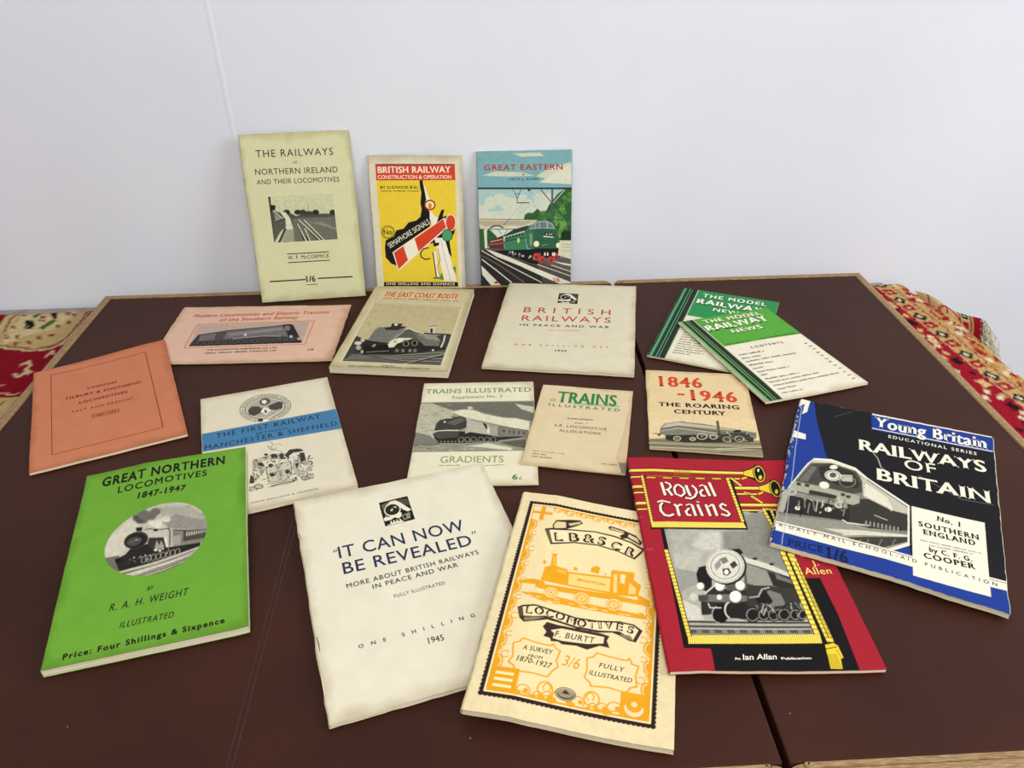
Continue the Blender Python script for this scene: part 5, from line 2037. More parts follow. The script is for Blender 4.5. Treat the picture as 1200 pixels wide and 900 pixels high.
P e09c1e 1065 1775 1100 1775 1100 1935 1065 1935
P e09c1e 1005 1845 1165 1845 1165 1875 1005 1875
P e6d3a0 1004 253 1004 237 1008 222 1016 207 1027 196 1041 188 1057 183 1073 183 1088 187 1103 195 1114 206 1122 220 1127 236 1127 252 1115 260 1114 249 1110 239 1103 229 1094 222 1083 217 1071 214 1059 214 1047 217 1036 222 1027 230 1020 240 1016 250 1015 262
P e6d3a0 1085 272 1082 282 1074 290 1063 291 1052 287 1046 277 1046 266 1052 257 1063 252 1074 253 1082 261 1085 272
P f0dca4 162 200 282 200 282 222 162 222
P f0dca4 162 248 282 248 282 270 162 270
P f0dca4 162 296 282 296 282 318 162 318
P e09c1e 181 1006 378 1021 1113 1011 1105 970 800 964 337 955
P e09c1e 171 1116 251 1144 348 1137 355 1097 176 1089
P e09c1e 289 1108 845 1150 1117 1131 1129 1094 850 1097 287 1059
P e09c1e 323 1130 326 1274 365 1301 384 1322 418 1310 496 1303 502 1254 354 1167
P ebb040 422 1289 499 1282 492 1251 422 1252
P e09c1e 366 1309 364 1413 350 1429 409 1435 397 1416 413 1308
P ebb040 374 1401 389 1404 403 1313 386 1310
P e09c1e 302 1320 313 1352 333 1328 321 1302
P e09c1e 325 1245 316 1142 507 1142 492 1251
P e09c1e 488 1279 841 1319 845 1150 502 1141
P efc977 514 1264 823 1297 826 1168 521 1157
P e09c1e 538 1309 544 1347 567 1339 572 1304
P e09c1e 669 1324 672 1373 713 1399 737 1386 730 1321
P e09c1e 776 1316 779 1353 791 1320
P e09c1e 820 1371 829 1389 996 1401 998 1372 996 1328 1052 1284 1049 1241 1032 1168 840 1142
P e6d3a0 893 1361 932 1362 930 1269 896 1275
P efc977 843 1348 870 1352 880 1173 854 1166
P efc977 966 1292 1017 1247 1015 1191 963 1179
P e6d3a0 212 1067 307 1069 315 1023 221 1020
E e09c1e 411 1047 53 6 3 -52
R f2dfa4 6 411 1047 45 5 2 -43 0 360
L f2dfa4 5 371 1036 450 1059
L f2dfa4 5 374 1056 447 1039
L f2dfa4 5 386 1074 435 1021
L f2dfa4 5 405 1085 416 1010
L f2dfa4 5 425 1086 396 1009
L f2dfa4 5 442 1076 380 1019
E d99a28 411 1047 10 3 2 -10
E e09c1e 635 1054 61 5 1 -60
R f2dfa4 6 635 1054 52 5 1 -50 0 360
L f2dfa4 5 590 1041 681 1066
L f2dfa4 5 593 1065 677 1043
L f2dfa4 5 608 1085 662 1023
L f2dfa4 5 630 1097 640 1011
L f2dfa4 5 653 1098 617 1010
L f2dfa4 5 672 1086 598 1021
E d99a28 635 1054 10 3 1 -11
E e09c1e 869 1054 61 4 -1 -60
R f2dfa4 6 869 1054 52 3 -1 -50 0 360
L f2dfa4 5 823 1043 915 1065
L f2dfa4 5 828 1066 910 1042
L f2dfa4 5 843 1086 895 1022
L f2dfa4 5 865 1098 873 1011
L f2dfa4 5 889 1097 850 1011
L f2dfa4 5 907 1086 832 1023
E d99a28 869 1054 10 3 1 -10
P e09c1e 1031 1195 1127 1147 1129 1107 1035 1127
P e6d3a0 976 1073 1048 1070 1040 1035 978 1040
L e09c1e 8 1053 1172 1095 1154 1119 1091
L f2dfa4 5 954 985 995 984
L d99a28 5 358 951 400 953
L d99a28 5 1048 976 1088 974
L f2dfa4 5 443 973 485 974
L f2dfa4 5 438 996 480 997
L d99a28 5 769 980 810 980
L f2dfa4 5 912 980 953 980
L d99a28 5 513 998 554 999
L d99a28 5 437 951 478 952
L d99a28 5 632 993 673 994
L d99a28 5 723 994 765 995
L f2dfa4 5 624 983 665 983
L f2dfa4 5 643 979 685 979
L d99a28 5 462 967 503 968
L d99a28 5 334 957 375 958
L d99a28 5 1053 1024 1093 1022
L f2dfa4 5 547 983 588 984
L f2dfa4 5 684 973 725 973
L f2dfa4 5 396 964 438 965
L d99a28 5 814 980 855 979
L d99a28 5 1005 989 1046 988
L f2dfa4 5 383 961 424 963
L d99a28 5 1047 1017 1088 1016
L d99a28 5 1022 976 1062 974
L d99a28 5 844 978 885 977
L d99a28 5 563 961 604 961
L d99a28 5 870 1011 912 1011
L f2dfa4 5 790 983 831 983
L d99a28 5 334 987 376 988
L f2dfa4 5 703 998 745 998
L d99a28 5 695 1001 737 1001
L f2dfa4 5 248 989 290 985
L f2dfa4 5 305 981 346 982
L f2dfa4 5 724 984 765 984
L d99a28 5 689 985 730 985
L f2dfa4 5 706 977 747 977
L f2dfa4 5 523 955 564 956
L d99a28 5 815 1016 856 1015
L d99a28 5 781 997 822 997
L d99a28 5 418 979 460 981
P 3a2a22 314 1731 333 1796 445 1835 525 1853 552 1823 510 1782 426 1718 327 1686
P d9c696 325 1735 341 1782 415 1797 424 1733 336 1701
P c4b084 434 1787 527 1837 535 1816 455 1765
P 3a2a22 754 1837 770 1858 876 1840 982 1801 1038 1733 1023 1697 917 1752 872 1737 853 1768 890 1802 768 1814
P d9c696 925 1803 996 1771 1016 1720 921 1769
P c4b084 777 1843 889 1823 878 1807 773 1825
P 3a2a22 259 1680 319 1700 471 1731 652 1764 814 1757 953 1721 1058 1666 1044 1624 988 1536 851 1588 691 1611 513 1587 331 1519
P ead9aa 297 1673 473 1717 653 1750 809 1741 949 1705 1039 1651 981 1555 849 1602 690 1625 511 1601 344 1542
P 6b5846 267 1671 293 1669 338 1540 331 1531
P 3a2a22 401 733 425 780 490 774 807 779 864 769 849 727 873 671 805 673 724 620 648 633 551 620 524 635 475 626 465 650 418 656 433 695
P e6d6a8 461 718 532 751 784 754 828 753 827 698 719 667 546 649 483 655 489 695
P 3a2a22 198 863 232 888 326 910 459 895 617 873 770 884 921 915 1024 910 1087 867 1046 757 996 761 931 790 880 804 781 780 630 777 526 792 422 800 327 759 266 739 228 773
P ead9aa 235 872 329 896 461 879 619 859 772 870 922 901 1018 896 1058 866 1026 776 928 827 779 800 627 796 523 810 404 830 319 802 256 794
P 8a765a 261 782 406 818 326 766 267 750
P 5a4636 205 859 231 872 256 794 233 782
P 8a765a 930 808 1005 807 1033 766 957 780
L e09c1e 12 229 554 273 573 286 602 382 588 481 589 497 608 520 574 549 566 534 481 553 436 523 399 496 343 399 348 270 335 273 371 227 399 248 446 229 554
L e09c1e 12 732 555 772 572 793 610 910 598 996 595 1012 617 1033 574 1076 566 1061 480 1074 406 1034 390 1008 344 895 360 779 346 770 371 731 403 743 456 732 555
E 3a2a22 629 247 68 0 -2 -50
E 9a8a70 628 254 52 0 -1 -35
P 3a2a22 604 248 625 280 657 248
R d9c696 5 629 247 59 0 -2 -42 0 360
Z
T author_lettering 3a2a22 ri 492 672 43 279 48 0.06|F. BURTT
T subtitle_lettering 3a2a22 ri 299 511 43 207 37 0|A SURVEY
T subtitle_lettering 3a2a22 ri 345 461 43 100 22 0|FROM
T subtitle_lettering 3a2a22 ri 275 416 -23 238 41 0|1870-1927
T subtitle_lettering 3a2a22 ri 816 499 1 174 36 0.1|FULLY
T subtitle_lettering 3a2a22 ri 758 427 0 284 35 0|ILLUSTRATED
T price_lettering e09c1e i 574 455 -53 115 86 0|3/6
T title_lettering 3a2a22 bb 265 815 63 47 67 0|L
T title_lettering 3a2a22 bb 323 824 62 68 66 0|O
T title_lettering 3a2a22 bb 403 825 -47 59 65 0|C
T title_lettering 3a2a22 bb 470 823 -128 67 64 0|O
T title_lettering 3a2a22 bb 553 808 -129 67 63 0|M
T title_lettering 3a2a22 bb 630 798 12 67 65 0|O
T title_lettering 3a2a22 bb 709 801 136 59 65 0|T
T title_lettering 3a2a22 bb 787 815 193 20 65 0|I
T title_lettering 3a2a22 bb 826 825 123 59 66 0|V
T title_lettering 3a2a22 bb 905 834 -23 46 65 0|E
T title_lettering 3a2a22 bb 979 827 -116 46 64 0|S
T title_lettering ead9aa s 275 822 51 20 49 0|L
T title_lettering ead9aa s 339 831 62 29 49 0|O
T title_lettering ead9aa s 416 829 -47 25 48 0|C
T title_lettering ead9aa s 485 827 -128 29 47 0|O
T title_lettering ead9aa s 568 811 -129 29 47 0|M
T title_lettering ead9aa s 645 804 13 29 48 0|O
T title_lettering ead9aa s 723 809 137 25 48 0|T
T title_lettering ead9aa s 790 822 194 9 48 0|I
T title_lettering ead9aa s 840 832 123 25 48 0|V
T title_lettering ead9aa s 916 839 -22 20 48 0|E
T title_lettering ead9aa s 989 832 -116 20 47 0|S
T title_lettering 3a2a22 bb 361 1564 252 66 92 0|L
T title_lettering 3a2a22 bb 471 1594 214 82 93 0|B
T title_lettering 3a2a22 bb 576 1618 106 94 94 0|&
T title_lettering 3a2a22 bb 687 1628 -87 64 92 0|S
T title_lettering 3a2a22 bb 790 1614 -233 80 88 0|C
T title_lettering 3a2a22 bb 905 1583 -288 80 86 0|R
T title_lettering ead9aa s 371 1579 253 27 67 0|L
T title_lettering ead9aa s 486 1609 215 34 68 0|B
T title_lettering ead9aa s 595 1631 106 39 68 0|&
T title_lettering ead9aa s 698 1637 -86 27 67 0|S
T title_lettering ead9aa s 805 1619 -232 34 64 0|C
T title_lettering ead9aa s 920 1587 -287 33 63 0|R
T engine_name_lettering d99a28 b 583 1211 12 207 24 0|BRIGHTON"""
ART['royal'] = """A cover_picture 0 0 1454 2238 3.0 a0202e|
P 151312 161 1329 136 182 316 176 316 -29 1271 -33 1297 470 1287 825 1161 834 1172 1574 905 1570
P 151312 161 1078 140 194 319 180 306 -34 1272 -38 1283 813 1179 826 1077 1120
P a8a698 191 1325 875 1366 883 1570 941 1571 946 1542 1011 1538 1027 1576 1077 1582 1099 803 1048 279 222 270 187 786
P a8a698 200 1096 1077 1120 1081 301 182 285
P 85847a 640 1310 866 1333 903 1518 1082 1556 1086 1098 1079 860 780 1048 614 1105
P c4c1b0 499 1305 651 1311 618 1120 498 1086 374 1142
P b5b2a3 205 1075 456 1099 396 819 202 814
B 2.2 200 1096 192 1536 930 1566 1077 1120 1081 301 182 285
N 0.1 8 200 1096 192 1536 930 1566 1077 1120 1081 301 182 285
P c9c5b2 165 619 310 534 326 419 199 409
P 96948a 181 905 351 871 357 762 171 653
P 7d7a70 180 410 1073 403 1084 298 180 285
L 2c2a26 13 185 402 1073 403
L d0ccb8 7 185 381 1079 381
L 2c2a26 10 184 360 1079 362
L c4c0ae 7 183 343 1080 346
P 4e4c46 197 330 248 329 252 303 201 303
P 4e4c46 285 330 337 331 340 305 288 304
P 4e4c46 373 332 425 333 428 306 376 305
P 4e4c46 462 334 514 335 517 308 465 307
P 4e4c46 551 335 603 336 605 309 553 309
P 4e4c46 640 337 692 337 694 310 642 310
P 4e4c46 729 338 781 338 782 311 730 311
P 4e4c46 817 338 870 338 871 311 819 311
P 4e4c46 906 338 959 338 959 311 907 311
P 4e4c46 995 338 1048 338 1048 311 996 311
P 1d1c1a 664 1113 755 1125 771 1076 703 1035
P 55544e 746 977 790 1037 1106 839 1079 460 1023 411 683 426 660 594
P 8f8d82 758 968 902 894 909 747 769 745 721 771
P cfcbb8 768 1036 943 961 1094 848 1073 826 927 904 760 978
P 2c2a26 907 885 1086 821 1084 684 909 747
P 6b6a62 958 867 1077 793 1079 756 956 811
E 2c2a26 846 1018 20 0 -4 -14
E 2c2a26 960 962 20 0 -4 -13
P 35342f 716 753 1068 720 1066 460 1032 419 681 418 634 542
P 77756b 770 647 868 701 941 666 950 562 823 544 751 578
P 1d1c1a 738 629 840 701 865 596 828 561 749 569
L a8a698 11 697 629 768 639 815 710 876 728
P 1b1a18 354 853 389 919 458 941 463 801 431 658 346 708
P 2a2926 334 586 446 729 564 759 697 735 674 543 617 425 403 470 314 460
E 141312 453 480 61 1 -20 -87
R a8a698 7 443 471 53 1 -17 -76 90 250
P 201f1c 516 557 656 576 619 433 501 439
R d0ccb8 11 533 515 40 1 -17 -71 100 260
E 1b1a18 682 472 59 1 -20 -73
R 8f8d82 7 682 472 44 1 -15 -55 0 360
E 1b1a18 763 473 48 0 -17 -60
R 8f8d82 7 763 473 36 0 -13 -45 0 360
E 1b1a18 836 474 51 0 -19 -63
R 8f8d82 7 836 474 38 0 -14 -48 0 360
E 1b1a18 910 474 51 0 -19 -63
R 8f8d82 7 910 474 38 0 -14 -48 0 360
E 1b1a18 990 474 45 0 -18 -57
R 8f8d82 7 990 474 34 0 -13 -43 0 360
E 1b1a18 1043 474 40 0 -16 -50
R 8f8d82 7 1043 474 30 0 -12 -38 0 360
L 77756b 8 1020 590 1046 513
L b5b2a3 8 730 555 733 516
L b5b2a3 8 1061 582 1055 556
L 1b1a18 8 776 575 806 514
L b5b2a3 7 750 485 785 566
L 1b1a18 8 917 541 923 465
L b5b2a3 8 978 522 990 579
L b5b2a3 8 799 535 757 467
L 77756b 8 772 576 800 567
L 77756b 8 859 555 827 487
L 77756b 8 892 522 864 516
L 1b1a18 7 829 465 880 517
L 1b1a18 8 852 515 856 527
L 1b1a18 7 751 457 789 458
L 1b1a18 7 699 479 732 544
L b5b2a3 8 1043 516 1000 456
L 77756b 8 818 552 817 578
L 77756b 7 851 450 855 475
L 1b1a18 8 740 526 712 449
L 1b1a18 8 950 578 925 532
L 1b1a18 7 1007 476 1078 558
L 1b1a18 8 735 530 713 463
L b5b2a3 8 1054 559 1064 518
L 77756b 7 1010 460 1002 499
L 1b1a18 8 961 568 1010 553
L b5b2a3 8 827 563 850 492
P 6b6a62 319 646 540 657 688 646 674 594 522 582 320 585
L d0ccb8 11 376 656 478 748 554 714
L d0ccb8 9 384 570 389 528 470 530
P 55544e 550 759 665 770 688 699 549 696
E 77756b 362 726 31 1 -9 -41
E eee9d8 360 730 26 1 -7 -34
E 77756b 509 736 40 1 -12 -54
E eee9d8 507 739 36 1 -11 -47
E 77756b 663 741 39 1 -13 -52
E eee9d8 661 745 35 1 -11 -45
E 77756b 601 634 47 1 -15 -61
E eee9d8 599 637 43 1 -13 -54
E 77756b 480 624 23 1 -7 -31
E eee9d8 479 628 19 0 -6 -24
E b5b2a3 290 624 35 1 -9 -45
E c9c5b2 290 624 25 1 -6 -31
P 45443f 324 637 401 648 389 591 320 585
E 1d1c1a 606 932 155 4 -45 -187
E d6d1c0 596 939 150 4 -42 -176
R 8a887c 8 596 939 112 3 -32 -134 0 360
R a8a698 7 596 939 138 4 -39 -165 0 360
P 8f8d82 511 942 570 1011 566 944 517 886
P 77756b 566 1007 623 1036 633 984 582 954
P 3a3935 633 956 681 995 695 948 646 908
P 2a2926 564 906 616 917 626 870 590 838 559 845
E eee9d8 589 875 17 0 -6 -26
L d6d1c0 10 582 1110 580 1074
L d6d1c0 10 619 1111 617 1075
B 0.28 200 1096 192 1536 930 1566 1077 1120 1081 301 182 285
N 0.08000000000000002 4 200 1096 192 1536 930 1566 1077 1120 1081 301 182 285
N 0.06 1.6 200 1096 192 1536 930 1566 1077 1120 1081 301 182 285
N 0.1 0.8 200 1096 192 1536 930 1566 1077 1120 1081 301 182 285
P caa92c 180 285 1107 301 1098 225 174 215
L f2e06a 8 187 285 181 215
L f2e06a 8 201 284 196 214
L f2e06a 8 216 284 210 213
L f2e06a 8 231 284 225 213
L f2e06a 8 246 284 239 213
L f2e06a 8 260 285 254 214
L f2e06a 8 275 285 269 214
L f2e06a 8 290 286 284 215
L f2e06a 8 305 286 299 215
L f2e06a 8 320 287 314 215
L f2e06a 8 335 287 329 216
L f2e06a 8 350 288 343 216
L f2e06a 8 365 288 358 217
L f2e06a 8 380 289 373 217
L f2e06a 8 395 289 388 217
L f2e06a 8 410 290 403 218
L f2e06a 8 424 290 418 218
L f2e06a 8 439 291 433 218
L f2e06a 8 454 291 448 219
L f2e06a 8 469 291 463 219
L f2e06a 8 484 292 477 219
L f2e06a 8 499 292 492 220
L f2e06a 8 514 293 507 220
L f2e06a 8 529 293 522 220
L f2e06a 8 544 293 537 221
L f2e06a 8 559 294 552 221
L f2e06a 8 574 294 567 221
L f2e06a 8 589 294 582 222
L f2e06a 8 604 295 597 222
L f2e06a 8 619 295 612 222
L f2e06a 8 634 295 627 222
L f2e06a 8 649 296 642 223
L f2e06a 8 664 296 657 223
L f2e06a 8 679 296 672 223
L f2e06a 8 694 297 687 223
L f2e06a 8 709 297 701 223
L f2e06a 8 724 297 716 224
L f2e06a 8 739 297 731 224
L f2e06a 8 754 298 746 224
L f2e06a 8 769 298 761 224
L f2e06a 8 784 298 776 224
L f2e06a 8 799 298 791 224
L f2e06a 8 814 299 806 225
L f2e06a 8 829 299 821 225
L f2e06a 8 844 299 836 225
L f2e06a 8 859 299 851 225
L f2e06a 8 874 299 866 225
L f2e06a 8 889 300 881 225
L f2e06a 8 904 300 896 225
L f2e06a 8 919 300 911 225
L f2e06a 8 934 300 926 225
L f2e06a 8 949 300 941 225
L f2e06a 8 964 300 956 226
L f2e06a 8 979 300 971 226
L f2e06a 8 994 300 986 226
L f2e06a 8 1009 300 1001 226
L f2e06a 8 1024 300 1016 226
L f2e06a 8 1039 301 1030 226
L f2e06a 8 1054 301 1045 225
L f2e06a 8 1069 301 1060 225
L f2e06a 8 1084 301 1075 225
L f2e06a 8 1099 301 1090 225
L 151312 40 167 1098 190 275
L b89a28 29 167 1098 190 275
L f0dc62 27 171 1090 165 1067
L f0dc62 27 172 1051 166 1029
L f0dc62 27 173 1014 167 991
L f0dc62 26 174 976 168 954
L f0dc62 26 175 939 169 917
L f0dc62 26 176 902 170 880
L f0dc62 26 177 866 171 844
L f0dc62 26 178 829 172 808
L f0dc62 25 179 794 173 773
L f0dc62 25 180 759 174 738
L f0dc62 25 181 724 175 703
L f0dc62 25 182 689 176 669
L f0dc62 25 183 655 177 635
L f0dc62 24 184 621 178 601
L f0dc62 24 185 587 179 568
L f0dc62 24 186 554 180 535
L f0dc62 24 187 521 181 502
L f0dc62 24 188 489 182 469
L f0dc62 24 189 456 183 437
L f0dc62 23 190 424 184 406
L f0dc62 23 190 393 184 374
L f0dc62 23 191 361 185 343
L f0dc62 23 192 330 186 312
L f0dc62 23 193 300 187 282
L 151312 50 1084 1104 1089 301
L b89a28 38 1084 1104 1089 301
L f0dc62 36 1089 1093 1080 1062
L f0dc62 35 1089 1041 1080 1009
L f0dc62 35 1090 989 1080 958
L f0dc62 35 1090 938 1081 908
L f0dc62 34 1090 888 1081 858
L f0dc62 34 1090 838 1081 808
L f0dc62 34 1091 789 1081 760
L f0dc62 33 1091 741 1082 712
L f0dc62 33 1091 693 1082 665
L f0dc62 32 1091 646 1082 618
L f0dc62 32 1091 600 1083 572
L f0dc62 32 1092 554 1083 527
L f0dc62 31 1092 509 1083 482
L f0dc62 31 1092 465 1083 438
L f0dc62 31 1092 421 1084 395
L f0dc62 31 1093 377 1084 352
L f0dc62 30 1093 335 1084 309
L 151312 63 1142 1084 1159 234
L b89a28 51 1142 1084 1159 234
L f0dc62 49 1149 1074 1137 1046
L f0dc62 48 1150 1027 1138 998
L f0dc62 48 1151 979 1139 952
L f0dc62 47 1152 933 1139 906
L f0dc62 47 1153 887 1140 860
L f0dc62 46 1153 842 1141 815
L f0dc62 46 1154 797 1142 771
L f0dc62 45 1155 753 1143 727
L f0dc62 45 1156 710 1144 684
L f0dc62 44 1157 667 1145 641
L f0dc62 44 1157 624 1146 599
L f0dc62 44 1158 582 1146 557
L f0dc62 43 1159 541 1147 516
L f0dc62 43 1160 500 1148 475
L f0dc62 42 1160 459 1149 435
L f0dc62 42 1161 419 1150 396
L f0dc62 42 1162 380 1150 356
L f0dc62 41 1162 341 1151 318
L f0dc62 41 1163 302 1152 279
L f0dc62 41 1164 264 1153 241
L 151312 7 1151 981 1157 265
L b89a28 8 1165 826 1170 265
P dfc234 1112 211 1175 226 1198 202 1200 103 1178 93 1162 15 1082 17 1101 142
L 8a7018 4 1101 135 1087 21
L 8a7018 4 1112 135 1100 21
L 8a7018 4 1123 135 1114 21
L 8a7018 4 1135 134 1128 20
L 8a7018 4 1146 134 1141 20
L 8a7018 4 1157 134 1155 20
L 151312 6 1106 176 1189 194
L 8a7018 4 1175 172 1186 99
P a0202e 1195 1120 1471 1032 1452 822 1184 820
L 151312 50 -10 2055 1032 2054
L dfc234 34 -10 2055 1032 2054
L f3e68c 10 -9 2061 1034 2061
L 151312 34 -9 1966 973 1975
L dfc234 18 -9 1966 973 1975
L f3e68c 6 -8 1970 974 1978
L 151312 48 -13 1839 1117 1852
L dfc234 33 -13 1839 1117 1852
L f3e68c 10 -12 1845 1119 1859
L 151312 34 -16 1763 1070 1774
L dfc234 19 -16 1763 1070 1774
L f3e68c 6 -16 1766 1071 1777
L 151312 46 -3 1631 1208 1636
L dfc234 32 -3 1631 1208 1636
L f3e68c 10 -3 1637 1210 1642
L 151312 30 5 1558 1037 1569
L dfc234 16 5 1558 1037 1569
L f3e68c 5 5 1561 1038 1572
L dfc234 19 992 1975 1036 1996 1043 2035 1019 2054
L dfc234 18 1082 1774 1127 1799 1133 1841 1104 1852
P 151312 1027 2084 1116 2126 1169 2177 1185 1960 1139 1930 1076 1977 1021 2011
P dfc234 1031 2074 1112 2111 1164 2156 1166 1959 1094 1997 1025 2025
E 151312 1168 2047 61 27 -9 -124
E dfc234 1168 2047 53 24 -8 -112
E 151312 1168 2047 45 20 -7 -99
E dfc234 1164 1998 15 0 -9 -31
E efe6d2 1173 2096 9 0 -7 -24
P 151312 1113 1882 1199 1921 1251 1969 1244 1735 1161 1790 1107 1817
P dfc234 1116 1873 1195 1906 1246 1950 1237 1753 1170 1799 1111 1830
E 151312 1254 1849 57 24 -10 -121
E dfc234 1254 1849 49 21 -9 -107
E 151312 1254 1849 41 17 -8 -96
E dfc234 1251 1808 15 0 -9 -30
L 151312 36 873 1981 935 1974
L b89a28 25 873 1981 935 1974
L f0dc62 24 879 1981 880 1980
L f0dc62 24 891 1980 892 1979
L f0dc62 24 903 1978 905 1977
L f0dc62 24 916 1977 917 1976
L f0dc62 24 928 1975 929 1974
L 151312 36 899 1982 961 1879
L b89a28 25 899 1982 961 1879
L f0dc62 24 904 1978 906 1966
L f0dc62 24 917 1957 918 1945
L f0dc62 24 929 1937 931 1924
L f0dc62 24 942 1916 943 1904
L f0dc62 24 954 1896 956 1883
L 151312 35 964 1796 1032 1770
L b89a28 24 964 1796 1032 1770
L f0dc62 23 970 1795 972 1791
L f0dc62 23 983 1789 986 1786
L f0dc62 23 997 1784 999 1781
L f0dc62 23 1010 1779 1013 1776
L f0dc62 23 1024 1774 1026 1771
L 151312 35 1014 1751 1088 1662
L b89a28 24 1014 1751 1088 1662
L f0dc62 23 1020 1747 1023 1736
L f0dc62 23 1035 1729 1038 1719
L f0dc62 23 1050 1712 1053 1701
L f0dc62 23 1064 1694 1067 1683
L f0dc62 23 1079 1676 1082 1665
L 151312 34 1068 1591 1183 1574
L b89a28 23 1068 1591 1183 1574
L f0dc62 22 1075 1590 1083 1588
L f0dc62 22 1098 1587 1107 1585
L f0dc62 22 1122 1584 1130 1582
L f0dc62 22 1145 1580 1153 1578
L f0dc62 22 1168 1577 1176 1575
L 151312 36 1074 1591 1096 1320
L b89a28 26 1074 1591 1096 1320
L f0dc62 25 1078 1583 1073 1559
L f0dc62 25 1081 1543 1076 1519
L f0dc62 25 1084 1504 1080 1480
L f0dc62 24 1087 1465 1083 1442
L f0dc62 24 1090 1426 1086 1403
L f0dc62 24 1093 1388 1089 1365
L f0dc62 24 1097 1350 1092 1328
L 151312 31 1135 1574 1131 1320
L b89a28 20 1135 1574 1131 1320
L f0dc62 19 1138 1567 1132 1544
L f0dc62 19 1137 1529 1132 1507
L f0dc62 19 1136 1493 1131 1471
L f0dc62 19 1136 1456 1130 1434
L f0dc62 19 1135 1420 1130 1398
L f0dc62 19 1134 1384 1129 1363
L f0dc62 18 1134 1349 1129 1327
L 8a7018 6 416 2069 395 1996
L 8a7018 6 436 2070 414 1997
L 8a7018 6 455 2071 434 1998
L 8a7018 6 475 2073 453 1999
L 8a7018 6 494 2074 472 2001
L 8a7018 6 514 2075 492 2002
L 8a7018 6 533 2076 511 2003
L 8a7018 6 553 2077 530 2004
P 151312 96 1994 151 1973 867 1981 904 1954 879 1337 87 1321 104 1921
P a0202e 117 1968 871 1972 861 1424 100 1407
L dfc234 14 144 1958 218 1952
L dfc234 14 288 1956 364 1957
L dfc234 14 435 1962 511 1962
L dfc234 14 581 1966 657 1966
L dfc234 14 728 1970 804 1969
L 151312 31 106 1988 105 1402
L b89a28 20 106 1988 105 1402
L f0dc62 19 108 1981 103 1960
L f0dc62 19 108 1946 103 1925
L f0dc62 19 108 1911 103 1891
L f0dc62 19 108 1877 103 1857
L f0dc62 19 108 1843 103 1823
L f0dc62 18 108 1809 103 1789
L f0dc62 18 108 1776 103 1756
L f0dc62 18 108 1743 103 1723
L f0dc62 18 108 1710 103 1690
L f0dc62 18 108 1677 103 1658
L f0dc62 18 108 1645 103 1626
L f0dc62 18 108 1613 103 1594
L f0dc62 18 108 1581 103 1562
L f0dc62 18 108 1550 103 1531
L f0dc62 17 108 1518 103 1500
L f0dc62 17 108 1487 103 1469
L f0dc62 17 108 1457 103 1438
L f0dc62 17 108 1426 103 1408
L 151312 36 864 1987 859 1429
L b89a28 25 864 1987 859 1429
L f0dc62 24 867 1979 861 1955
L f0dc62 24 867 1939 860 1916
L f0dc62 24 866 1900 860 1876
L f0dc62 23 866 1861 860 1838
L f0dc62 23 866 1823 859 1800
L f0dc62 23 865 1785 859 1762
L f0dc62 23 865 1747 859 1724
L f0dc62 23 864 1709 858 1687
L f0dc62 23 864 1672 858 1650
L f0dc62 22 864 1636 858 1614
L f0dc62 22 863 1599 857 1577
L f0dc62 22 863 1563 857 1541
L f0dc62 22 862 1527 856 1506
L f0dc62 22 862 1492 856 1471
L f0dc62 22 862 1457 856 1436
P caa92c 94 1407 860 1421 868 1358 97 1345
L f2e06a 9 102 1407 104 1345
L f2e06a 9 116 1406 118 1344
L f2e06a 9 130 1406 133 1343
L f2e06a 9 145 1405 147 1343
L f2e06a 9 159 1404 162 1342
L f2e06a 9 174 1404 176 1341
L f2e06a 9 188 1403 191 1341
L f2e06a 9 202 1402 205 1340
L f2e06a 9 217 1402 220 1339
L f2e06a 9 231 1402 235 1340
L f2e06a 9 246 1402 249 1340
L f2e06a 9 261 1403 264 1341
L f2e06a 9 276 1404 279 1341
L f2e06a 9 290 1404 294 1342
L f2e06a 9 305 1405 309 1343
L f2e06a 9 320 1405 324 1343
L f2e06a 9 335 1406 339 1344
L f2e06a 9 349 1407 354 1344
L f2e06a 9 364 1407 368 1345
L f2e06a 9 379 1408 383 1346
L f2e06a 9 394 1408 398 1346
L f2e06a 9 408 1409 413 1347
L f2e06a 9 423 1409 428 1347
L f2e06a 9 438 1410 443 1348
L f2e06a 9 453 1410 458 1348
L f2e06a 9 468 1411 473 1349
L f2e06a 9 482 1411 488 1349
L f2e06a 9 497 1412 502 1350
L f2e06a 9 512 1412 517 1350
L f2e06a 9 527 1413 532 1351
L f2e06a 9 541 1413 547 1351
L f2e06a 9 556 1414 562 1351
L f2e06a 9 571 1414 577 1352
L f2e06a 9 586 1415 592 1352
L f2e06a 9 601 1415 607 1353
L f2e06a 9 616 1416 622 1353
L f2e06a 9 630 1416 637 1353
L f2e06a 9 645 1416 652 1354
L f2e06a 9 660 1417 667 1354
L f2e06a 9 675 1417 682 1355
L f2e06a 9 690 1417 696 1355
L f2e06a 9 704 1418 711 1355
L f2e06a 9 719 1418 726 1356
L f2e06a 9 734 1418 741 1356
L f2e06a 9 749 1419 756 1356
L f2e06a 9 764 1419 771 1356
L f2e06a 9 778 1419 786 1357
L f2e06a 9 793 1420 801 1357
L f2e06a 9 808 1420 816 1357
L f2e06a 9 823 1420 831 1357
L f2e06a 9 838 1420 846 1358
L f2e06a 9 853 1421 861 1358
L 7c1f28 6 -7 1489 49 1496
L c46a70 4 4 1464 40 1471
L c46a70 4 -2 1098 72 1107
L 151312 31 266 1884 272 1720
L 151312 25 300 1891 335 1870 341 1833 317 1799 290 1789
L 151312 29 309 1790 333 1719
L 151312 26 393 1859 365 1812 365 1743 409 1714 448 1757 448 1821 418 1861 393 1859
L 151312 31 477 1860 483 1777 490 1723
L 151312 26 531 1863 556 1818 556 1772 526 1716 483 1687 439 1698
L 151312 20 594 1852 620 1872 646 1859
L 151312 31 646 1859 658 1731
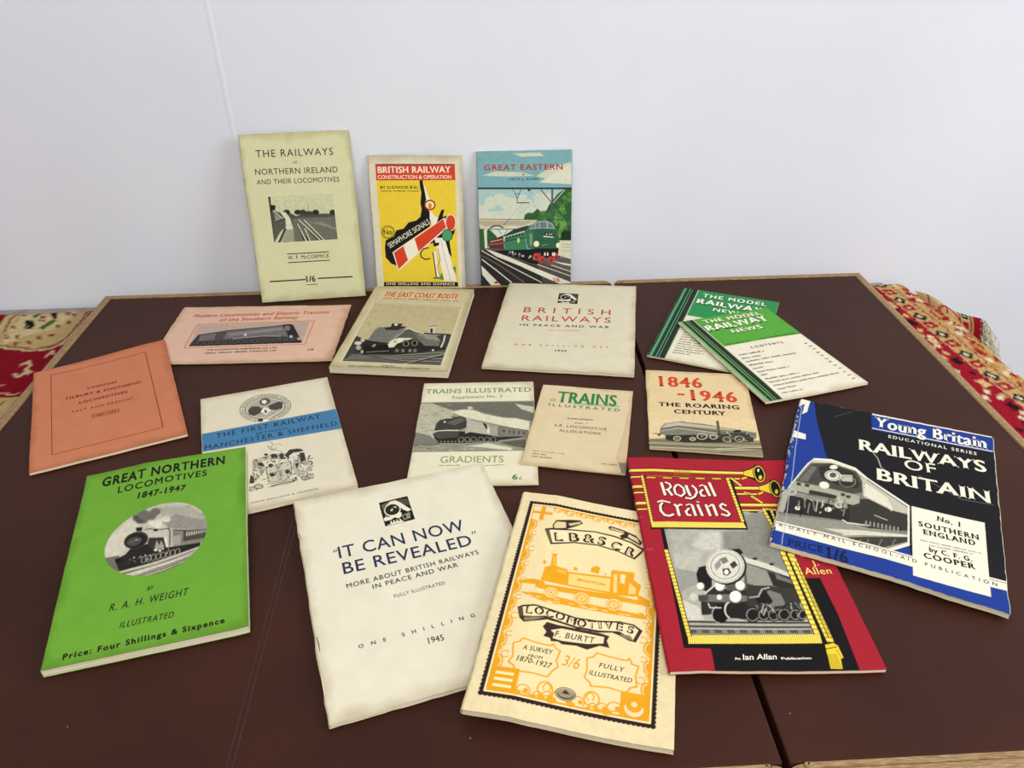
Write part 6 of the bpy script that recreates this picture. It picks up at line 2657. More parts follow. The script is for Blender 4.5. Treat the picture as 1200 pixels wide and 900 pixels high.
L 151312 27 614 1811 584 1773 590 1730 620 1728
L 151312 31 691 1908 707 1729
L 151312 23 191 1633 233 1650 302 1628
L 151312 28 233 1628 207 1585 204 1525 227 1474 268 1468 304 1491
L 151312 29 329 1612 348 1583 348 1472
L 151312 23 348 1583 380 1611 397 1603
L 151312 19 427 1605 457 1619 480 1612
L 151312 29 480 1612 486 1479
L 151312 25 448 1571 412 1526 419 1486 448 1484
L 151312 29 530 1618 543 1481
L 151312 19 528 1655 550 1644
L 151312 29 600 1622 609 1484
L 151312 22 622 1596 652 1624 663 1620
L 151312 29 660 1620 666 1486
L 151312 25 773 1611 743 1636 718 1609 725 1574 765 1541 776 1511 753 1489 704 1509
L efe6d2 23 261 1892 268 1727
L efe6d2 17 295 1899 331 1878 337 1841 312 1807 285 1796
L efe6d2 21 304 1798 329 1727
L efe6d2 18 388 1867 361 1819 361 1751 404 1722 443 1765 443 1829 413 1869 388 1867
L efe6d2 23 473 1868 478 1785 486 1731
L efe6d2 18 526 1871 551 1826 551 1780 521 1724 479 1695 435 1706
L efe6d2 12 590 1860 616 1880 641 1867
L efe6d2 23 641 1867 654 1739
L efe6d2 19 609 1819 579 1781 586 1738 616 1736
L efe6d2 23 687 1916 702 1737
L efe6d2 16 187 1641 228 1658 297 1636
L efe6d2 20 228 1636 203 1593 199 1533 223 1481 263 1475 300 1498
L efe6d2 22 325 1620 343 1590 344 1479
L efe6d2 16 343 1590 376 1618 392 1611
L efe6d2 12 423 1612 453 1627 476 1619
L efe6d2 22 476 1619 481 1486
L efe6d2 18 443 1578 408 1534 415 1493 444 1491
L efe6d2 22 525 1626 538 1489
L efe6d2 12 524 1663 546 1652
L efe6d2 22 596 1629 604 1491
L efe6d2 15 617 1604 648 1632 659 1628
L efe6d2 22 656 1628 661 1494
L efe6d2 18 769 1619 739 1644 714 1617 721 1582 761 1549 772 1519 749 1497 700 1516
Z
T author_lettering e8d67a r 1275 945 47 53 52 0|J.
T author_lettering e8d67a r 1189 857 -7 208 67 0|Allen
T author_lettering e8d67a r 1201 1039 -44 183 72 0|Cecil
T publisher_lettering efe6d2 rb 458 86 45 42 20 0|An
T publisher_lettering efe6d2 bi 514 86 25 235 44 0|Ian Allan
T publisher_lettering efe6d2 rb 775 89 17 207 20 0|Publication"""
ART['rob'] = """A cover_picture 0 0 1700 2260 2.3 1b1a1c|
P 1f3a8a -99 2492 132 2322 189 1932 315 1378 531 787 1089 129 1722 -54 1714 -160 -24 -378 -177 544
P 1b1a1c 132 2322 189 1932 315 1378 447 1101 1006 952 1041 416 1751 336 1901 2728
P 1f3a8a -118 281 19 205 1013 212 1700 243 1714 -160 -48 -210
P 1f3a8a 833 256 1015 432 1041 230 864 185
P e8e2cc 56 734 39 689 179 1156 226 1265 370 1322 573 1286 677 1182 1016 943 1021 427 824 228 571 224 -7 198 -13 582
P 7b796e -3 587 65 747 190 1152 228 1238 361 1285 564 1260 667 1157 1002 922 1007 444 824 251 570 239 264 283 15 275
P 8f8c7e 26 349 513 476 1006 552 1007 444 824 251 468 274 17 259
P cfc9b2 382 335 1006 552 1007 527 564 332
P 3c3b36 566 301 1007 527 1007 469 803 281 588 263
L 77756a 7 663 328 640 230
L 77756a 8 721 354 697 255
L 77756a 8 819 405 793 300
L 77756a 8 917 456 889 351
L d8d2bc 11 823 259 1007 452
L d8d2bc 10 525 316 1006 542
P b9b5a2 552 1265 667 1167 1002 922 1004 828 848 805 657 895 623 1175
P d8d3be 664 1095 844 971 889 826 656 914
P 35342f 628 842 700 879 869 816 1004 810 1006 602 716 488 563 497 540 702
L 1f1e1b 10 673 1150 875 1005 1003 918
P d8d3be 851 890 883 878 880 794 860 830
P 2a2925 18 596 111 729 560 731 564 481 512 492 248 438 32 387
P 45443d 114 854 212 1163 363 1254 576 1235 637 1102 646 948 572 890 358 876
P 2f2e29 270 1140 365 1233 556 1204 617 1071 610 988 483 942 305 990
P 6a685d 130 861 215 1132 260 1135 204 883
P c9c3ac 207 1226 361 1285 552 1265 576 1235 374 1259 221 1190
P b5b09b 440 1113 552 1161 563 1064 478 1030
R 8a887a 7 521 1042 63 33 5 -79 0 360
E d8d3be 398 1075 67 17 0 -82
E 55534a 398 1081 28 15 3 -40
R 35342f 6 398 1075 54 14 0 -66 0 360
E e6e0ca 395 1205 32 17 2 -33
P a5a18d 65 747 98 847 359 857 626 889 631 787 581 732 349 720 90 720
P 35342f 231 781 450 797 443 735 226 722
P 3a3933 118 840 155 845 155 803 120 799
P 3a3933 186 850 222 854 222 813 188 809
P 3a3933 478 855 514 862 512 818 479 812
P 3a3933 521 848 557 855 555 812 522 806
E e6e0ca 339 896 40 8 -1 -52
P 8a877a 59 707 349 712 539 720 542 666 355 651 66 645
E b9b5a2 93 693 39 17 6 -50
E 8a877a 93 693 24 10 3 -28
E b9b5a2 483 687 45 23 3 -51
E 8a877a 483 687 27 14 2 -29
E b9b5a2 38 469 26 12 6 -47
E 8a877a 38 469 16 7 3 -27
E e6e0ca 166 503 24 11 3 -27
E e6e0ca 397 584 26 11 3 -31
L c9c3ac 8 466 786 495 644
L 8a877a 8 164 603 173 513
L 8a877a 8 515 800 513 737
L 17160f 8 206 649 235 534
L 8a877a 8 218 526 207 618
L 17160f 8 376 672 397 514
L 8a877a 8 450 677 436 741
L 8a877a 8 248 609 245 453
L c9c3ac 8 201 647 212 622
L c9c3ac 8 306 662 306 515
L c9c3ac 8 356 637 340 582
L 17160f 8 312 539 320 577
L 17160f 8 315 610 311 590
L 17160f 8 231 492 249 439
L 17160f 8 163 495 158 557
L 8a877a 8 525 707 515 548
L c9c3ac 8 262 639 249 658
L c9c3ac 8 343 530 337 507
L 17160f 8 188 572 195 400
L 17160f 8 395 732 390 633
L 17160f 8 503 636 512 741
L 17160f 8 181 575 188 423
L 8a877a 8 518 767 528 672
L c9c3ac 8 512 618 495 617
L 17160f 8 411 725 435 690
L 8a877a 8 268 657 296 521
L 8a877a 8 434 633 433 603
L 17160f 8 385 694 376 695
L 8a877a 8 161 539 167 567
L c9c3ac 8 348 609 346 679
L d8d3be 13 512 500 554 477 715 522
E 8a877a 693 546 9 5 1 -35
E 17160f 708 554 8 4 1 -28
E 8a877a 724 551 9 5 1 -34
E 17160f 739 559 8 4 1 -28
E 8a877a 754 556 9 5 1 -34
E 17160f 769 564 8 4 1 -28
E 8a877a 784 562 9 5 1 -34
E 17160f 799 569 8 4 1 -27
E 8a877a 814 567 9 5 1 -34
E 17160f 829 574 8 4 1 -27
E 8a877a 844 572 9 5 1 -34
E 17160f 859 579 8 4 1 -27
E 8a877a 874 577 9 5 1 -34
E 17160f 889 584 8 4 1 -27
E 8a877a 904 582 9 5 1 -34
E 17160f 919 589 8 4 1 -27
E 8a877a 934 587 9 5 1 -34
E 17160f 949 594 8 4 0 -27
L c9c3ac 9 749 682 852 663
B 0.3 -3 587 65 747 190 1152 228 1238 361 1285 564 1260 667 1157 1002 922 1007 444 824 251 570 239 264 283 15 275
N 0.096 4 -3 587 65 747 190 1152 228 1238 361 1285 564 1260 667 1157 1002 922 1007 444 824 251 570 239 264 283 15 275
N 0.072 1.6 -3 587 65 747 190 1152 228 1238 361 1285 564 1260 667 1157 1002 922 1007 444 824 251 570 239 264 283 15 275
N 0.12 0.8 -3 587 65 747 190 1152 228 1238 361 1285 564 1260 667 1157 1002 922 1007 444 824 251 570 239 264 283 15 275
P e8e2cc 15 271 502 292 1089 313 1707 345 1702 244 1089 189 512 163 25 158
L 1b1a1c 7 18 248 504 270 1089 294 1697 323
P e8e2cc 1031 946 1577 972 1579 124 1048 93
P 1f3a8a 660 2251 1689 2234 1693 2000 681 1975
L e8e2cc 13 680 2002 1685 2018
P e8e2cc 671 2270 1691 2278 1689 2242 672 2232
L b9b5a6 8 687 1627 747 1525 780 1392 818 1361
P e8e2cc -5 2312 106 2337 95 2039 52 1965 62 2181 15 2104
P e8e2cc 11 1641 120 1625 128 1534 11 1520
L c9c5b4 5 6 305 2 249
L 9aa3c0 7 23 1848 21 1797
L 9aa3c0 5 12 112 6 82
L c9c5b4 7 7 1572 23 1533
L c9c5b4 7 -13 1566 -11 1542
L d8d3be 6 9 723 26 681
L c9c5b4 5 10 399 18 387
L d8d3be 6 -12 1349 -17 1284
L 9aa3c0 7 26 1611 20 1585
L 9aa3c0 6 -4 1044 -7 994
L d8d3be 6 -3 820 -11 780
L c9c5b4 6 4 1070 9 1014
L d8d3be 6 8 1025 8 990
L d8d3be 7 13 1522 28 1460
L d8d3be 7 17 1919 21 1885
L d8d3be 5 -25 80 -29 29
L c9c5b4 6 2 1268 -3 1248
L c9c5b4 6 14 928 14 876
L c9c5b4 7 14 1720 14 1644
L d8d3be 6 10 617 3 591
L 9aa3c0 5 3 195 2 155
L d8d3be 7 15 1764 16 1694
L 9aa3c0 5 -19 94 -13 66
L 9aa3c0 5 13 166 5 137
L 9aa3c0 5 12 551 7 527
L 9aa3c0 6 21 1241 20 1180
L 9aa3c0 5 -15 473 -12 437
L c9c5b4 6 7 671 2 651
L d8d3be 7 -10 1889 -1 1859
L d8d3be 6 -6 866 -7 826
L 9aa3c0 6 -9 883 1 833
L c9c5b4 7 -9 2165 -17 2137
L c9c5b4 7 -5 1987 4 1956
L c9c5b4 6 5 826 11 772
L 9aa3c0 6 4 910 21 859
L d8d3be 6 11 872 9 849
L c9c5b4 6 25 1357 37 1345
L d8d3be 6 -19 595 -9 552
L d8d3be 6 -4 684 -10 650
L 9aa3c0 7 0 1640 -1 1577
L 9aa3c0 6 18 1063 17 1014
L 9aa3c0 6 -9 1220 5 1189
L c9c5b4 6 -21 677 -25 654
L 9aa3c0 7 18 2106 35 2069
L 9aa3c0 6 4 1165 -1 1135
L 9aa3c0 7 4 1485 1 1463
L a9b0c6 6 34 2167 62 1244 95 10
L 8d93a8 3 1086 1410 1414 1208 1653 1236
L 55545a 5 337 2053 495 2224
L e8e2cc 12 1700 2238 1702 14
L e8e2cc 7 31 -50 585 -47 1692 -4
P a9a594 -6 401 32 709 72 652 59 394
Z
T series_lettering f0ead6 rb 697 2036 -2 946 180 0|Young Britain
T series_lettering e8e2cc b 824 1896 13 729 47 0.25|EDUCATIONAL SERIES
T title_lettering e8e2cc rb 586 1593 74 1044 169 0|RAILWAYS
T title_lettering e8e2cc r 974 1461 107 256 144 0|OF
T title_lettering e8e2cc rb 752 1194 58 893 169 0|BRITAIN
T publisher_lettering 1c1a18 s 38 213 28 1595 36 0.55|A DAILY MAIL SCHOOL-AID PUBLICATION
T price_lettering 17203f r 140 24 85 263 72 0.05|PRICE
T price_lettering 17203f rb 437 -8 110 155 130 0|1/6
T subtitle_lettering 1c1a18 rb 1224 842 -24 174 62 0.1|No. 1
T subtitle_lettering 1c1a18 rb 1088 707 65 444 63 0.15|SOUTHERN
T subtitle_lettering 1c1a18 rb 1124 619 98 381 62 0.15|ENGLAND
U small_lettering 8a8678 1098 527 1538 578 16
U small_lettering 8a8678 1166 495 1471 538 16
T author_lettering 1c1a18 rb 1165 424 92 308 53 0.1|by C. F. G.
T author_lettering 1c1a18 rb 1127 332 115 367 61 0.12|COOPER"""
ART['rug'] = """P 7a0f1e 0 0 16500 0 16500 9500 0 9500
P b09868 2302 8843 4571 8784 4766 8332 4491 7784 4389 7670 4217 7624 3781 7711 3410 7674 2917 7841
L c2ae84 27 3437 7628 3789 7696 4225 7609 4398 7651 4516 7771 4530 8126
L 5c0a16 25 3406 7682 3763 7743 4201 7655 4390 7708 4486 7835 4490 8169 4428 8718
L 7a0f1e 39 4559 7724 4552 8167 4472 8740
P 7a0f1e 2302 8843 3420 8768 3413 8541 3448 8322 3487 8028 2792 8045
L c2ae84 32 3498 8743 3461 8452 3519 8193 3571 7985
L 7a0f1e 25 3563 8741 3525 8450 3628 8066
L c2ae84 19 3595 8740 3567 8449 3669 8065
P c2ae84 3601 8626 3873 8719 4266 8700 4306 8387 4222 8134 3977 8016 3803 7742 3665 8147 3654 8403
P 4a6428 3755 8510 3771 8667 3900 8663 3938 8608 3844 8584 3832 8442
P 4a6428 4005 8181 4079 8427 4159 8390 4118 8220 4088 8137 4026 8138
P 14161a 3896 8664 4031 8678 4125 8426 4079 8427 3995 8549
P 14161a 3743 8392 3833 8399 3974 8161 3830 8164 3820 8261
E 7a0f1e 3898 8476 23 -1 18 -36
E 7a0f1e 3941 8475 23 -1 18 -36
E 7a0f1e 3917 8396 23 -1 18 -35
E 7a0f1e 3977 8373 23 -1 17 -35
E b09868 3931 8431 11 0 9 -18
L 7a0f1e 28 3631 8522 3662 8593
L 7a0f1e 28 3606 8603 3696 8503
L 7a0f1e 26 3668 8177 3698 8243
L 7a0f1e 27 3644 8253 3731 8158
L 7a0f1e 26 3841 7926 3872 7990
L 7a0f1e 26 3819 8000 3902 7909
L 7a0f1e 26 3710 7930 3740 7993
L 7a0f1e 26 3686 8003 3771 7912
L 7a0f1e 26 4135 7899 4167 7963
L 7a0f1e 26 4114 7972 4195 7882
L 7a0f1e 26 4256 7957 4289 8021
L 7a0f1e 26 4236 8030 4317 7939
L 7a0f1e 27 4218 8192 4251 8259
L 7a0f1e 27 4197 8269 4280 8174
L 7a0f1e 28 4174 8553 4208 8624
L 7a0f1e 28 4152 8634 4237 8533
L 7a0f1e 28 4269 8506 4304 8576
L 7a0f1e 28 4248 8587 4333 8487
L 7a0f1e 27 4320 8287 4354 8355
L 7a0f1e 27 4300 8365 4382 8269
L 7a0f1e 25 4065 7782 4097 7845
L 7a0f1e 25 4044 7854 4125 7765
L 7a0f1e 25 3927 7747 3957 7808
L 7a0f1e 25 3905 7818 3987 7730
L b09868 21 3592 8170 3646 8338
L b09868 20 3813 8061 3869 8226
L b09868 20 3715 7942 3770 8103
L c2ae84 36 4257 7108 4350 7037 4371 7140 4445 7103
L c2ae84 34 4239 7284 4307 7373 4373 7281 4343 7193 4465 7138
L c2ae84 27 4463 7461 4457 7611 4514 7534
L c2ae84 22 4147 6710 4328 6706 4453 6671 4544 6701
P b09868 4022 6617 4371 6625 4569 6621 4620 6358 4498 5795
L 4a6428 28 4465 6452 4468 6545
L c2ae84 22 4092 6926 4128 7027
L c2ae84 22 3765 6865 3798 6964
L c2ae84 22 4230 6779 4267 6877
L c2ae84 23 3679 7103 3712 7207
L c2ae84 24 3463 7470 3495 7582
L c2ae84 22 3970 6941 4005 7042
L c2ae84 22 4093 6877 4129 6977
L c2ae84 24 3534 7428 3567 7539
L c2ae84 22 3864 6776 3898 6874
L c2ae84 23 3717 7240 3751 7346
L c2ae84 23 3801 7192 3835 7298
L c2ae84 23 3799 7088 3833 7191
L c2ae84 23 3855 7010 3889 7112
L c2ae84 23 3756 6990 3789 7092
P b59a68 14965 9184 15900 9158 15827 7511 15837 6279 15845 5292 15217 5241 15171 6534 14958 8161
P 961626 14035 9200 14935 9200 16213 -200 15313 -200
P bd9a62 14945 9200 15145 9200 16423 -200 16223 -200
P bc9a64 15165 9200 15535 9200 16813 -200 16443 -200
L 961626 20 14940 9200 16218 -200
L c2ae84 11 14957 9200 16235 -200
L 961626 18 15155 9200 16433 -200
P 15141a 15032 9220 15132 9110 15062 9000 14962 9110
P d8cca8 15040 9160 15077 9110 15054 9060 15017 9110
P 961626 14997 8959 15125 8980 15165 8829 15028 8809
P d8b07c 15061 8929 15107 8889 15082 8849 15047 8889
P 961626 15371 8761 15399 8851 15422 8831 15404 8741 15435 8661 15406 8651
P 961626 15276 8990 15304 9080 15327 9060 15309 8970 15340 8890 15311 8880
P 961626 15299 8923 15327 9013 15349 8993 15332 8903 15363 8823 15334 8813
P 961626 15333 8970 15361 9060 15384 9040 15366 8950 15397 8870 15368 8860
P 961626 15305 8841 15333 8931 15355 8911 15338 8821 15369 8741 15340 8731
P d8cca8 15343 8877 15372 8957 15420 8897 15402 8807
P d8cca8 15187 9066 15216 9146 15264 9086 15246 8996
P 961626 15358 8865 15387 8945 15435 8885 15418 8795
P d8cca8 15255 8774 15284 8854 15333 8794 15315 8704
P b5863c 15244 9063 15273 9143 15321 9083 15303 8993
P 961626 15251 8815 15280 8895 15328 8835 15310 8745
P d8cca8 15351 8890 15380 8970 15428 8910 15411 8820
P d8cca8 14681 8687 14712 8747 14761 8687 14729 8627
P 1b1517 14684 8723 14716 8783 14764 8723 14732 8663
P d8cca8 14863 8802 14895 8862 14943 8802 14911 8742
P c8a66c 14818 8729 14850 8789 14898 8729 14866 8669
P d8cca8 14691 8960 14723 9020 14771 8960 14739 8900
P 1b1517 14821 9010 14915 9050 14944 8909 14860 8869
P 15141a 15095 8759 15194 8649 15124 8539 15025 8649
P d8cca8 15103 8699 15140 8649 15116 8599 15080 8649
P 961626 15060 8499 15187 8519 15228 8369 15090 8349
P d8b07c 15124 8469 15169 8429 15145 8389 15109 8429
P 961626 15333 8260 15360 8350 15383 8330 15365 8240 15396 8160 15368 8150
P 961626 15390 8532 15418 8622 15441 8602 15423 8512 15454 8432 15425 8422
P 961626 15362 8443 15390 8533 15412 8513 15395 8423 15426 8343 15397 8333
P 961626 15407 8287 15434 8377 15457 8357 15439 8267 15470 8187 15442 8177
P 961626 15275 8636 15303 8726 15326 8706 15308 8616 15339 8536 15310 8526
P 961626 15389 8450 15418 8530 15466 8470 15448 8380
P 961626 15354 8527 15384 8607 15432 8547 15414 8457
P d8cca8 15326 8602 15356 8682 15404 8622 15386 8532
P 961626 15226 8638 15255 8718 15304 8658 15286 8568
P 961626 15403 8474 15432 8554 15480 8494 15463 8404
P 961626 15430 8316 15459 8396 15507 8336 15489 8246
P 961626 15408 8217 15437 8297 15485 8237 15468 8147
P c8a66c 14802 8338 14834 8398 14882 8338 14850 8278
P c8a66c 14975 8223 15007 8283 15055 8223 15023 8163
P 1b1517 14922 8394 14954 8454 15002 8394 14970 8334
P 1b1517 14735 8360 14767 8420 14815 8360 14783 8300
P c8a66c 14901 8594 14932 8654 14981 8594 14949 8534
P d2b07a 14883 8549 14978 8589 15007 8449 14922 8409
P 15141a 15157 8299 15257 8189 15187 8079 15087 8189
P d8cca8 15165 8239 15202 8189 15179 8139 15142 8189
P 961626 15122 8039 15250 8059 15290 7909 15153 7889
P d8b07c 15187 8009 15232 7969 15207 7929 15172 7969
P 961626 15525 7753 15553 7843 15575 7823 15557 7733 15588 7653 15560 7643
P 961626 15336 8150 15364 8240 15386 8220 15369 8130 15399 8050 15371 8040
P 961626 15493 7851 15521 7941 15544 7921 15526 7831 15557 7751 15528 7741
P 961626 15442 8048 15470 8138 15492 8118 15475 8028 15505 7948 15477 7938
P 961626 15451 7910 15479 8000 15501 7980 15484 7890 15515 7810 15486 7800
P b5863c 15391 8117 15420 8197 15468 8137 15450 8047
P d8cca8 15441 7820 15470 7900 15518 7840 15500 7750
P d8cca8 15402 7985 15432 8065 15480 8005 15462 7915
P d8cca8 15490 7789 15519 7869 15567 7809 15549 7719
P b5863c 15381 8043 15410 8123 15458 8063 15441 7973
P 961626 15409 7783 15439 7863 15487 7803 15469 7713
P 961626 15392 8081 15421 8161 15469 8101 15452 8011
P 1b1517 14789 8110 14821 8170 14869 8110 14837 8050
P 1b1517 14927 7730 14959 7790 15007 7730 14975 7670
P c8a66c 14940 7732 14972 7792 15020 7732 14988 7672
P c8a66c 14985 7852 15017 7912 15065 7852 15033 7792
P c8a66c 14960 8027 14991 8087 15040 8027 15008 7967
P 1b1517 14946 8089 15040 8129 15069 7989 14985 7949
P 15141a 15220 7839 15320 7729 15250 7619 15150 7729
P d8cca8 15228 7779 15265 7729 15241 7679 15205 7729
P 961626 15185 7579 15312 7599 15353 7449 15215 7429
P d8b07c 15249 7549 15295 7509 15270 7469 15235 7509
P 961626 15454 7479 15482 7569 15505 7549 15487 7459 15518 7379 15489 7369
P 961626 15478 7452 15506 7542 15528 7522 15511 7432 15541 7352 15513 7342
P 961626 15483 7699 15510 7789 15533 7769 15515 7679 15546 7599 15518 7589
P 961626 15439 7344 15467 7434 15489 7414 15472 7324 15503 7244 15474 7234
P 961626 15438 7622 15466 7712 15489 7692 15471 7602 15502 7522 15473 7512
P b5863c 15543 7513 15572 7593 15621 7533 15603 7443
P 961626 15466 7333 15495 7413 15543 7353 15526 7263
P b5863c 15507 7330 15536 7410 15584 7350 15566 7260
P 961626 15513 7421 15542 7501 15590 7441 15572 7351
P 961626 15432 7289 15461 7369 15509 7309 15491 7219
P d8cca8 15398 7715 15427 7795 15475 7735 15457 7645
P b5863c 15470 7399 15499 7479 15547 7419 15529 7329
P c8a66c 15038 7306 15070 7366 15118 7306 15086 7246
P d8cca8 15020 7464 15052 7524 15100 7464 15068 7404
P d8cca8 15029 7685 15061 7745 15109 7685 15077 7625
P 1b1517 14939 7611 14971 7671 15019 7611 14988 7551
P c8a66c 14947 7441 14979 7501 15027 7441 14995 7381
P d2b07a 15008 7629 15103 7669 15132 7529 15047 7489
P 15141a 15282 7379 15382 7269 15312 7159 15212 7269
P d8cca8 15290 7319 15327 7269 15304 7219 15267 7269
P 961626 15248 7119 15375 7139 15415 6989 15278 6969
P d8b07c 15312 7089 15357 7049 15333 7009 15297 7049
P 961626 15489 7222 15517 7312 15540 7292 15522 7202 15553 7122 15524 7112
P 961626 15516 7198 15544 7288 15567 7268 15549 7178 15580 7098 15551 7088
P 961626 15482 7085 15510 7175 15533 7155 15515 7065 15546 6985 15517 6975
P 961626 15635 6901 15663 6991 15685 6971 15668 6881 15699 6801 15670 6791
P 961626 15576 7167 15604 7257 15626 7237 15609 7147 15639 7067 15611 7057
P 961626 15516 7142 15545 7222 15593 7162 15575 7072
P 961626 15564 7149 15593 7229 15641 7169 15624 7079
P d8cca8 15599 6898 15628 6978 15676 6918 15658 6828
P d8cca8 15459 7127 15489 7207 15537 7147 15519 7057
P b5863c 15460 6991 15489 7071 15537 7011 15519 6921
P b5863c 15504 7188 15533 7268 15582 7208 15564 7118
P d8cca8 15514 6835 15543 6915 15591 6855 15573 6765
P 1b1517 14877 7135 14909 7195 14957 7135 14925 7075
P 1b1517 15140 6879 15171 6939 15220 6879 15188 6819
P c8a66c 14934 7075 14966 7135 15014 7075 14983 7015
P c8a66c 14979 7195 15011 7255 15059 7195 15028 7135
P d8cca8 14975 6903 15006 6963 15055 6903 15023 6843
P 1b1517 15071 7169 15165 7209 15194 7069 15110 7029
P 15141a 15345 6919 15445 6809 15375 6699 15275 6809
P d8cca8 15353 6859 15390 6809 15367 6759 15330 6809
P 961626 15310 6659 15437 6679 15478 6529 15341 6509
P d8b07c 15374 6629 15420 6589 15395 6549 15360 6589
P 961626 15650 6468 15677 6558 15700 6538 15682 6448 15713 6368 15685 6358
P 961626 15688 6376 15716 6466 15738 6446 15721 6356 15752 6276 15723 6266
P 961626 15678 6385 15706 6475 15729 6455 15711 6365 15742 6285 15713 6275
P 961626 15543 6595 15571 6685 15594 6665 15576 6575 15607 6495 15578 6485
P 961626 15692 6511 15720 6601 15742 6581 15725 6491 15755 6411 15727 6401
P b5863c 15630 6757 15659 6837 15707 6777 15689 6687
P 961626 15641 6634 15670 6714 15718 6654 15701 6564
P 961626 15568 6803 15597 6883 15645 6823 15628 6733
P b5863c 15551 6726 15580 6806 15628 6746 15610 6656
P 961626 15547 6443 15576 6523 15624 6463 15606 6373
P 961626 15603 6605 15632 6685 15680 6625 15662 6535
P 961626 15525 6409 15554 6489 15602 6429 15584 6339
P d8cca8 15181 6368 15213 6428 15261 6368 15229 6308
P d8cca8 15165 6676 15197 6736 15245 6676 15213 6616
P d8cca8 15102 6498 15134 6558 15182 6498 15151 6438
P d8cca8 15028 6364 15059 6424 15108 6364 15076 6304
P c8a66c 15227 6398 15259 6458 15307 6398 15275 6338
P d2b07a 15133 6709 15228 6749 15257 6609 15172 6569
P 15141a 15407 6459 15507 6349 15437 6239 15337 6349
P d8cca8 15416 6399 15452 6349 15429 6299 15392 6349
P 961626 15373 6199 15500 6219 15540 6069 15403 6049
P d8b07c 15437 6169 15482 6129 15458 6089 15422 6129
P 961626 15743 5971 15770 6061 15793 6041 15775 5951 15806 5871 15778 5861
P 961626 15661 6229 15689 6319 15712 6299 15694 6209 15725 6129 15696 6119
P 961626 15614 6045 15642 6135 15664 6115 15647 6025 15677 5945 15649 5935
P 961626 15690 6000 15718 6090 15741 6070 15723 5980 15754 5900 15725 5890
P 961626 15676 5995 15704 6085 15727 6065 15709 5975 15740 5895 15711 5885
P b5863c 15629 5981 15658 6061 15706 6001 15688 5911
P 961626 15721 6101 15750 6181 15798 6121 15780 6031
P d8cca8 15600 6095 15629 6175 15677 6115 15659 6025
P 961626 15683 6069 15712 6149 15760 6089 15743 5999
P 961626 15697 6195 15726 6275 15774 6215 15756 6125
P d8cca8 15620 6161 15649 6241 15697 6181 15679 6091
P 961626 15614 6306 15643 6386 15691 6326 15673 6236
P d8cca8 15214 5983 15246 6043 15294 5983 15262 5923
P d8cca8 15266 6079 15298 6139 15346 6079 15315 6019
P c8a66c 15255 5930 15286 5990 15335 5930 15303 5870
P 1b1517 15282 5931 15314 5991 15362 5931 15330 5871
P 1b1517 15193 5903 15225 5963 15273 5903 15241 5843
P 1b1517 15196 6249 15290 6289 15320 6149 15235 6109
P 15141a 15470 5999 15570 5889 15500 5779 15400 5889
P d8cca8 15478 5939 15515 5889 15492 5839 15455 5889
P 961626 15435 5739 15563 5759 15603 5609 15466 5589
P d8b07c 15499 5709 15545 5669 15520 5629 15485 5669
P 961626 15693 5820 15721 5910 15743 5890 15726 5800 15756 5720 15728 5710
P 961626 15737 5856 15765 5946 15788 5926 15770 5836 15801 5756 15772 5746
P 961626 15738 5721 15766 5811 15789 5791 15771 5701 15802 5621 15773 5611
P 961626 15675 5656 15703 5746 15726 5726 15708 5636 15739 5556 15710 5546
P 961626 15668 5690 15695 5780 15718 5760 15700 5670 15731 5590 15703 5580
P b5863c 15612 5848 15642 5928 15690 5868 15672 5778
P 961626 15640 5629 15669 5709 15718 5649 15700 5559
P 961626 15739 5621 15768 5701 15816 5641 15798 5551
P 961626 15718 5707 15747 5787 15795 5727 15777 5637
P d8cca8 15656 5495 15686 5575 15734 5515 15716 5425
P d8cca8 15700 5641 15729 5721 15777 5661 15759 5571
P 961626 15733 5576 15762 5656 15810 5596 15792 5506
P c8a66c 15236 5596 15268 5656 15316 5596 15284 5536
P 1b1517 15115 5562 15147 5622 15195 5562 15163 5502
P 1b1517 15073 5795 15105 5855 15153 5795 15121 5735
P c8a66c 15232 5532 15264 5592 15312 5532 15280 5472
P c8a66c 15225 5681 15257 5741 15305 5681 15274 5621
P d2b07a 15258 5789 15353 5829 15382 5689 15298 5649
P 15141a 15532 5539 15632 5429 15562 5319 15462 5429
P d8cca8 15541 5479 15577 5429 15554 5379 15517 5429
P 961626 15498 5279 15625 5299 15666 5149 15528 5129
P d8b07c 15562 5249 15607 5209 15583 5169 15547 5209
P 961626 15792 4987 15819 5077 15842 5057 15824 4967 15855 4887 15827 4877
P 961626 15760 5105 15788 5195 15811 5175 15793 5085 15824 5005 15795 4995
P 961626 15726 5316 15753 5406 15776 5386 15758 5296 15789 5216 15761 5206
P 961626 15860 5333 15888 5423 15911 5403 15893 5313 15924 5233 15895 5223
P 961626 15822 5218 15850 5308 15873 5288 15855 5198 15886 5118 15857 5108
P 961626 15765 5202 15795 5282 15843 5222 15825 5132
P b5863c 15835 5244 15864 5324 15912 5264 15895 5174
P d8cca8 15698 5420 15728 5500 15776 5440 15758 5350
P b5863c 15776 5211 15805 5291 15853 5231 15835 5141
P 961626 15822 5125 15851 5205 15900 5145 15882 5055
P b5863c 15830 5400 15859 5480 15907 5420 15889 5330
P 961626 15679 5403 15708 5483 15757 5423 15739 5333
P 1b1517 15318 5201 15350 5261 15398 5201 15366 5141
P d8cca8 15255 5334 15287 5394 15335 5334 15303 5274
P d8cca8 15299 5181 15331 5241 15379 5181 15347 5121
P 1b1517 15247 5340 15278 5400 15327 5340 15295 5280
P c8a66c 15263 5161 15294 5221 15343 5161 15311 5101
P 1b1517 15321 5329 15416 5369 15445 5229 15360 5189
P 15141a 15595 5079 15695 4969 15625 4859 15525 4969
P d8cca8 15603 5019 15640 4969 15617 4919 15580 4969
P 961626 15560 4819 15688 4839 15728 4689 15591 4669
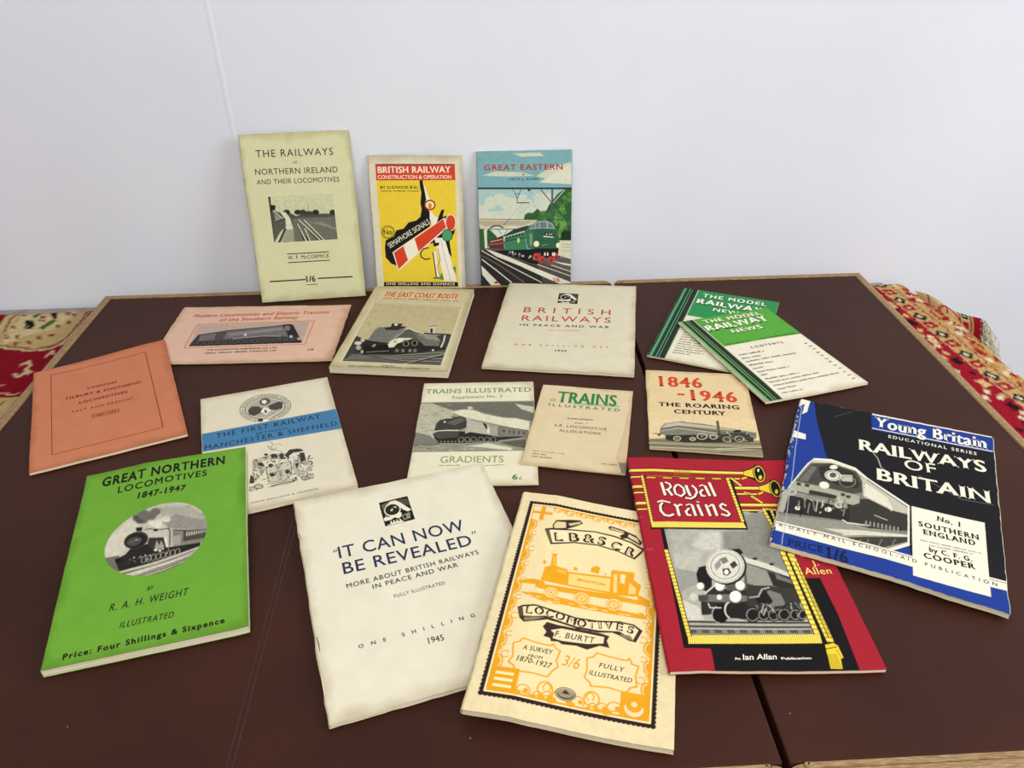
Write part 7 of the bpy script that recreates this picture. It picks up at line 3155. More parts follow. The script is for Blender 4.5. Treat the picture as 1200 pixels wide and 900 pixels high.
P d8b07c 15624 4789 15670 4749 15645 4709 15610 4749
P 961626 15853 4798 15881 4888 15903 4868 15886 4778 15916 4698 15888 4688
P 961626 15835 4571 15863 4661 15885 4641 15868 4551 15899 4471 15870 4461
P 961626 15792 4738 15820 4828 15843 4808 15825 4718 15856 4638 15827 4628
P 961626 15900 4932 15928 5022 15950 5002 15933 4912 15963 4832 15935 4822
P 961626 15882 4686 15909 4776 15932 4756 15914 4666 15945 4586 15917 4576
P b5863c 15751 4795 15780 4875 15828 4815 15810 4725
P 961626 15908 4775 15937 4855 15985 4795 15968 4705
P 961626 15767 4918 15797 4998 15845 4938 15827 4848
P 961626 15876 4793 15905 4873 15953 4813 15935 4723
P 961626 15889 4875 15918 4955 15966 4895 15949 4805
P 961626 15870 4775 15899 4855 15947 4795 15929 4705
P b5863c 15908 4550 15937 4630 15986 4570 15968 4480
P d8cca8 15294 4597 15326 4657 15374 4597 15342 4537
P c8a66c 15355 4967 15386 5027 15435 4967 15403 4907
P c8a66c 15208 4795 15240 4855 15288 4795 15256 4735
P 1b1517 15221 4861 15253 4921 15301 4861 15269 4801
P 1b1517 15413 4918 15444 4978 15493 4918 15461 4858
P d2b07a 15384 4869 15478 4909 15507 4769 15423 4729
P 15141a 15658 4619 15758 4509 15688 4399 15588 4509
P d8cca8 15666 4559 15703 4509 15679 4459 15643 4509
P 961626 15623 4359 15750 4379 15791 4229 15653 4209
P d8b07c 15687 4329 15732 4289 15708 4249 15672 4289
P 961626 15935 4312 15963 4402 15986 4382 15968 4292 15999 4212 15970 4202
P 961626 15922 4415 15950 4505 15973 4485 15955 4395 15986 4315 15957 4305
P 961626 15996 4131 16024 4221 16047 4201 16029 4111 16060 4031 16031 4021
P 961626 15931 4436 15958 4526 15981 4506 15963 4416 15994 4336 15966 4326
P 961626 15921 4359 15949 4449 15972 4429 15954 4339 15985 4259 15956 4249
P d8cca8 15885 4071 15914 4151 15962 4091 15944 4001
P d8cca8 15844 4114 15873 4194 15921 4134 15903 4044
P d8cca8 15865 4379 15894 4459 15942 4399 15925 4309
P d8cca8 15903 4194 15932 4274 15980 4214 15963 4124
P 961626 15853 4156 15882 4236 15930 4176 15913 4086
P 961626 15986 4227 16015 4307 16063 4247 16045 4157
P 961626 15896 4401 15926 4481 15974 4421 15956 4331
P c8a66c 15496 4370 15528 4430 15576 4370 15544 4310
P 1b1517 15448 4399 15480 4459 15528 4399 15496 4339
P d8cca8 15403 4309 15434 4369 15483 4309 15451 4249
P 1b1517 15423 4360 15454 4420 15503 4360 15471 4300
P c8a66c 15287 4406 15319 4466 15367 4406 15335 4346
P 1b1517 15446 4409 15541 4449 15570 4309 15485 4269
P 15141a 15720 4159 15820 4049 15750 3939 15650 4049
P d8cca8 15728 4099 15765 4049 15742 3999 15705 4049
P 961626 15686 3899 15813 3919 15853 3769 15716 3749
P d8b07c 15750 3869 15795 3829 15770 3789 15735 3829
P 961626 15988 3792 16016 3882 16038 3862 16021 3772 16052 3692 16023 3682
P 961626 16053 3835 16081 3925 16103 3905 16086 3815 16116 3735 16088 3725
P 961626 15998 3779 16026 3869 16049 3849 16031 3759 16062 3679 16033 3669
P 961626 15945 3814 15973 3904 15995 3884 15978 3794 16008 3714 15980 3704
P 961626 16029 3685 16057 3775 16080 3755 16062 3665 16093 3585 16064 3575
P 961626 15880 3910 15909 3990 15957 3930 15940 3840
P 961626 15992 3640 16022 3720 16070 3660 16052 3570
P b5863c 15971 3867 16000 3947 16048 3887 16031 3797
P 961626 15995 3766 16024 3846 16072 3786 16054 3696
P 961626 16003 3667 16032 3747 16080 3687 16063 3597
P 961626 15867 3962 15896 4042 15944 3982 15927 3892
P d8cca8 15996 3692 16025 3772 16073 3712 16055 3622
P 1b1517 15462 3662 15494 3722 15542 3662 15511 3602
P d8cca8 15374 3914 15406 3974 15454 3914 15422 3854
P c8a66c 15496 3839 15528 3899 15576 3839 15544 3779
P d8cca8 15435 3796 15467 3856 15515 3796 15484 3736
P d8cca8 15499 3904 15531 3964 15579 3904 15547 3844
P d2b07a 15509 3949 15603 3989 15632 3849 15548 3809
P 15141a 15783 3699 15883 3589 15813 3479 15713 3589
P d8cca8 15791 3639 15828 3589 15804 3539 15768 3589
P 961626 15748 3439 15875 3459 15916 3309 15778 3289
P d8b07c 15812 3409 15858 3369 15833 3329 15798 3369
P 961626 16060 3287 16088 3377 16110 3357 16093 3267 16124 3187 16095 3177
P 961626 16057 3524 16084 3614 16107 3594 16089 3504 16120 3424 16092 3414
P 961626 15973 3417 16000 3507 16023 3487 16005 3397 16036 3317 16008 3307
P 961626 16039 3217 16067 3307 16090 3287 16072 3197 16103 3117 16074 3107
P 961626 16089 3313 16117 3403 16139 3383 16122 3293 16152 3213 16124 3203
P 961626 16044 3285 16073 3365 16121 3305 16103 3215
P d8cca8 16097 3420 16126 3500 16174 3440 16156 3350
P 961626 16065 3562 16094 3642 16143 3582 16125 3492
P d8cca8 15963 3274 15992 3354 16041 3294 16023 3204
P 961626 16073 3222 16103 3302 16151 3242 16133 3152
P 961626 15915 3562 15944 3642 15992 3582 15974 3492
P b5863c 15985 3135 16014 3215 16062 3155 16044 3065
P d8cca8 15413 3395 15445 3455 15493 3395 15462 3335
P 1b1517 15553 3184 15585 3244 15633 3184 15601 3124
P d8cca8 15444 3269 15476 3329 15524 3269 15492 3209
P d8cca8 15534 3356 15566 3416 15614 3356 15582 3296
P 1b1517 15488 3397 15520 3457 15568 3397 15536 3337
P 1b1517 15571 3489 15666 3529 15695 3389 15610 3349
P 15141a 15845 3239 15945 3129 15875 3019 15775 3129
P d8cca8 15853 3179 15890 3129 15867 3079 15830 3129
P 961626 15811 2979 15938 2999 15978 2849 15841 2829
P d8b07c 15875 2949 15920 2909 15896 2869 15860 2909
P 961626 16092 2814 16120 2904 16142 2884 16125 2794 16156 2714 16127 2704
P 961626 16166 2739 16194 2829 16216 2809 16199 2719 16230 2639 16201 2629
P 961626 16053 3023 16080 3113 16103 3093 16085 3003 16116 2923 16087 2913
P 961626 16046 3026 16074 3116 16097 3096 16079 3006 16110 2926 16081 2916
P 961626 16128 3070 16156 3160 16179 3140 16161 3050 16192 2970 16163 2960
P d8cca8 16074 3031 16103 3111 16151 3051 16133 2961
P 961626 15983 3071 16012 3151 16060 3091 16043 3001
P 961626 16191 2746 16220 2826 16269 2766 16251 2676
P d8cca8 16169 2757 16198 2837 16246 2777 16229 2687
P 961626 16157 2787 16186 2867 16235 2807 16217 2717
P 961626 16121 3011 16150 3091 16199 3031 16181 2941
P b5863c 16100 2782 16129 2862 16177 2802 16160 2712
P 1b1517 15650 2721 15682 2781 15730 2721 15698 2661
P 1b1517 15509 3076 15541 3136 15589 3076 15557 3016
P 1b1517 15689 2676 15721 2736 15769 2676 15738 2616
P d8cca8 15575 2848 15607 2908 15655 2848 15623 2788
P 1b1517 15580 2794 15612 2854 15660 2794 15628 2734
P d2b07a 15634 3029 15728 3069 15757 2929 15673 2889
P 15141a 15908 2779 16008 2669 15938 2559 15838 2669
P d8cca8 15916 2719 15953 2669 15930 2619 15893 2669
P 961626 15873 2519 16000 2539 16041 2389 15904 2369
P d8b07c 15937 2489 15983 2449 15958 2409 15923 2449
P 961626 16133 2346 16161 2436 16183 2416 16165 2326 16196 2246 16168 2236
P 961626 16229 2237 16257 2327 16280 2307 16262 2217 16293 2137 16264 2127
P 961626 16129 2552 16157 2642 16180 2622 16162 2532 16193 2452 16164 2442
P 961626 16224 2367 16252 2457 16275 2437 16257 2347 16288 2267 16259 2257
P 961626 16161 2355 16189 2445 16212 2425 16194 2335 16225 2255 16196 2245
P 961626 16149 2312 16178 2392 16226 2332 16208 2242
P d8cca8 16132 2269 16161 2349 16209 2289 16192 2199
P 961626 16110 2550 16139 2630 16187 2570 16169 2480
P d8cca8 16102 2363 16131 2443 16179 2383 16161 2293
P 961626 16102 2370 16131 2450 16179 2390 16161 2300
P d8cca8 16136 2657 16165 2737 16213 2677 16195 2587
P b5863c 16129 2220 16158 2300 16206 2240 16188 2150
P 1b1517 15693 2240 15725 2300 15773 2240 15741 2180
P d8cca8 15547 2375 15579 2435 15627 2375 15596 2315
P c8a66c 15673 2376 15705 2436 15753 2376 15721 2316
P c8a66c 15536 2626 15568 2686 15616 2626 15584 2566
P c8a66c 15628 2580 15660 2640 15708 2580 15677 2520
P 1b1517 15696 2569 15791 2609 15820 2469 15735 2429
P 15141a 15970 2319 16070 2209 16000 2099 15900 2209
P d8cca8 15979 2259 16015 2209 15992 2159 15955 2209
P 961626 15936 2059 16063 2079 16103 1929 15966 1909
P d8b07c 16000 2029 16045 1989 16021 1949 15985 1989
P 961626 16281 2204 16309 2294 16331 2274 16314 2184 16344 2104 16316 2094
P 961626 16256 2137 16283 2227 16306 2207 16288 2117 16319 2037 16291 2027
P 961626 16284 2202 16312 2292 16335 2272 16317 2182 16348 2102 16319 2092
P 961626 16310 1896 16338 1986 16360 1966 16343 1876 16373 1796 16345 1786
P 961626 16326 1750 16354 1840 16377 1820 16359 1730 16390 1650 16361 1640
P d8cca8 16157 2054 16186 2134 16235 2074 16217 1984
P 961626 16160 2088 16189 2168 16237 2108 16219 2018
P d8cca8 16267 2115 16296 2195 16344 2135 16327 2045
P b5863c 16245 2107 16274 2187 16322 2127 16304 2037
P b5863c 16163 2000 16192 2080 16240 2020 16223 1930
P d8cca8 16207 1997 16237 2077 16285 2017 16267 1927
P b5863c 16190 2065 16219 2145 16267 2085 16249 1995
P d8cca8 15705 1812 15737 1872 15785 1812 15753 1752
P d8cca8 15732 1775 15764 1835 15812 1775 15780 1715
P 1b1517 15630 1964 15661 2024 15710 1964 15678 1904
P 1b1517 15832 1892 15864 1952 15912 1892 15881 1832
P d8cca8 15583 1966 15615 2026 15663 1966 15631 1906
P d2b07a 15759 2109 15854 2149 15883 2009 15798 1969
P 15141a 16033 1859 16133 1749 16063 1639 15963 1749
P d8cca8 16041 1799 16078 1749 16055 1699 16018 1749
P 961626 15998 1599 16126 1619 16166 1469 16029 1449
P d8b07c 16062 1569 16108 1529 16083 1489 16048 1529
P 961626 16282 1528 16310 1618 16333 1598 16315 1508 16346 1428 16317 1418
P 961626 16288 1544 16316 1634 16339 1614 16321 1524 16352 1444 16323 1434
P 961626 16300 1447 16328 1537 16351 1517 16333 1427 16364 1347 16335 1337
P 961626 16276 1457 16304 1547 16327 1527 16309 1437 16340 1357 16311 1347
P 961626 16218 1611 16246 1701 16269 1681 16251 1591 16282 1511 16253 1501
P d8cca8 16224 1684 16253 1764 16301 1704 16283 1614
P d8cca8 16175 1648 16205 1728 16253 1668 16235 1578
P 961626 16171 1679 16200 1759 16248 1699 16231 1609
P d8cca8 16274 1474 16303 1554 16352 1494 16334 1404
P d8cca8 16374 1389 16404 1469 16452 1409 16434 1319
P d8cca8 16251 1387 16280 1467 16328 1407 16311 1317
P 961626 16274 1512 16303 1592 16352 1532 16334 1442
P d8cca8 15873 1615 15905 1675 15953 1615 15921 1555
P d8cca8 15687 1711 15718 1771 15767 1711 15735 1651
P d8cca8 15759 1641 15791 1701 15839 1641 15807 1581
P c8a66c 15708 1604 15740 1664 15788 1604 15756 1544
P 1b1517 15669 1428 15701 1488 15749 1428 15717 1368
P 1b1517 15822 1649 15916 1689 15945 1549 15861 1509
P 15141a 16096 1399 16195 1289 16125 1179 16025 1289
P d8cca8 16104 1339 16140 1289 16117 1239 16080 1289
P 961626 16061 1139 16188 1159 16229 1009 16091 989
P d8b07c 16125 1109 16170 1069 16146 1029 16110 1069
P 961626 16389 918 16417 1008 16440 988 16422 898 16453 818 16424 808
P 961626 16423 1156 16450 1246 16473 1226 16455 1136 16486 1056 16458 1046
P 961626 16419 966 16447 1056 16470 1036 16452 946 16483 866 16454 856
P 961626 16367 1239 16394 1329 16417 1309 16399 1219 16430 1139 16402 1129
P 961626 16289 1113 16316 1203 16339 1183 16321 1093 16352 1013 16323 1003
P d8cca8 16363 1173 16392 1253 16440 1193 16423 1103
P b5863c 16372 975 16401 1055 16449 995 16432 905
P 961626 16278 1036 16307 1116 16356 1056 16338 966
P 961626 16413 887 16442 967 16491 907 16473 817
P 961626 16404 1044 16433 1124 16481 1064 16463 974
P 961626 16284 1233 16314 1313 16362 1253 16344 1163
P b5863c 16278 1252 16307 1332 16355 1272 16338 1182
P 1b1517 15874 1014 15906 1074 15954 1014 15923 954
P c8a66c 15933 915 15964 975 16013 915 15981 855
P d8cca8 15698 1118 15730 1178 15778 1118 15747 1058
P d8cca8 15950 950 15982 1010 16030 950 15998 890
P d8cca8 15943 1117 15975 1177 16023 1117 15992 1057
P d2b07a 15884 1189 15979 1229 16008 1089 15923 1049
P 15141a 16158 939 16258 829 16188 719 16088 829
P d8cca8 16166 879 16203 829 16180 779 16143 829
P 961626 16123 679 16251 699 16291 549 16154 529
P d8b07c 16188 649 16233 609 16208 569 16173 609
P 961626 16392 525 16419 615 16442 595 16424 505 16455 425 16427 415
P 961626 16386 738 16413 828 16436 808 16418 718 16449 638 16421 628
P 961626 16427 602 16455 692 16478 672 16460 582 16491 502 16462 492
P 961626 16424 619 16451 709 16474 689 16456 599 16487 519 16459 509
P 961626 16379 713 16406 803 16429 783 16411 693 16442 613 16414 603
P 961626 16421 680 16450 760 16498 700 16480 610
P 961626 16489 395 16518 475 16567 415 16549 325
P d8cca8 16324 737 16353 817 16402 757 16384 667
P b5863c 16393 737 16423 817 16471 757 16453 667
P 961626 16338 692 16368 772 16416 712 16398 622
P b5863c 16367 643 16396 723 16444 663 16426 573
P d8cca8 16412 557 16441 637 16489 577 16471 487
P c8a66c 15985 554 16017 614 16065 554 16033 494
P 1b1517 15894 700 15926 760 15974 700 15942 640
P 1b1517 15982 763 16014 823 16062 763 16030 703
P d8cca8 15989 465 16021 525 16069 465 16037 405
P c8a66c 15830 514 15862 574 15910 514 15878 454
P 1b1517 15947 729 16041 769 16070 629 15986 589
P 15141a 16221 479 16321 369 16251 259 16151 369
P d8cca8 16229 419 16266 369 16242 319 16206 369
P 961626 16186 219 16313 239 16354 89 16216 69
P d8b07c 16250 189 16296 149 16271 109 16236 149
P 961626 16536 8 16564 98 16587 78 16569 -11 16600 -91 16571 -101
P 961626 16496 134 16523 224 16546 204 16528 114 16559 34 16531 24
P 961626 16507 -88 16535 1 16557 -18 16540 -108 16571 -188 16542 -198
P 961626 16438 301 16466 391 16489 371 16471 281 16502 201 16473 191
P 961626 16441 250 16469 340 16492 320 16474 230 16505 150 16476 140
P 961626 16418 246 16447 326 16495 266 16478 176
P 961626 16533 -42 16562 37 16610 -22 16593 -112
P 961626 16455 277 16484 357 16532 297 16514 207
P b5863c 16509 317 16538 397 16586 337 16569 247
P 961626 16458 32 16487 112 16535 52 16517 -37
P b5863c 16422 324 16451 404 16500 344 16482 254
P d8cca8 16499 187 16528 267 16576 207 16558 117
P d8cca8 15975 138 16007 198 16055 138 16024 78
P d8cca8 16061 -68 16093 -8 16141 -68 16109 -128
P d8cca8 16033 104 16065 164 16113 104 16081 44
P d8cca8 16028 190 16060 250 16108 190 16077 130
P 1b1517 15861 143 15893 203 15941 143 15910 83
P d2b07a 16009 269 16104 309 16133 169 16048 129
N 0.12 3 """

# ------------------------------------------------------------------ rug
m_rug = inked('rug_pile', rough=.95, spec=.05, bump=.9, bscale=420)
RUG_Z = -0.024
rug = empty('rug', Matrix.Translation((-1.0, .05, BENCH_TOP)), 'red and gold patterned rug with pale fringe, spread under the brown table', 'rug')
ops = parse(ART['rug'])
X, Y, col = paint((0, 0, 16500, 9500), .42, '8c1626', [op for op in ops], ss=2)
xw = X / 1e4 - 1.0; yw = Y / 1e4 + .05
rng = np.random.default_rng(3)
far = .942 + .043 * xw + .004 * np.sin(xw * 23) + .003 * np.sin(xw * 9 + 1)       # far edge along the wall
edge = .541 + (.915 - yw) * .136 + .003 * np.sin(yw * 31)                          # right edge
nx_ = X.shape[1]; ny_ = X.shape[0]
tx = X / X.max(); ty = Y / Y.max()
xe = -1.0 + tx * (edge + .045 + 1.0)
ye = .05 + ty * (far - .05)
# look the colour up at the place each knot lands on
ix = np.clip(((xe + 1.0) * 1e4 / 16500 * (nx_ - 1)).round().astype(int), 0, nx_ - 1)
iy = np.clip(((ye - .05) * 1e4 / 9500 * (ny_ - 1)).round().astype(int), 0, ny_ - 1)
colr = col[iy, ix]
over = np.maximum(0, xe - edge)
R_ = .02
a_ = np.minimum(over / R_, math.pi / 2)
xr = np.minimum(xe, edge) + R_ * np.sin(a_)
zr = RUG_Z - R_ * (1 - np.cos(a_)) - np.maximum(0, over - R_ * math.pi / 2)
pile = vnoise(rng, ny_, nx_, 1.6) * .0012 + vnoise(rng, ny_, nx_, 30) * .002
clear = np.clip((np.maximum(xe - (.49 + (.9 - ye) * .043), -.519 - .043 * (ye - .6) - xe)) / .02, 0, 1)
zr = zr + np.where(clear > 0, pile * clear, -.0008) + .004 * clear * np.exp(-((xe - .56) / .03) ** 2 - ((ye - .86) / .07) ** 2)
zr = zr - .004 * np.clip((ye - far + .014) / .014, 0, 1) ** 2
P = np.stack([xr + 1.0, ye - .05, zr - BENCH_TOP], -1)
grid_mesh('woven_field', P, m_rug, rug, colr)
P2 = P.copy(); P2[..., 2] = np.minimum(P[..., 2] - .005, P[..., 2]); P2 = P2[:, ::-1]
P2[..., 2] = np.maximum(P2[..., 2], np.where(over[:, ...][::1, ::-1] <= 0, .0004, P2[..., 2]))
grid_mesh('backing', P2[::2, ::2], noisy('rug_backing', '9b8a6c', '8d7c60', scale=200, rough=.95), rug)
FLAP = ((.5470, .9500, -.027), (.5780, .8420, -.014), (.5560, .7900, -.036), (.5440, .9100, -.038))
# turned-up corner with its red end band and fringe
A_, B_, C_, D_ = [np.array(q) - (-1.0, .05, BENCH_TOP) for q in FLAP]
nu, nv = 46, 26
uu, vv = np.meshgrid(np.linspace(0, 1, nu), np.linspace(0, 1, nv))
Pf = ((1 - uu) * (1 - vv))[..., None] * A_ + (uu * (1 - vv))[..., None] * B_ + (uu * vv)[..., None] * C_ + ((1 - uu) * vv)[..., None] * D_
Pf[..., 2] += .010 * np.sin(vv * math.pi) * (.5 + .5 * uu) + .003 * np.sin(uu * 7)
cf = np.empty(Pf.shape); cf[:] = lin('c0a06a')
cf[np.abs(vv - .5 - .35 * np.sin(uu * 9)) < .06] = lin('93182a')
cf[np.abs((uu * 3.2) % 1 - .5 + .3 * (vv - .5)) < .05] = lin('93182a')
cf[(uu > .69) & (uu < .84)] = lin('c9ab74'); cf[(np.abs(uu - .69) < .015) | (np.abs(uu - .84) < .015)] = lin('8a1a28')
cf[(uu > .72) & (uu < .82) & (vv < .3)] = lin('18161a'); cf[(uu > .74) & (uu < .80) & (vv < .2) & (vv > .1)] = lin('d8cca8')
cf[(uu > .72) & (uu < .82) & (np.abs(vv - .6) < .17)] = lin('a31c2c')
cf[uu > .88] = lin('98101f')
grid_mesh('turned_corner', Pf, m_rug, rug, cf)
Pb = Pf[:, ::-1].copy(); Pb[..., 2] -= .004; Pb[..., 0] -= .002
grid_mesh('corner_backing', Pb, bpy.data.materials['rug_backing'], rug)
V, Fc = [], []
rnd = random.Random(5)
for k in range(90):
    t = rnd.random(); s = Pf[int(t * (nv - 1)), -1] + np.array([0, 0, -.002 * rnd.random()])
    d = np.array([.010 + rnd.gauss(0, .006), -.010 + rnd.gauss(0, .008), -.004]); L = rnd.uniform(.6, 1.5) * (1 if t > .25 else .7)
    prev = None
    for j in range(5):
        q = j / 4
        c = s + d * q * L + np.array([.0035 * math.sin(q * 5 + k), .003 * math.cos(q * 4 + k * 2), -.016 * q * q * L])
        r = .0007 * (1 - .3 * q); n = len(V)
        V += [tuple(c + (r, 0, 0)), tuple(c + (-r * .5, r * .87, 0)), tuple(c + (-r * .5, -r * .6, r * .6))]
        if prev is not None: Fc += [(prev + a, prev + (a + 1) % 3, n + (a + 1) % 3, n + a) for a in range(3)]
        prev = n
fr = link('fringe', V, Fc, noisy('fringe_cotton', 'dcd6ba', 'bcb698', scale=120, rough=.9), rug, True)
fr['kind'] = 'stuff'

# ------------------------------------------------------------------ folding table top: two leather-clothed leaves with pale wooden edging
m_hide, nt, bs, N, L = nodes('brown_leatherette')
tc = N.new('ShaderNodeTexCoord')
n1 = N.new('ShaderNodeTexNoise'); n1.inputs['Scale'].default_value = 7; n1.inputs['Detail'].default_value = 6
n2 = N.new('ShaderNodeTexNoise'); n2.inputs['Scale'].default_value = 700; n2.inputs['Detail'].default_value = 3
for n_ in (n1, n2): L.new(tc.outputs['Object'], n_.inputs['Vector'])
rp = N.new('ShaderNodeValToRGB'); rp.color_ramp.elements[0].color = (*lin('351c14'), 1); rp.color_ramp.elements[1].color = (*lin('412319'), 1)
rp.color_ramp.elements[0].position = .35; rp.color_ramp.elements[1].position = .7
L.new(n1.outputs['Fac'], rp.inputs['Fac'])
sp = N.new('ShaderNodeTexVoronoi'); sp.inputs['Scale'].default_value = 38; L.new(tc.outputs['Object'], sp.inputs['Vector'])
lt = N.new('ShaderNodeMath'); lt.operation = 'LESS_THAN'; lt.inputs[1].default_value = .018; L.new(sp.outputs['Distance'], lt.inputs[0])
mx = N.new('ShaderNodeMixRGB'); mx.inputs[2].default_value = (*lin('8a7a70'), 1)                      # specks of dust
L.new(lt.outputs[0], mx.inputs[0]); L.new(rp.outputs['Color'], mx.inputs[1])
L.new(mx.outputs[0], bs.inputs['Base Color'])
bp = N.new('ShaderNodeBump'); bp.inputs['Strength'].default_value = .22; bp.inputs['Distance'].default_value = .0006
L.new(n2.outputs['Fac'], bp.inputs['Height']); L.new(bp.outputs['Normal'], bs.inputs['Normal'])
bs.inputs['Roughness'].default_value = .52; bs.inputs['Specular IOR Level'].default_value = .13

m_oak, nt, bs, N, L = nodes('pale_oak')
tc = N.new('ShaderNodeTexCoord')
mp = N.new('ShaderNodeMapping'); mp.inputs['Rotation'].default_value = (0, 0, .9); mp.inputs['Scale'].default_value = (40, 400, 60)
n1 = N.new('ShaderNodeTexNoise'); n1.inputs['Scale'].default_value = 3; n1.inputs['Detail'].default_value = 5
L.new(tc.outputs['Object'], mp.inputs['Vector']); L.new(mp.outputs[0], n1.inputs['Vector'])
rp = N.new('ShaderNodeValToRGB'); rp.color_ramp.elements[0].color = (*lin('7d5f3c'), 1); rp.color_ramp.elements[1].color = (*lin('a88a5c'), 1)
rp.color_ramp.elements[0].position = .35; rp.color_ramp.elements[1].position = .65
L.new(n1.outputs['Fac'], rp.inputs['Fac']); L.new(rp.outputs['Color'], bs.inputs['Base Color'])
bp = N.new('ShaderNodeBump'); bp.inputs['Strength'].default_value = .5; bp.inputs['Distance'].default_value = .001
L.new(n1.outputs['Fac'], bp.inputs['Height']); L.new(bp.outputs['Normal'], bs.inputs['Normal'])
bs.inputs['Roughness'].default_value = .55

TM = Matrix.Translation((-.0131, .5984, 0)) @ Matrix.Rotation(WA, 4, 'Z')
table = empty('folding_table', TM @ Matrix.Translation((0, 0, RUG_Z)), 'brown leatherette folding table top with pale wooden edging lying on the rug', 'table')
HW, HH, SEAM, TT = .4981, .33765, .162, .024
HL, HN = .5008, .3500                       # the outer edge of the leaf beside the rug's medallion, and the near edge
EW = .012
PROF = [(-.0004, -.024), (0, -.004), (.0012, -.0022), (.0040, -.0012), (.0072, -.0010), (.0076, -.0022), (.0080, -.0008), (.0086, 0), (.0114, 0), (.0120, -.0014), (.0120, -.024)]
def leaf(side):
    lf_name = 'table_leaf'
    s0, s1 = (-HL, SEAM - .0022) if side < 0 else (SEAM + .0022, HW)
    V, Fc = [], []
    xa, xb = (s0 + EW, s1) if side < 0 else (s0, s1 - EW)
    ya, yb = -HN + EW, HH - EW
    nxx = 2
    box(V, Fc, xa, xb, ya, yb, 0, TT - .0012)
    lf = link(lf_name, V, Fc, m_hide, table)
    bv = lf.modifiers.new('soft', 'BEVEL'); bv.width = .0012; bv.segments = 2
    r = .010
    arc = [(math.cos(t), math.sin(t)) for t in np.linspace(0, math.pi / 2, 6)]
    if side < 0:
        path = [(s1 - r + r * a, HH - r + r * b_) for a, b_ in arc] + [(s0, HH), (s0, -HN)] + [(s1 - r + r * a, -HN + r - r * b_) for a, b_ in arc[::-1]]
    else:
        path = [(s0 + r - r * a, -HN + r - r * b_) for a, b_ in arc] + [(s1, -HN), (s1, HH)] + [(s0 + r - r * a, HH - r + r * b_) for a, b_ in arc[::-1]]
    path = np.array(path)
    V, Fc = [], []
    k = len(PROF)
    for i, p in enumerate(path):
        d0 = path[i] - path[i - 1] if i > 0 else path[1] - path[0]
        d1 = path[i + 1] - path[i] if i < len(path) - 1 else d0
        d0 = d0 / np.hypot(*d0); d1 = d1 / np.hypot(*d1)
        n0 = np.array([-d0[1], d0[0]]); n1_ = np.array([-d1[1], d1[0]])
        n_ = (n0 + n1_); n_ /= np.hypot(*n_); n_ /= max(.5, n_ @ n0)
        V += [(p[0] + n_[0] * a, p[1] + n_[1] * a, TT + z) for a, z in PROF]
    m = len(path)
    for i in range(m - 1):
        Fc += [(i * k + j, i * k + j + 1, (i + 1) * k + j + 1, (i + 1) * k + j) for j in range(k - 1)]
        Fc.append((i * k + k - 1, i * k, (i + 1) * k, (i + 1) * k + k - 1))
    Fc += [tuple(range(k))[::-1], tuple((m - 1) * k + j for j in range(k))]
    ed = link('wood_edging', V, Fc, m_oak, lf)
    return lf
left_leaf = leaf(-1); right_leaf = leaf(1)
V, Fc = [], []
for x0, x1 in ((-.1775, -.1764), (-.1738, -.1727)):
    box(V, Fc, x0, x1, -HN + EW + .001, HH - EW - .001, TT - .0014, TT - .00105)
link('pressed_seam', V, Fc, noisy('worn_hide', '3d271e', '34201a', scale=60, rough=.6), left_leaf)
for y in (-.26, .26):                                            # hinge hidden in the joint of the two leaves
    V, Fc = [], []; box(V, Fc, SEAM - .0021, SEAM + .0021, y - .03, y + .03, .002, .008)
    link('hinge', V, Fc, noisy('dark_brass', '4a3a20', '3a2c18', rough=.4), table)

# ------------------------------------------------------------------ booklets
m_ink = inked('printed_paper')
def paper(name, c, c2, foxing=.55):
    m = noisy(name, c, c2, scale=55, rough=.8, spec=.25, bump=.08, bscale=600, amount=(.2, .85))
    # handling soil along the edges
    N, L = m.node_tree.nodes, m.node_tree.links
    b = N['Principled BSDF']; src = b.inputs['Base Color'].links[0].from_socket
    tc = N.new('ShaderNodeTexCoord'); sx = N.new('ShaderNodeSeparateXYZ'); L.new(tc.outputs['Generated'], sx.inputs[0])
    ds = []
    for i in (0, 1):
        a = N.new('ShaderNodeMath'); a.operation = 'PINGPONG'; a.inputs[1].default_value = .5; L.new(sx.outputs[i], a.inputs[0]); ds.append(a)
    mn = N.new('ShaderNodeMath'); mn.operation = 'MINIMUM'; L.new(ds[0].outputs[0], mn.inputs[0]); L.new(ds[1].outputs[0], mn.inputs[1])
    nz = N.new('ShaderNodeTexNoise'); nz.inputs['Scale'].default_value = 45; nz.inputs['Detail'].default_value = 6; L.new(tc.outputs['Object'], nz.inputs['Vector'])
    ad = N.new('ShaderNodeMath'); ad.operation = 'MULTIPLY_ADD'; ad.inputs[1].default_value = .11; L.new(nz.outputs['Fac'], ad.inputs[0]); L.new(mn.outputs[0], ad.inputs[2])
    mr = N.new('ShaderNodeMapRange'); mr.inputs[1].default_value = .05; mr.inputs[2].default_value = .105; mr.inputs[3].default_value = foxing; mr.inputs[4].default_value = 0
    L.new(ad.outputs[0], mr.inputs[0])
    mx = N.new('ShaderNodeMixRGB'); mx.blend_type = 'MULTIPLY'; mx.inputs[2].default_value = (.55, .45, .3, 1)
    L.new(mr.outputs[0], mx.inputs[0]); L.new(src, mx.inputs[1]); L.new(mx.outputs[0], b.inputs['Base Color'])
    return m
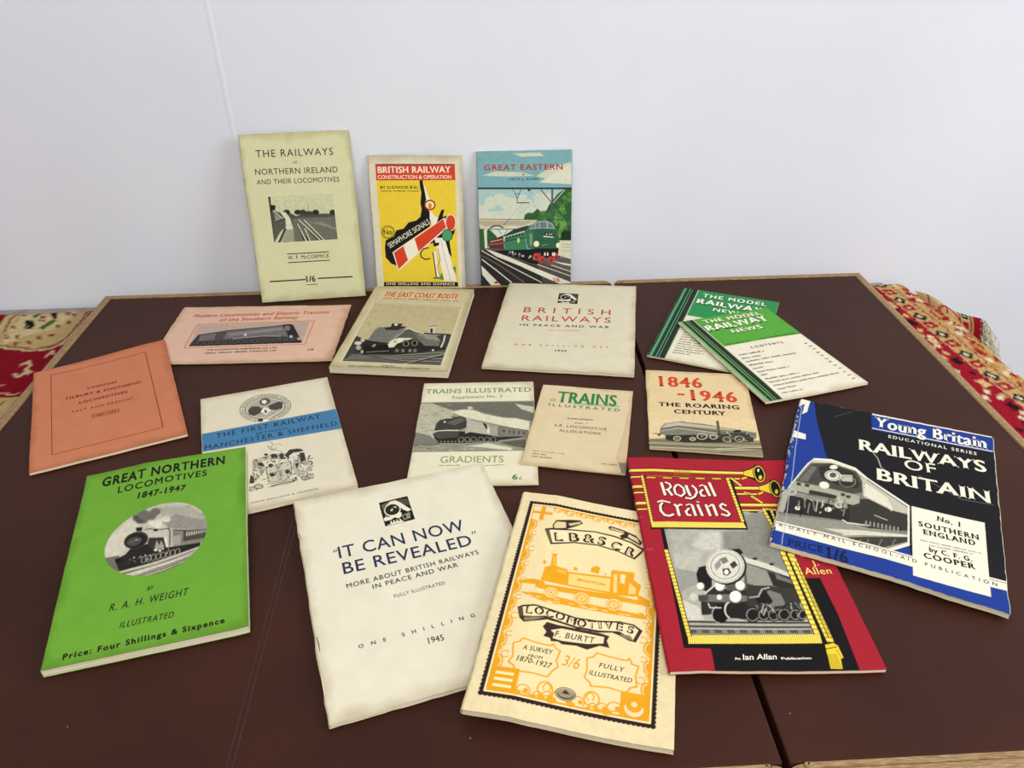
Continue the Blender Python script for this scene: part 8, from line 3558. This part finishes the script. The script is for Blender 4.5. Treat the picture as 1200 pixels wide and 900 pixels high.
def page_paper(name, c, c2):
    """leaf edges: fine lines stacked through the thickness"""
    m, nt, b, N, L = nodes(name)
    tc = N.new('ShaderNodeTexCoord'); mp = N.new('ShaderNodeMapping'); mp.inputs['Scale'].default_value = (12, 12, 2600)
    n = N.new('ShaderNodeTexNoise'); n.inputs['Scale'].default_value = 1.0; n.inputs['Detail'].default_value = 2
    L.new(tc.outputs['Object'], mp.inputs['Vector']); L.new(mp.outputs[0], n.inputs['Vector'])
    r = N.new('ShaderNodeValToRGB'); r.color_ramp.elements[0].color = (*lin(c2), 1); r.color_ramp.elements[1].color = (*lin(c), 1)
    r.color_ramp.elements[0].position = .38; r.color_ramp.elements[1].position = .6
    L.new(n.outputs['Fac'], r.inputs['Fac']); L.new(r.outputs['Color'], b.inputs['Base Color'])
    b.inputs['Roughness'].default_value = .9
    return m
m_pages = page_paper('page_edges', 'ebe3c8', 'c8bd9a')
m_steel = noisy('rusty_wire', '5a4636', '7a6a58', scale=300, rough=.5)

def booklet(key, name, label, cat, group, c, c2, square=False, rag=.0002, staples=True):
    sh = SHAPE[key]
    w, h, t = sh['w'], sh['h'], sh['t']
    upright = 'lean' in sh
    if upright:
        yaw, th = sh['yaw'], sh['lean']
        ex = Vector((math.cos(yaw), math.sin(yaw), 0)); nn = Vector((-math.sin(yaw), math.cos(yaw), 0))
        ey = nn * math.sin(th) + Vector((0, 0, 1)) * math.cos(th); ez = ex.cross(ey)
        M = Matrix(((ex.x, ey.x, ez.x, sh['loc'][0]), (ex.y, ey.y, ez.y, sh['loc'][1]), (ex.z, ey.z, ez.z, t * math.sin(th) + .0003), (0, 0, 0, 1)))
        bend = (0, 0, 0, 0); cor = np.zeros((4, 2))
    else:
        M = Matrix.Translation((*sh['loc'], .0004)) @ Matrix.Rotation(sh['yaw'], 4, 'Z')
        bend = sh['bend']; cor = np.array(sh['cor'])
    root = empty(name, M, label, cat, group)
    rng = np.random.default_rng(sum(map(ord, key)))
    ragt = [vnoise(rng, 2, 400, cell)[0] for cell in (60, 16, 60, 60)]
    ragt = [a + .6 * vnoise(rng, 2, 400, 7)[0] for a in ragt]
    def place(x, y, z):
        x = np.asarray(x, float); y = np.asarray(y, float); z = np.asarray(z, float)
        u = x / w; v = y / h
        ui = np.clip((u * 398).astype(int), 0, 398); vi = np.clip((v * 398).astype(int), 0, 398)
        dx = rag * (2 * ragt[0][vi] * np.clip(1 - u * 12, 0, 1) * 1.6 + 1.2 * ragt[1][vi] * np.clip(u * 14 - 13, 0, 1))
        dy = rag * 2 * (ragt[2][ui] * np.clip(1 - v * 14, 0, 1) + ragt[3][ui] * np.clip(v * 14 - 13, 0, 1))
        wt = [(1 - u) * v, u * v, u * (1 - v), (1 - u) * (1 - v)]
        X = (u - .5) * w + dx + sum(a * k[0] for a, k in zip(wt, cor))
        Y = (v if upright else v - .5) * h + dy + sum(a * k[1] for a, k in zip(wt, cor))
        q = np.clip(bend[0] * u + bend[1] * v + bend[2], 0, 1)
        Z = z + bend[3] * q ** 1.5 - (t if upright else 0)
        return np.stack(np.broadcast_arrays(X, Y, Z), -1)
    r = .0007 if square else t / 2
    def ztop(x):
        x = np.asarray(x, float)
        return t - np.where(x < r, r - np.sqrt(np.maximum(r * r - (r - np.clip(x, 0, r)) ** 2, 0)), 0)
    # cover: one folded sheet, front - spine - back
    ct = min(.0003, t * .2)
    xs = np.linspace(w, r, 26)
    ang = np.linspace(math.pi / 2, 0, 6)
    def prof(off):
        rr = r - off
        p = [(x, t - off) for x in xs]
        p += [(r - rr * math.cos(a), (t - r) + rr * math.sin(a)) for a in ang[1:]]
        if square: p += [(off, z) for z in np.linspace(t - r, r, 4)[1:]]
        p += [(r - rr * math.cos(a), r - rr * math.sin(a)) for a in ang[::-1][1:]]
        p += [(x, off) for x in xs[::-1][1:]]
        return p
    po, pi_ = prof(0), prof(ct)
    loop = po + pi_[::-1]
    k = len(loop); ys = np.linspace(0, h, 25)
    lx = np.array([p[0] for p in loop]); lz = np.array([p[1] for p in loop])
    V = np.concatenate([place(lx, np.full(k, y), lz) for y in ys])
    Fc = [(i * k + j, i * k + (j + 1) % k, (i + 1) * k + (j + 1) % k, (i + 1) * k + j) for i in range(len(ys) - 1) for j in range(k)]
    n_ = len(po)
    for e, flip in ((0, False), (len(ys) - 1, True)):
        for j in range(n_ - 1):
            f = (e * k + j, e * k + k - 1 - j, e * k + k - 2 - j, e * k + j + 1)
            Fc.append(f[::-1] if flip else f)
    m_c = paper(key + '_cover_paper', c, c2)
    link('cover', V, Fc, m_c, root)
    # page block
    ins = .0006; x0 = max(r * .55, ct * 1.2); zt, zb = t - ct * 1.05, ct * 1.05
    gx = np.linspace(x0, w - ins * .6, 22); gy = np.linspace(ins * .4, h - ins * .4, 22)
    ringp = [(x, zt) for x in gx] + [(x, zb) for x in gx[::-1]]
    k = len(ringp); lx = np.array([p[0] for p in ringp]); lz = np.array([p[1] for p in ringp])
    V = np.concatenate([place(lx, np.full(k, y), lz) for y in gy])
    Fc = [(i * k + j, i * k + (j + 1) % k, (i + 1) * k + (j + 1) % k, (i + 1) * k + j) for i in range(len(gy) - 1) for j in range(k)]
    m_ = k // 2
    for e, flip in ((0, False), (len(gy) - 1, True)):
        for j in range(m_ - 1):
            f = (e * k + j, e * k + k - 1 - j, e * k + k - 2 - j, e * k + j + 1)
            Fc.append(f[::-1] if flip else f)
    link('pages', V, Fc, m_pages, root)
    if staples:
        for v in (.27, .73):
            V, Fc = [], []
            y0 = h * v - .005
            for i in range(2):
                yy = y0 + .01 * i
                for x, z in ((-.0003, t * .5 - .0003), (.0004, t * .5 - .0003), (.0004, t * .5 + .0003), (-.0003, t * .5 + .0003)): V.append(tuple(place(x, yy, z)))
            Fc = [(0, 1, 5, 4), (1, 2, 6, 5), (2, 3, 7, 6), (3, 0, 4, 7), (3, 2, 1, 0), (4, 5, 6, 7)]
            link('staple', V, Fc, m_steel, root)
    # printing
    layers = {}
    step = 0; last = [None]
    def put(role, P, faces, colr, flat=False):
        nonlocal step
        if role != last[0] or not flat: step += 1
        last[0] = role
        P = P.copy(); P[:, 0] = np.clip(P[:, 0], r * 1e4 + 1 if square else 0, w * 1e4 - 1); P[:, 1] = np.clip(P[:, 1], 1, h * 1e4 - 1)
        z = ztop(P[:, 0] / 1e4) + .00018 + step * 8e-6
        d = layers.setdefault(role, [[], [], [], 0])
        d[0].append(place(P[:, 0] / 1e4, P[:, 1] / 1e4, z)); d[1] += [tuple(i + d[3] for i in f) for f in faces]
        d[2].append(np.tile(lin(colr), (len(P), 1))); d[3] += len(P)
    def subdiv(Q):
        """split long quads so that they follow a bent cover"""
        if len(Q) != 4: return Q, [tuple(range(len(Q)))]
        n1_ = max(1, int(np.hypot(*(Q[1] - Q[0])) / 25)); n2_ = max(1, int(np.hypot(*(Q[2] - Q[1])) / 25))
        a, b_ = np.meshgrid(np.linspace(0, 1, n1_ + 1), np.linspace(0, 1, n2_ + 1))
        a = a.ravel()[:, None]; b_ = b_.ravel()[:, None]
        P = (1 - a) * (1 - b_) * Q[0] + a * (1 - b_) * Q[1] + a * b_ * Q[2] + (1 - a) * b_ * Q[3]
        s = n1_ + 1
        return P, [(j * s + i, j * s + i + 1, (j + 1) * s + i + 1, (j + 1) * s + i) for j in range(n2_) for i in range(n1_)]
    seed = line = 0
    for op in parse(ART[key]):
        if op[0] == 'A':
            _, role, rect, res, bgc, mask, sub = op
            X, Y, col = paint(rect, res, bgc, sub)
            keep = inside(mask, X, Y) if mask is not None else None
            x = np.clip(X / 1e4, .00005, w - .00005); y = np.clip(Y / 1e4, .00005, h - .00005)
            grid_mesh(role, place(x, y, ztop(x) + .00006), m_ink, root, col, keep)
        elif op[0] == 'P':
            P, f = subdiv(op[2]); put('printed_marking', P, f, op[1])
        elif op[0] == 'L':
            for Q in strokes(op[3], op[2]):
                P, f = subdiv(Q); put('printed_marking', P, f, op[1])
        elif op[0] == 'T':
            line += 1
            P, f = lettering(op[3], *op[4:10], op[10]); put(op[1] if len(op[10]) == 1 else (op[1], line), P, f, op[2])
        elif op[0] == 'U':
            seed += 1
            for Q in small_type(*op[3:8], seed):
                put((op[1], -seed), Q, [(0, 1, 2, 3)], op[2], True)
    for role, (vs, fs, cs, _) in layers.items():
        link(role[0] if isinstance(role, tuple) else role, np.concatenate(vs), fs, m_ink, root, cols=np.concatenate(cs))
    return root

GW = 'railway booklets propped against the wall'
GT = 'railway booklets laid out on the table'
booklet('gn', 'paperback_book', 'bright green thick paperback with an oval locomotive photograph', 'book', GT, '6ba232', '62982a', square=True, staples=False)
booklet('rev', 'booklet', 'large cream booklet with navy title and rust marks along its spine', 'booklet', GT, 'e0dac4', 'd6cfb6', rag=.0006)
booklet('lbscr', 'booklet', 'cream booklet with ornate yellow border and a yellow tank engine', 'booklet', GT, 'e0cfa2', 'd2c090')
booklet('royal', 'booklet', 'red and black booklet with gold trumpets above a crested engine photograph', 'booklet', GT, 'a0202e', '941c2a')
booklet('rob', 'booklet', 'worn blue and black booklet with white serif title and big locomotive front', 'booklet', GT, 'd8d2bc', 'c4bda6', rag=.0006)
booklet('first', 'booklet', 'cream booklet with a blue band between a round seal and a coat of arms', 'booklet', GT, 'd9d1b9', 'd0c7ac', square=True, staples=False)
booklet('ti3', 'leaflet', 'cream leaflet with pale green lettering and a wide grey train photograph', 'booklet', GT, 'dfd9bd', 'd6cfb0')
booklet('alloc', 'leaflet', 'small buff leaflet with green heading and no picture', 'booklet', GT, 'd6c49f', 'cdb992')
booklet('roaring', 'booklet', 'small buff booklet with red dates above a long streamlined engine', 'booklet', GT, 'dcc598', 'd3ba8a')
booklet('orange', 'booklet', 'plain orange booklet with a thin ruled border on the brown table', 'booklet', GT, 'c47a58', 'ba7050')
booklet('pink', 'booklet', 'pink landscape booklet with ragged edges and a dark side-view locomotive', 'booklet', GT, 'd9b49e', 'cfa890', rag=.0008)
booklet('east', 'paperback_book', 'thick cream paperback with red slanting title above a grey streamlined engine', 'book', GT, 'c6bd96', 'bcb28a', square=True, staples=False)
booklet('british', 'booklet', 'square cream booklet with widely spaced red title and tiny woodcut', 'booklet', GT, 'd8d0b6', 'cec5a8', rag=.0004)
booklet('mrnb', 'magazine', 'darker green striped magazine lying half under its brighter green twin', 'magazine', GT, 'e2dac2', 'd8cfb4')
booklet('mrnf', 'magazine', 'brighter green striped magazine lying on top of the darker green one', 'magazine', GT, 'e6deca', 'dcd3ba')
booklet('mcc', 'booklet', 'pale yellow booklet with small grey railway yard photograph, leaning on the wall', 'booklet', GW, 'd0cfa6', 'c8c69a', rag=.0003)
booklet('sem', 'booklet', 'yellow booklet with a red and white signal arm, leaning on the wall', 'booklet', GW, 'ddd6be', 'd2cab0', rag=.0003)
booklet('ge', 'paperback_book', 'picture book of a green diesel train under blue sky, leaning on the wall', 'book', GW, '8fb0ac', '86a8a4', square=True, staples=False)
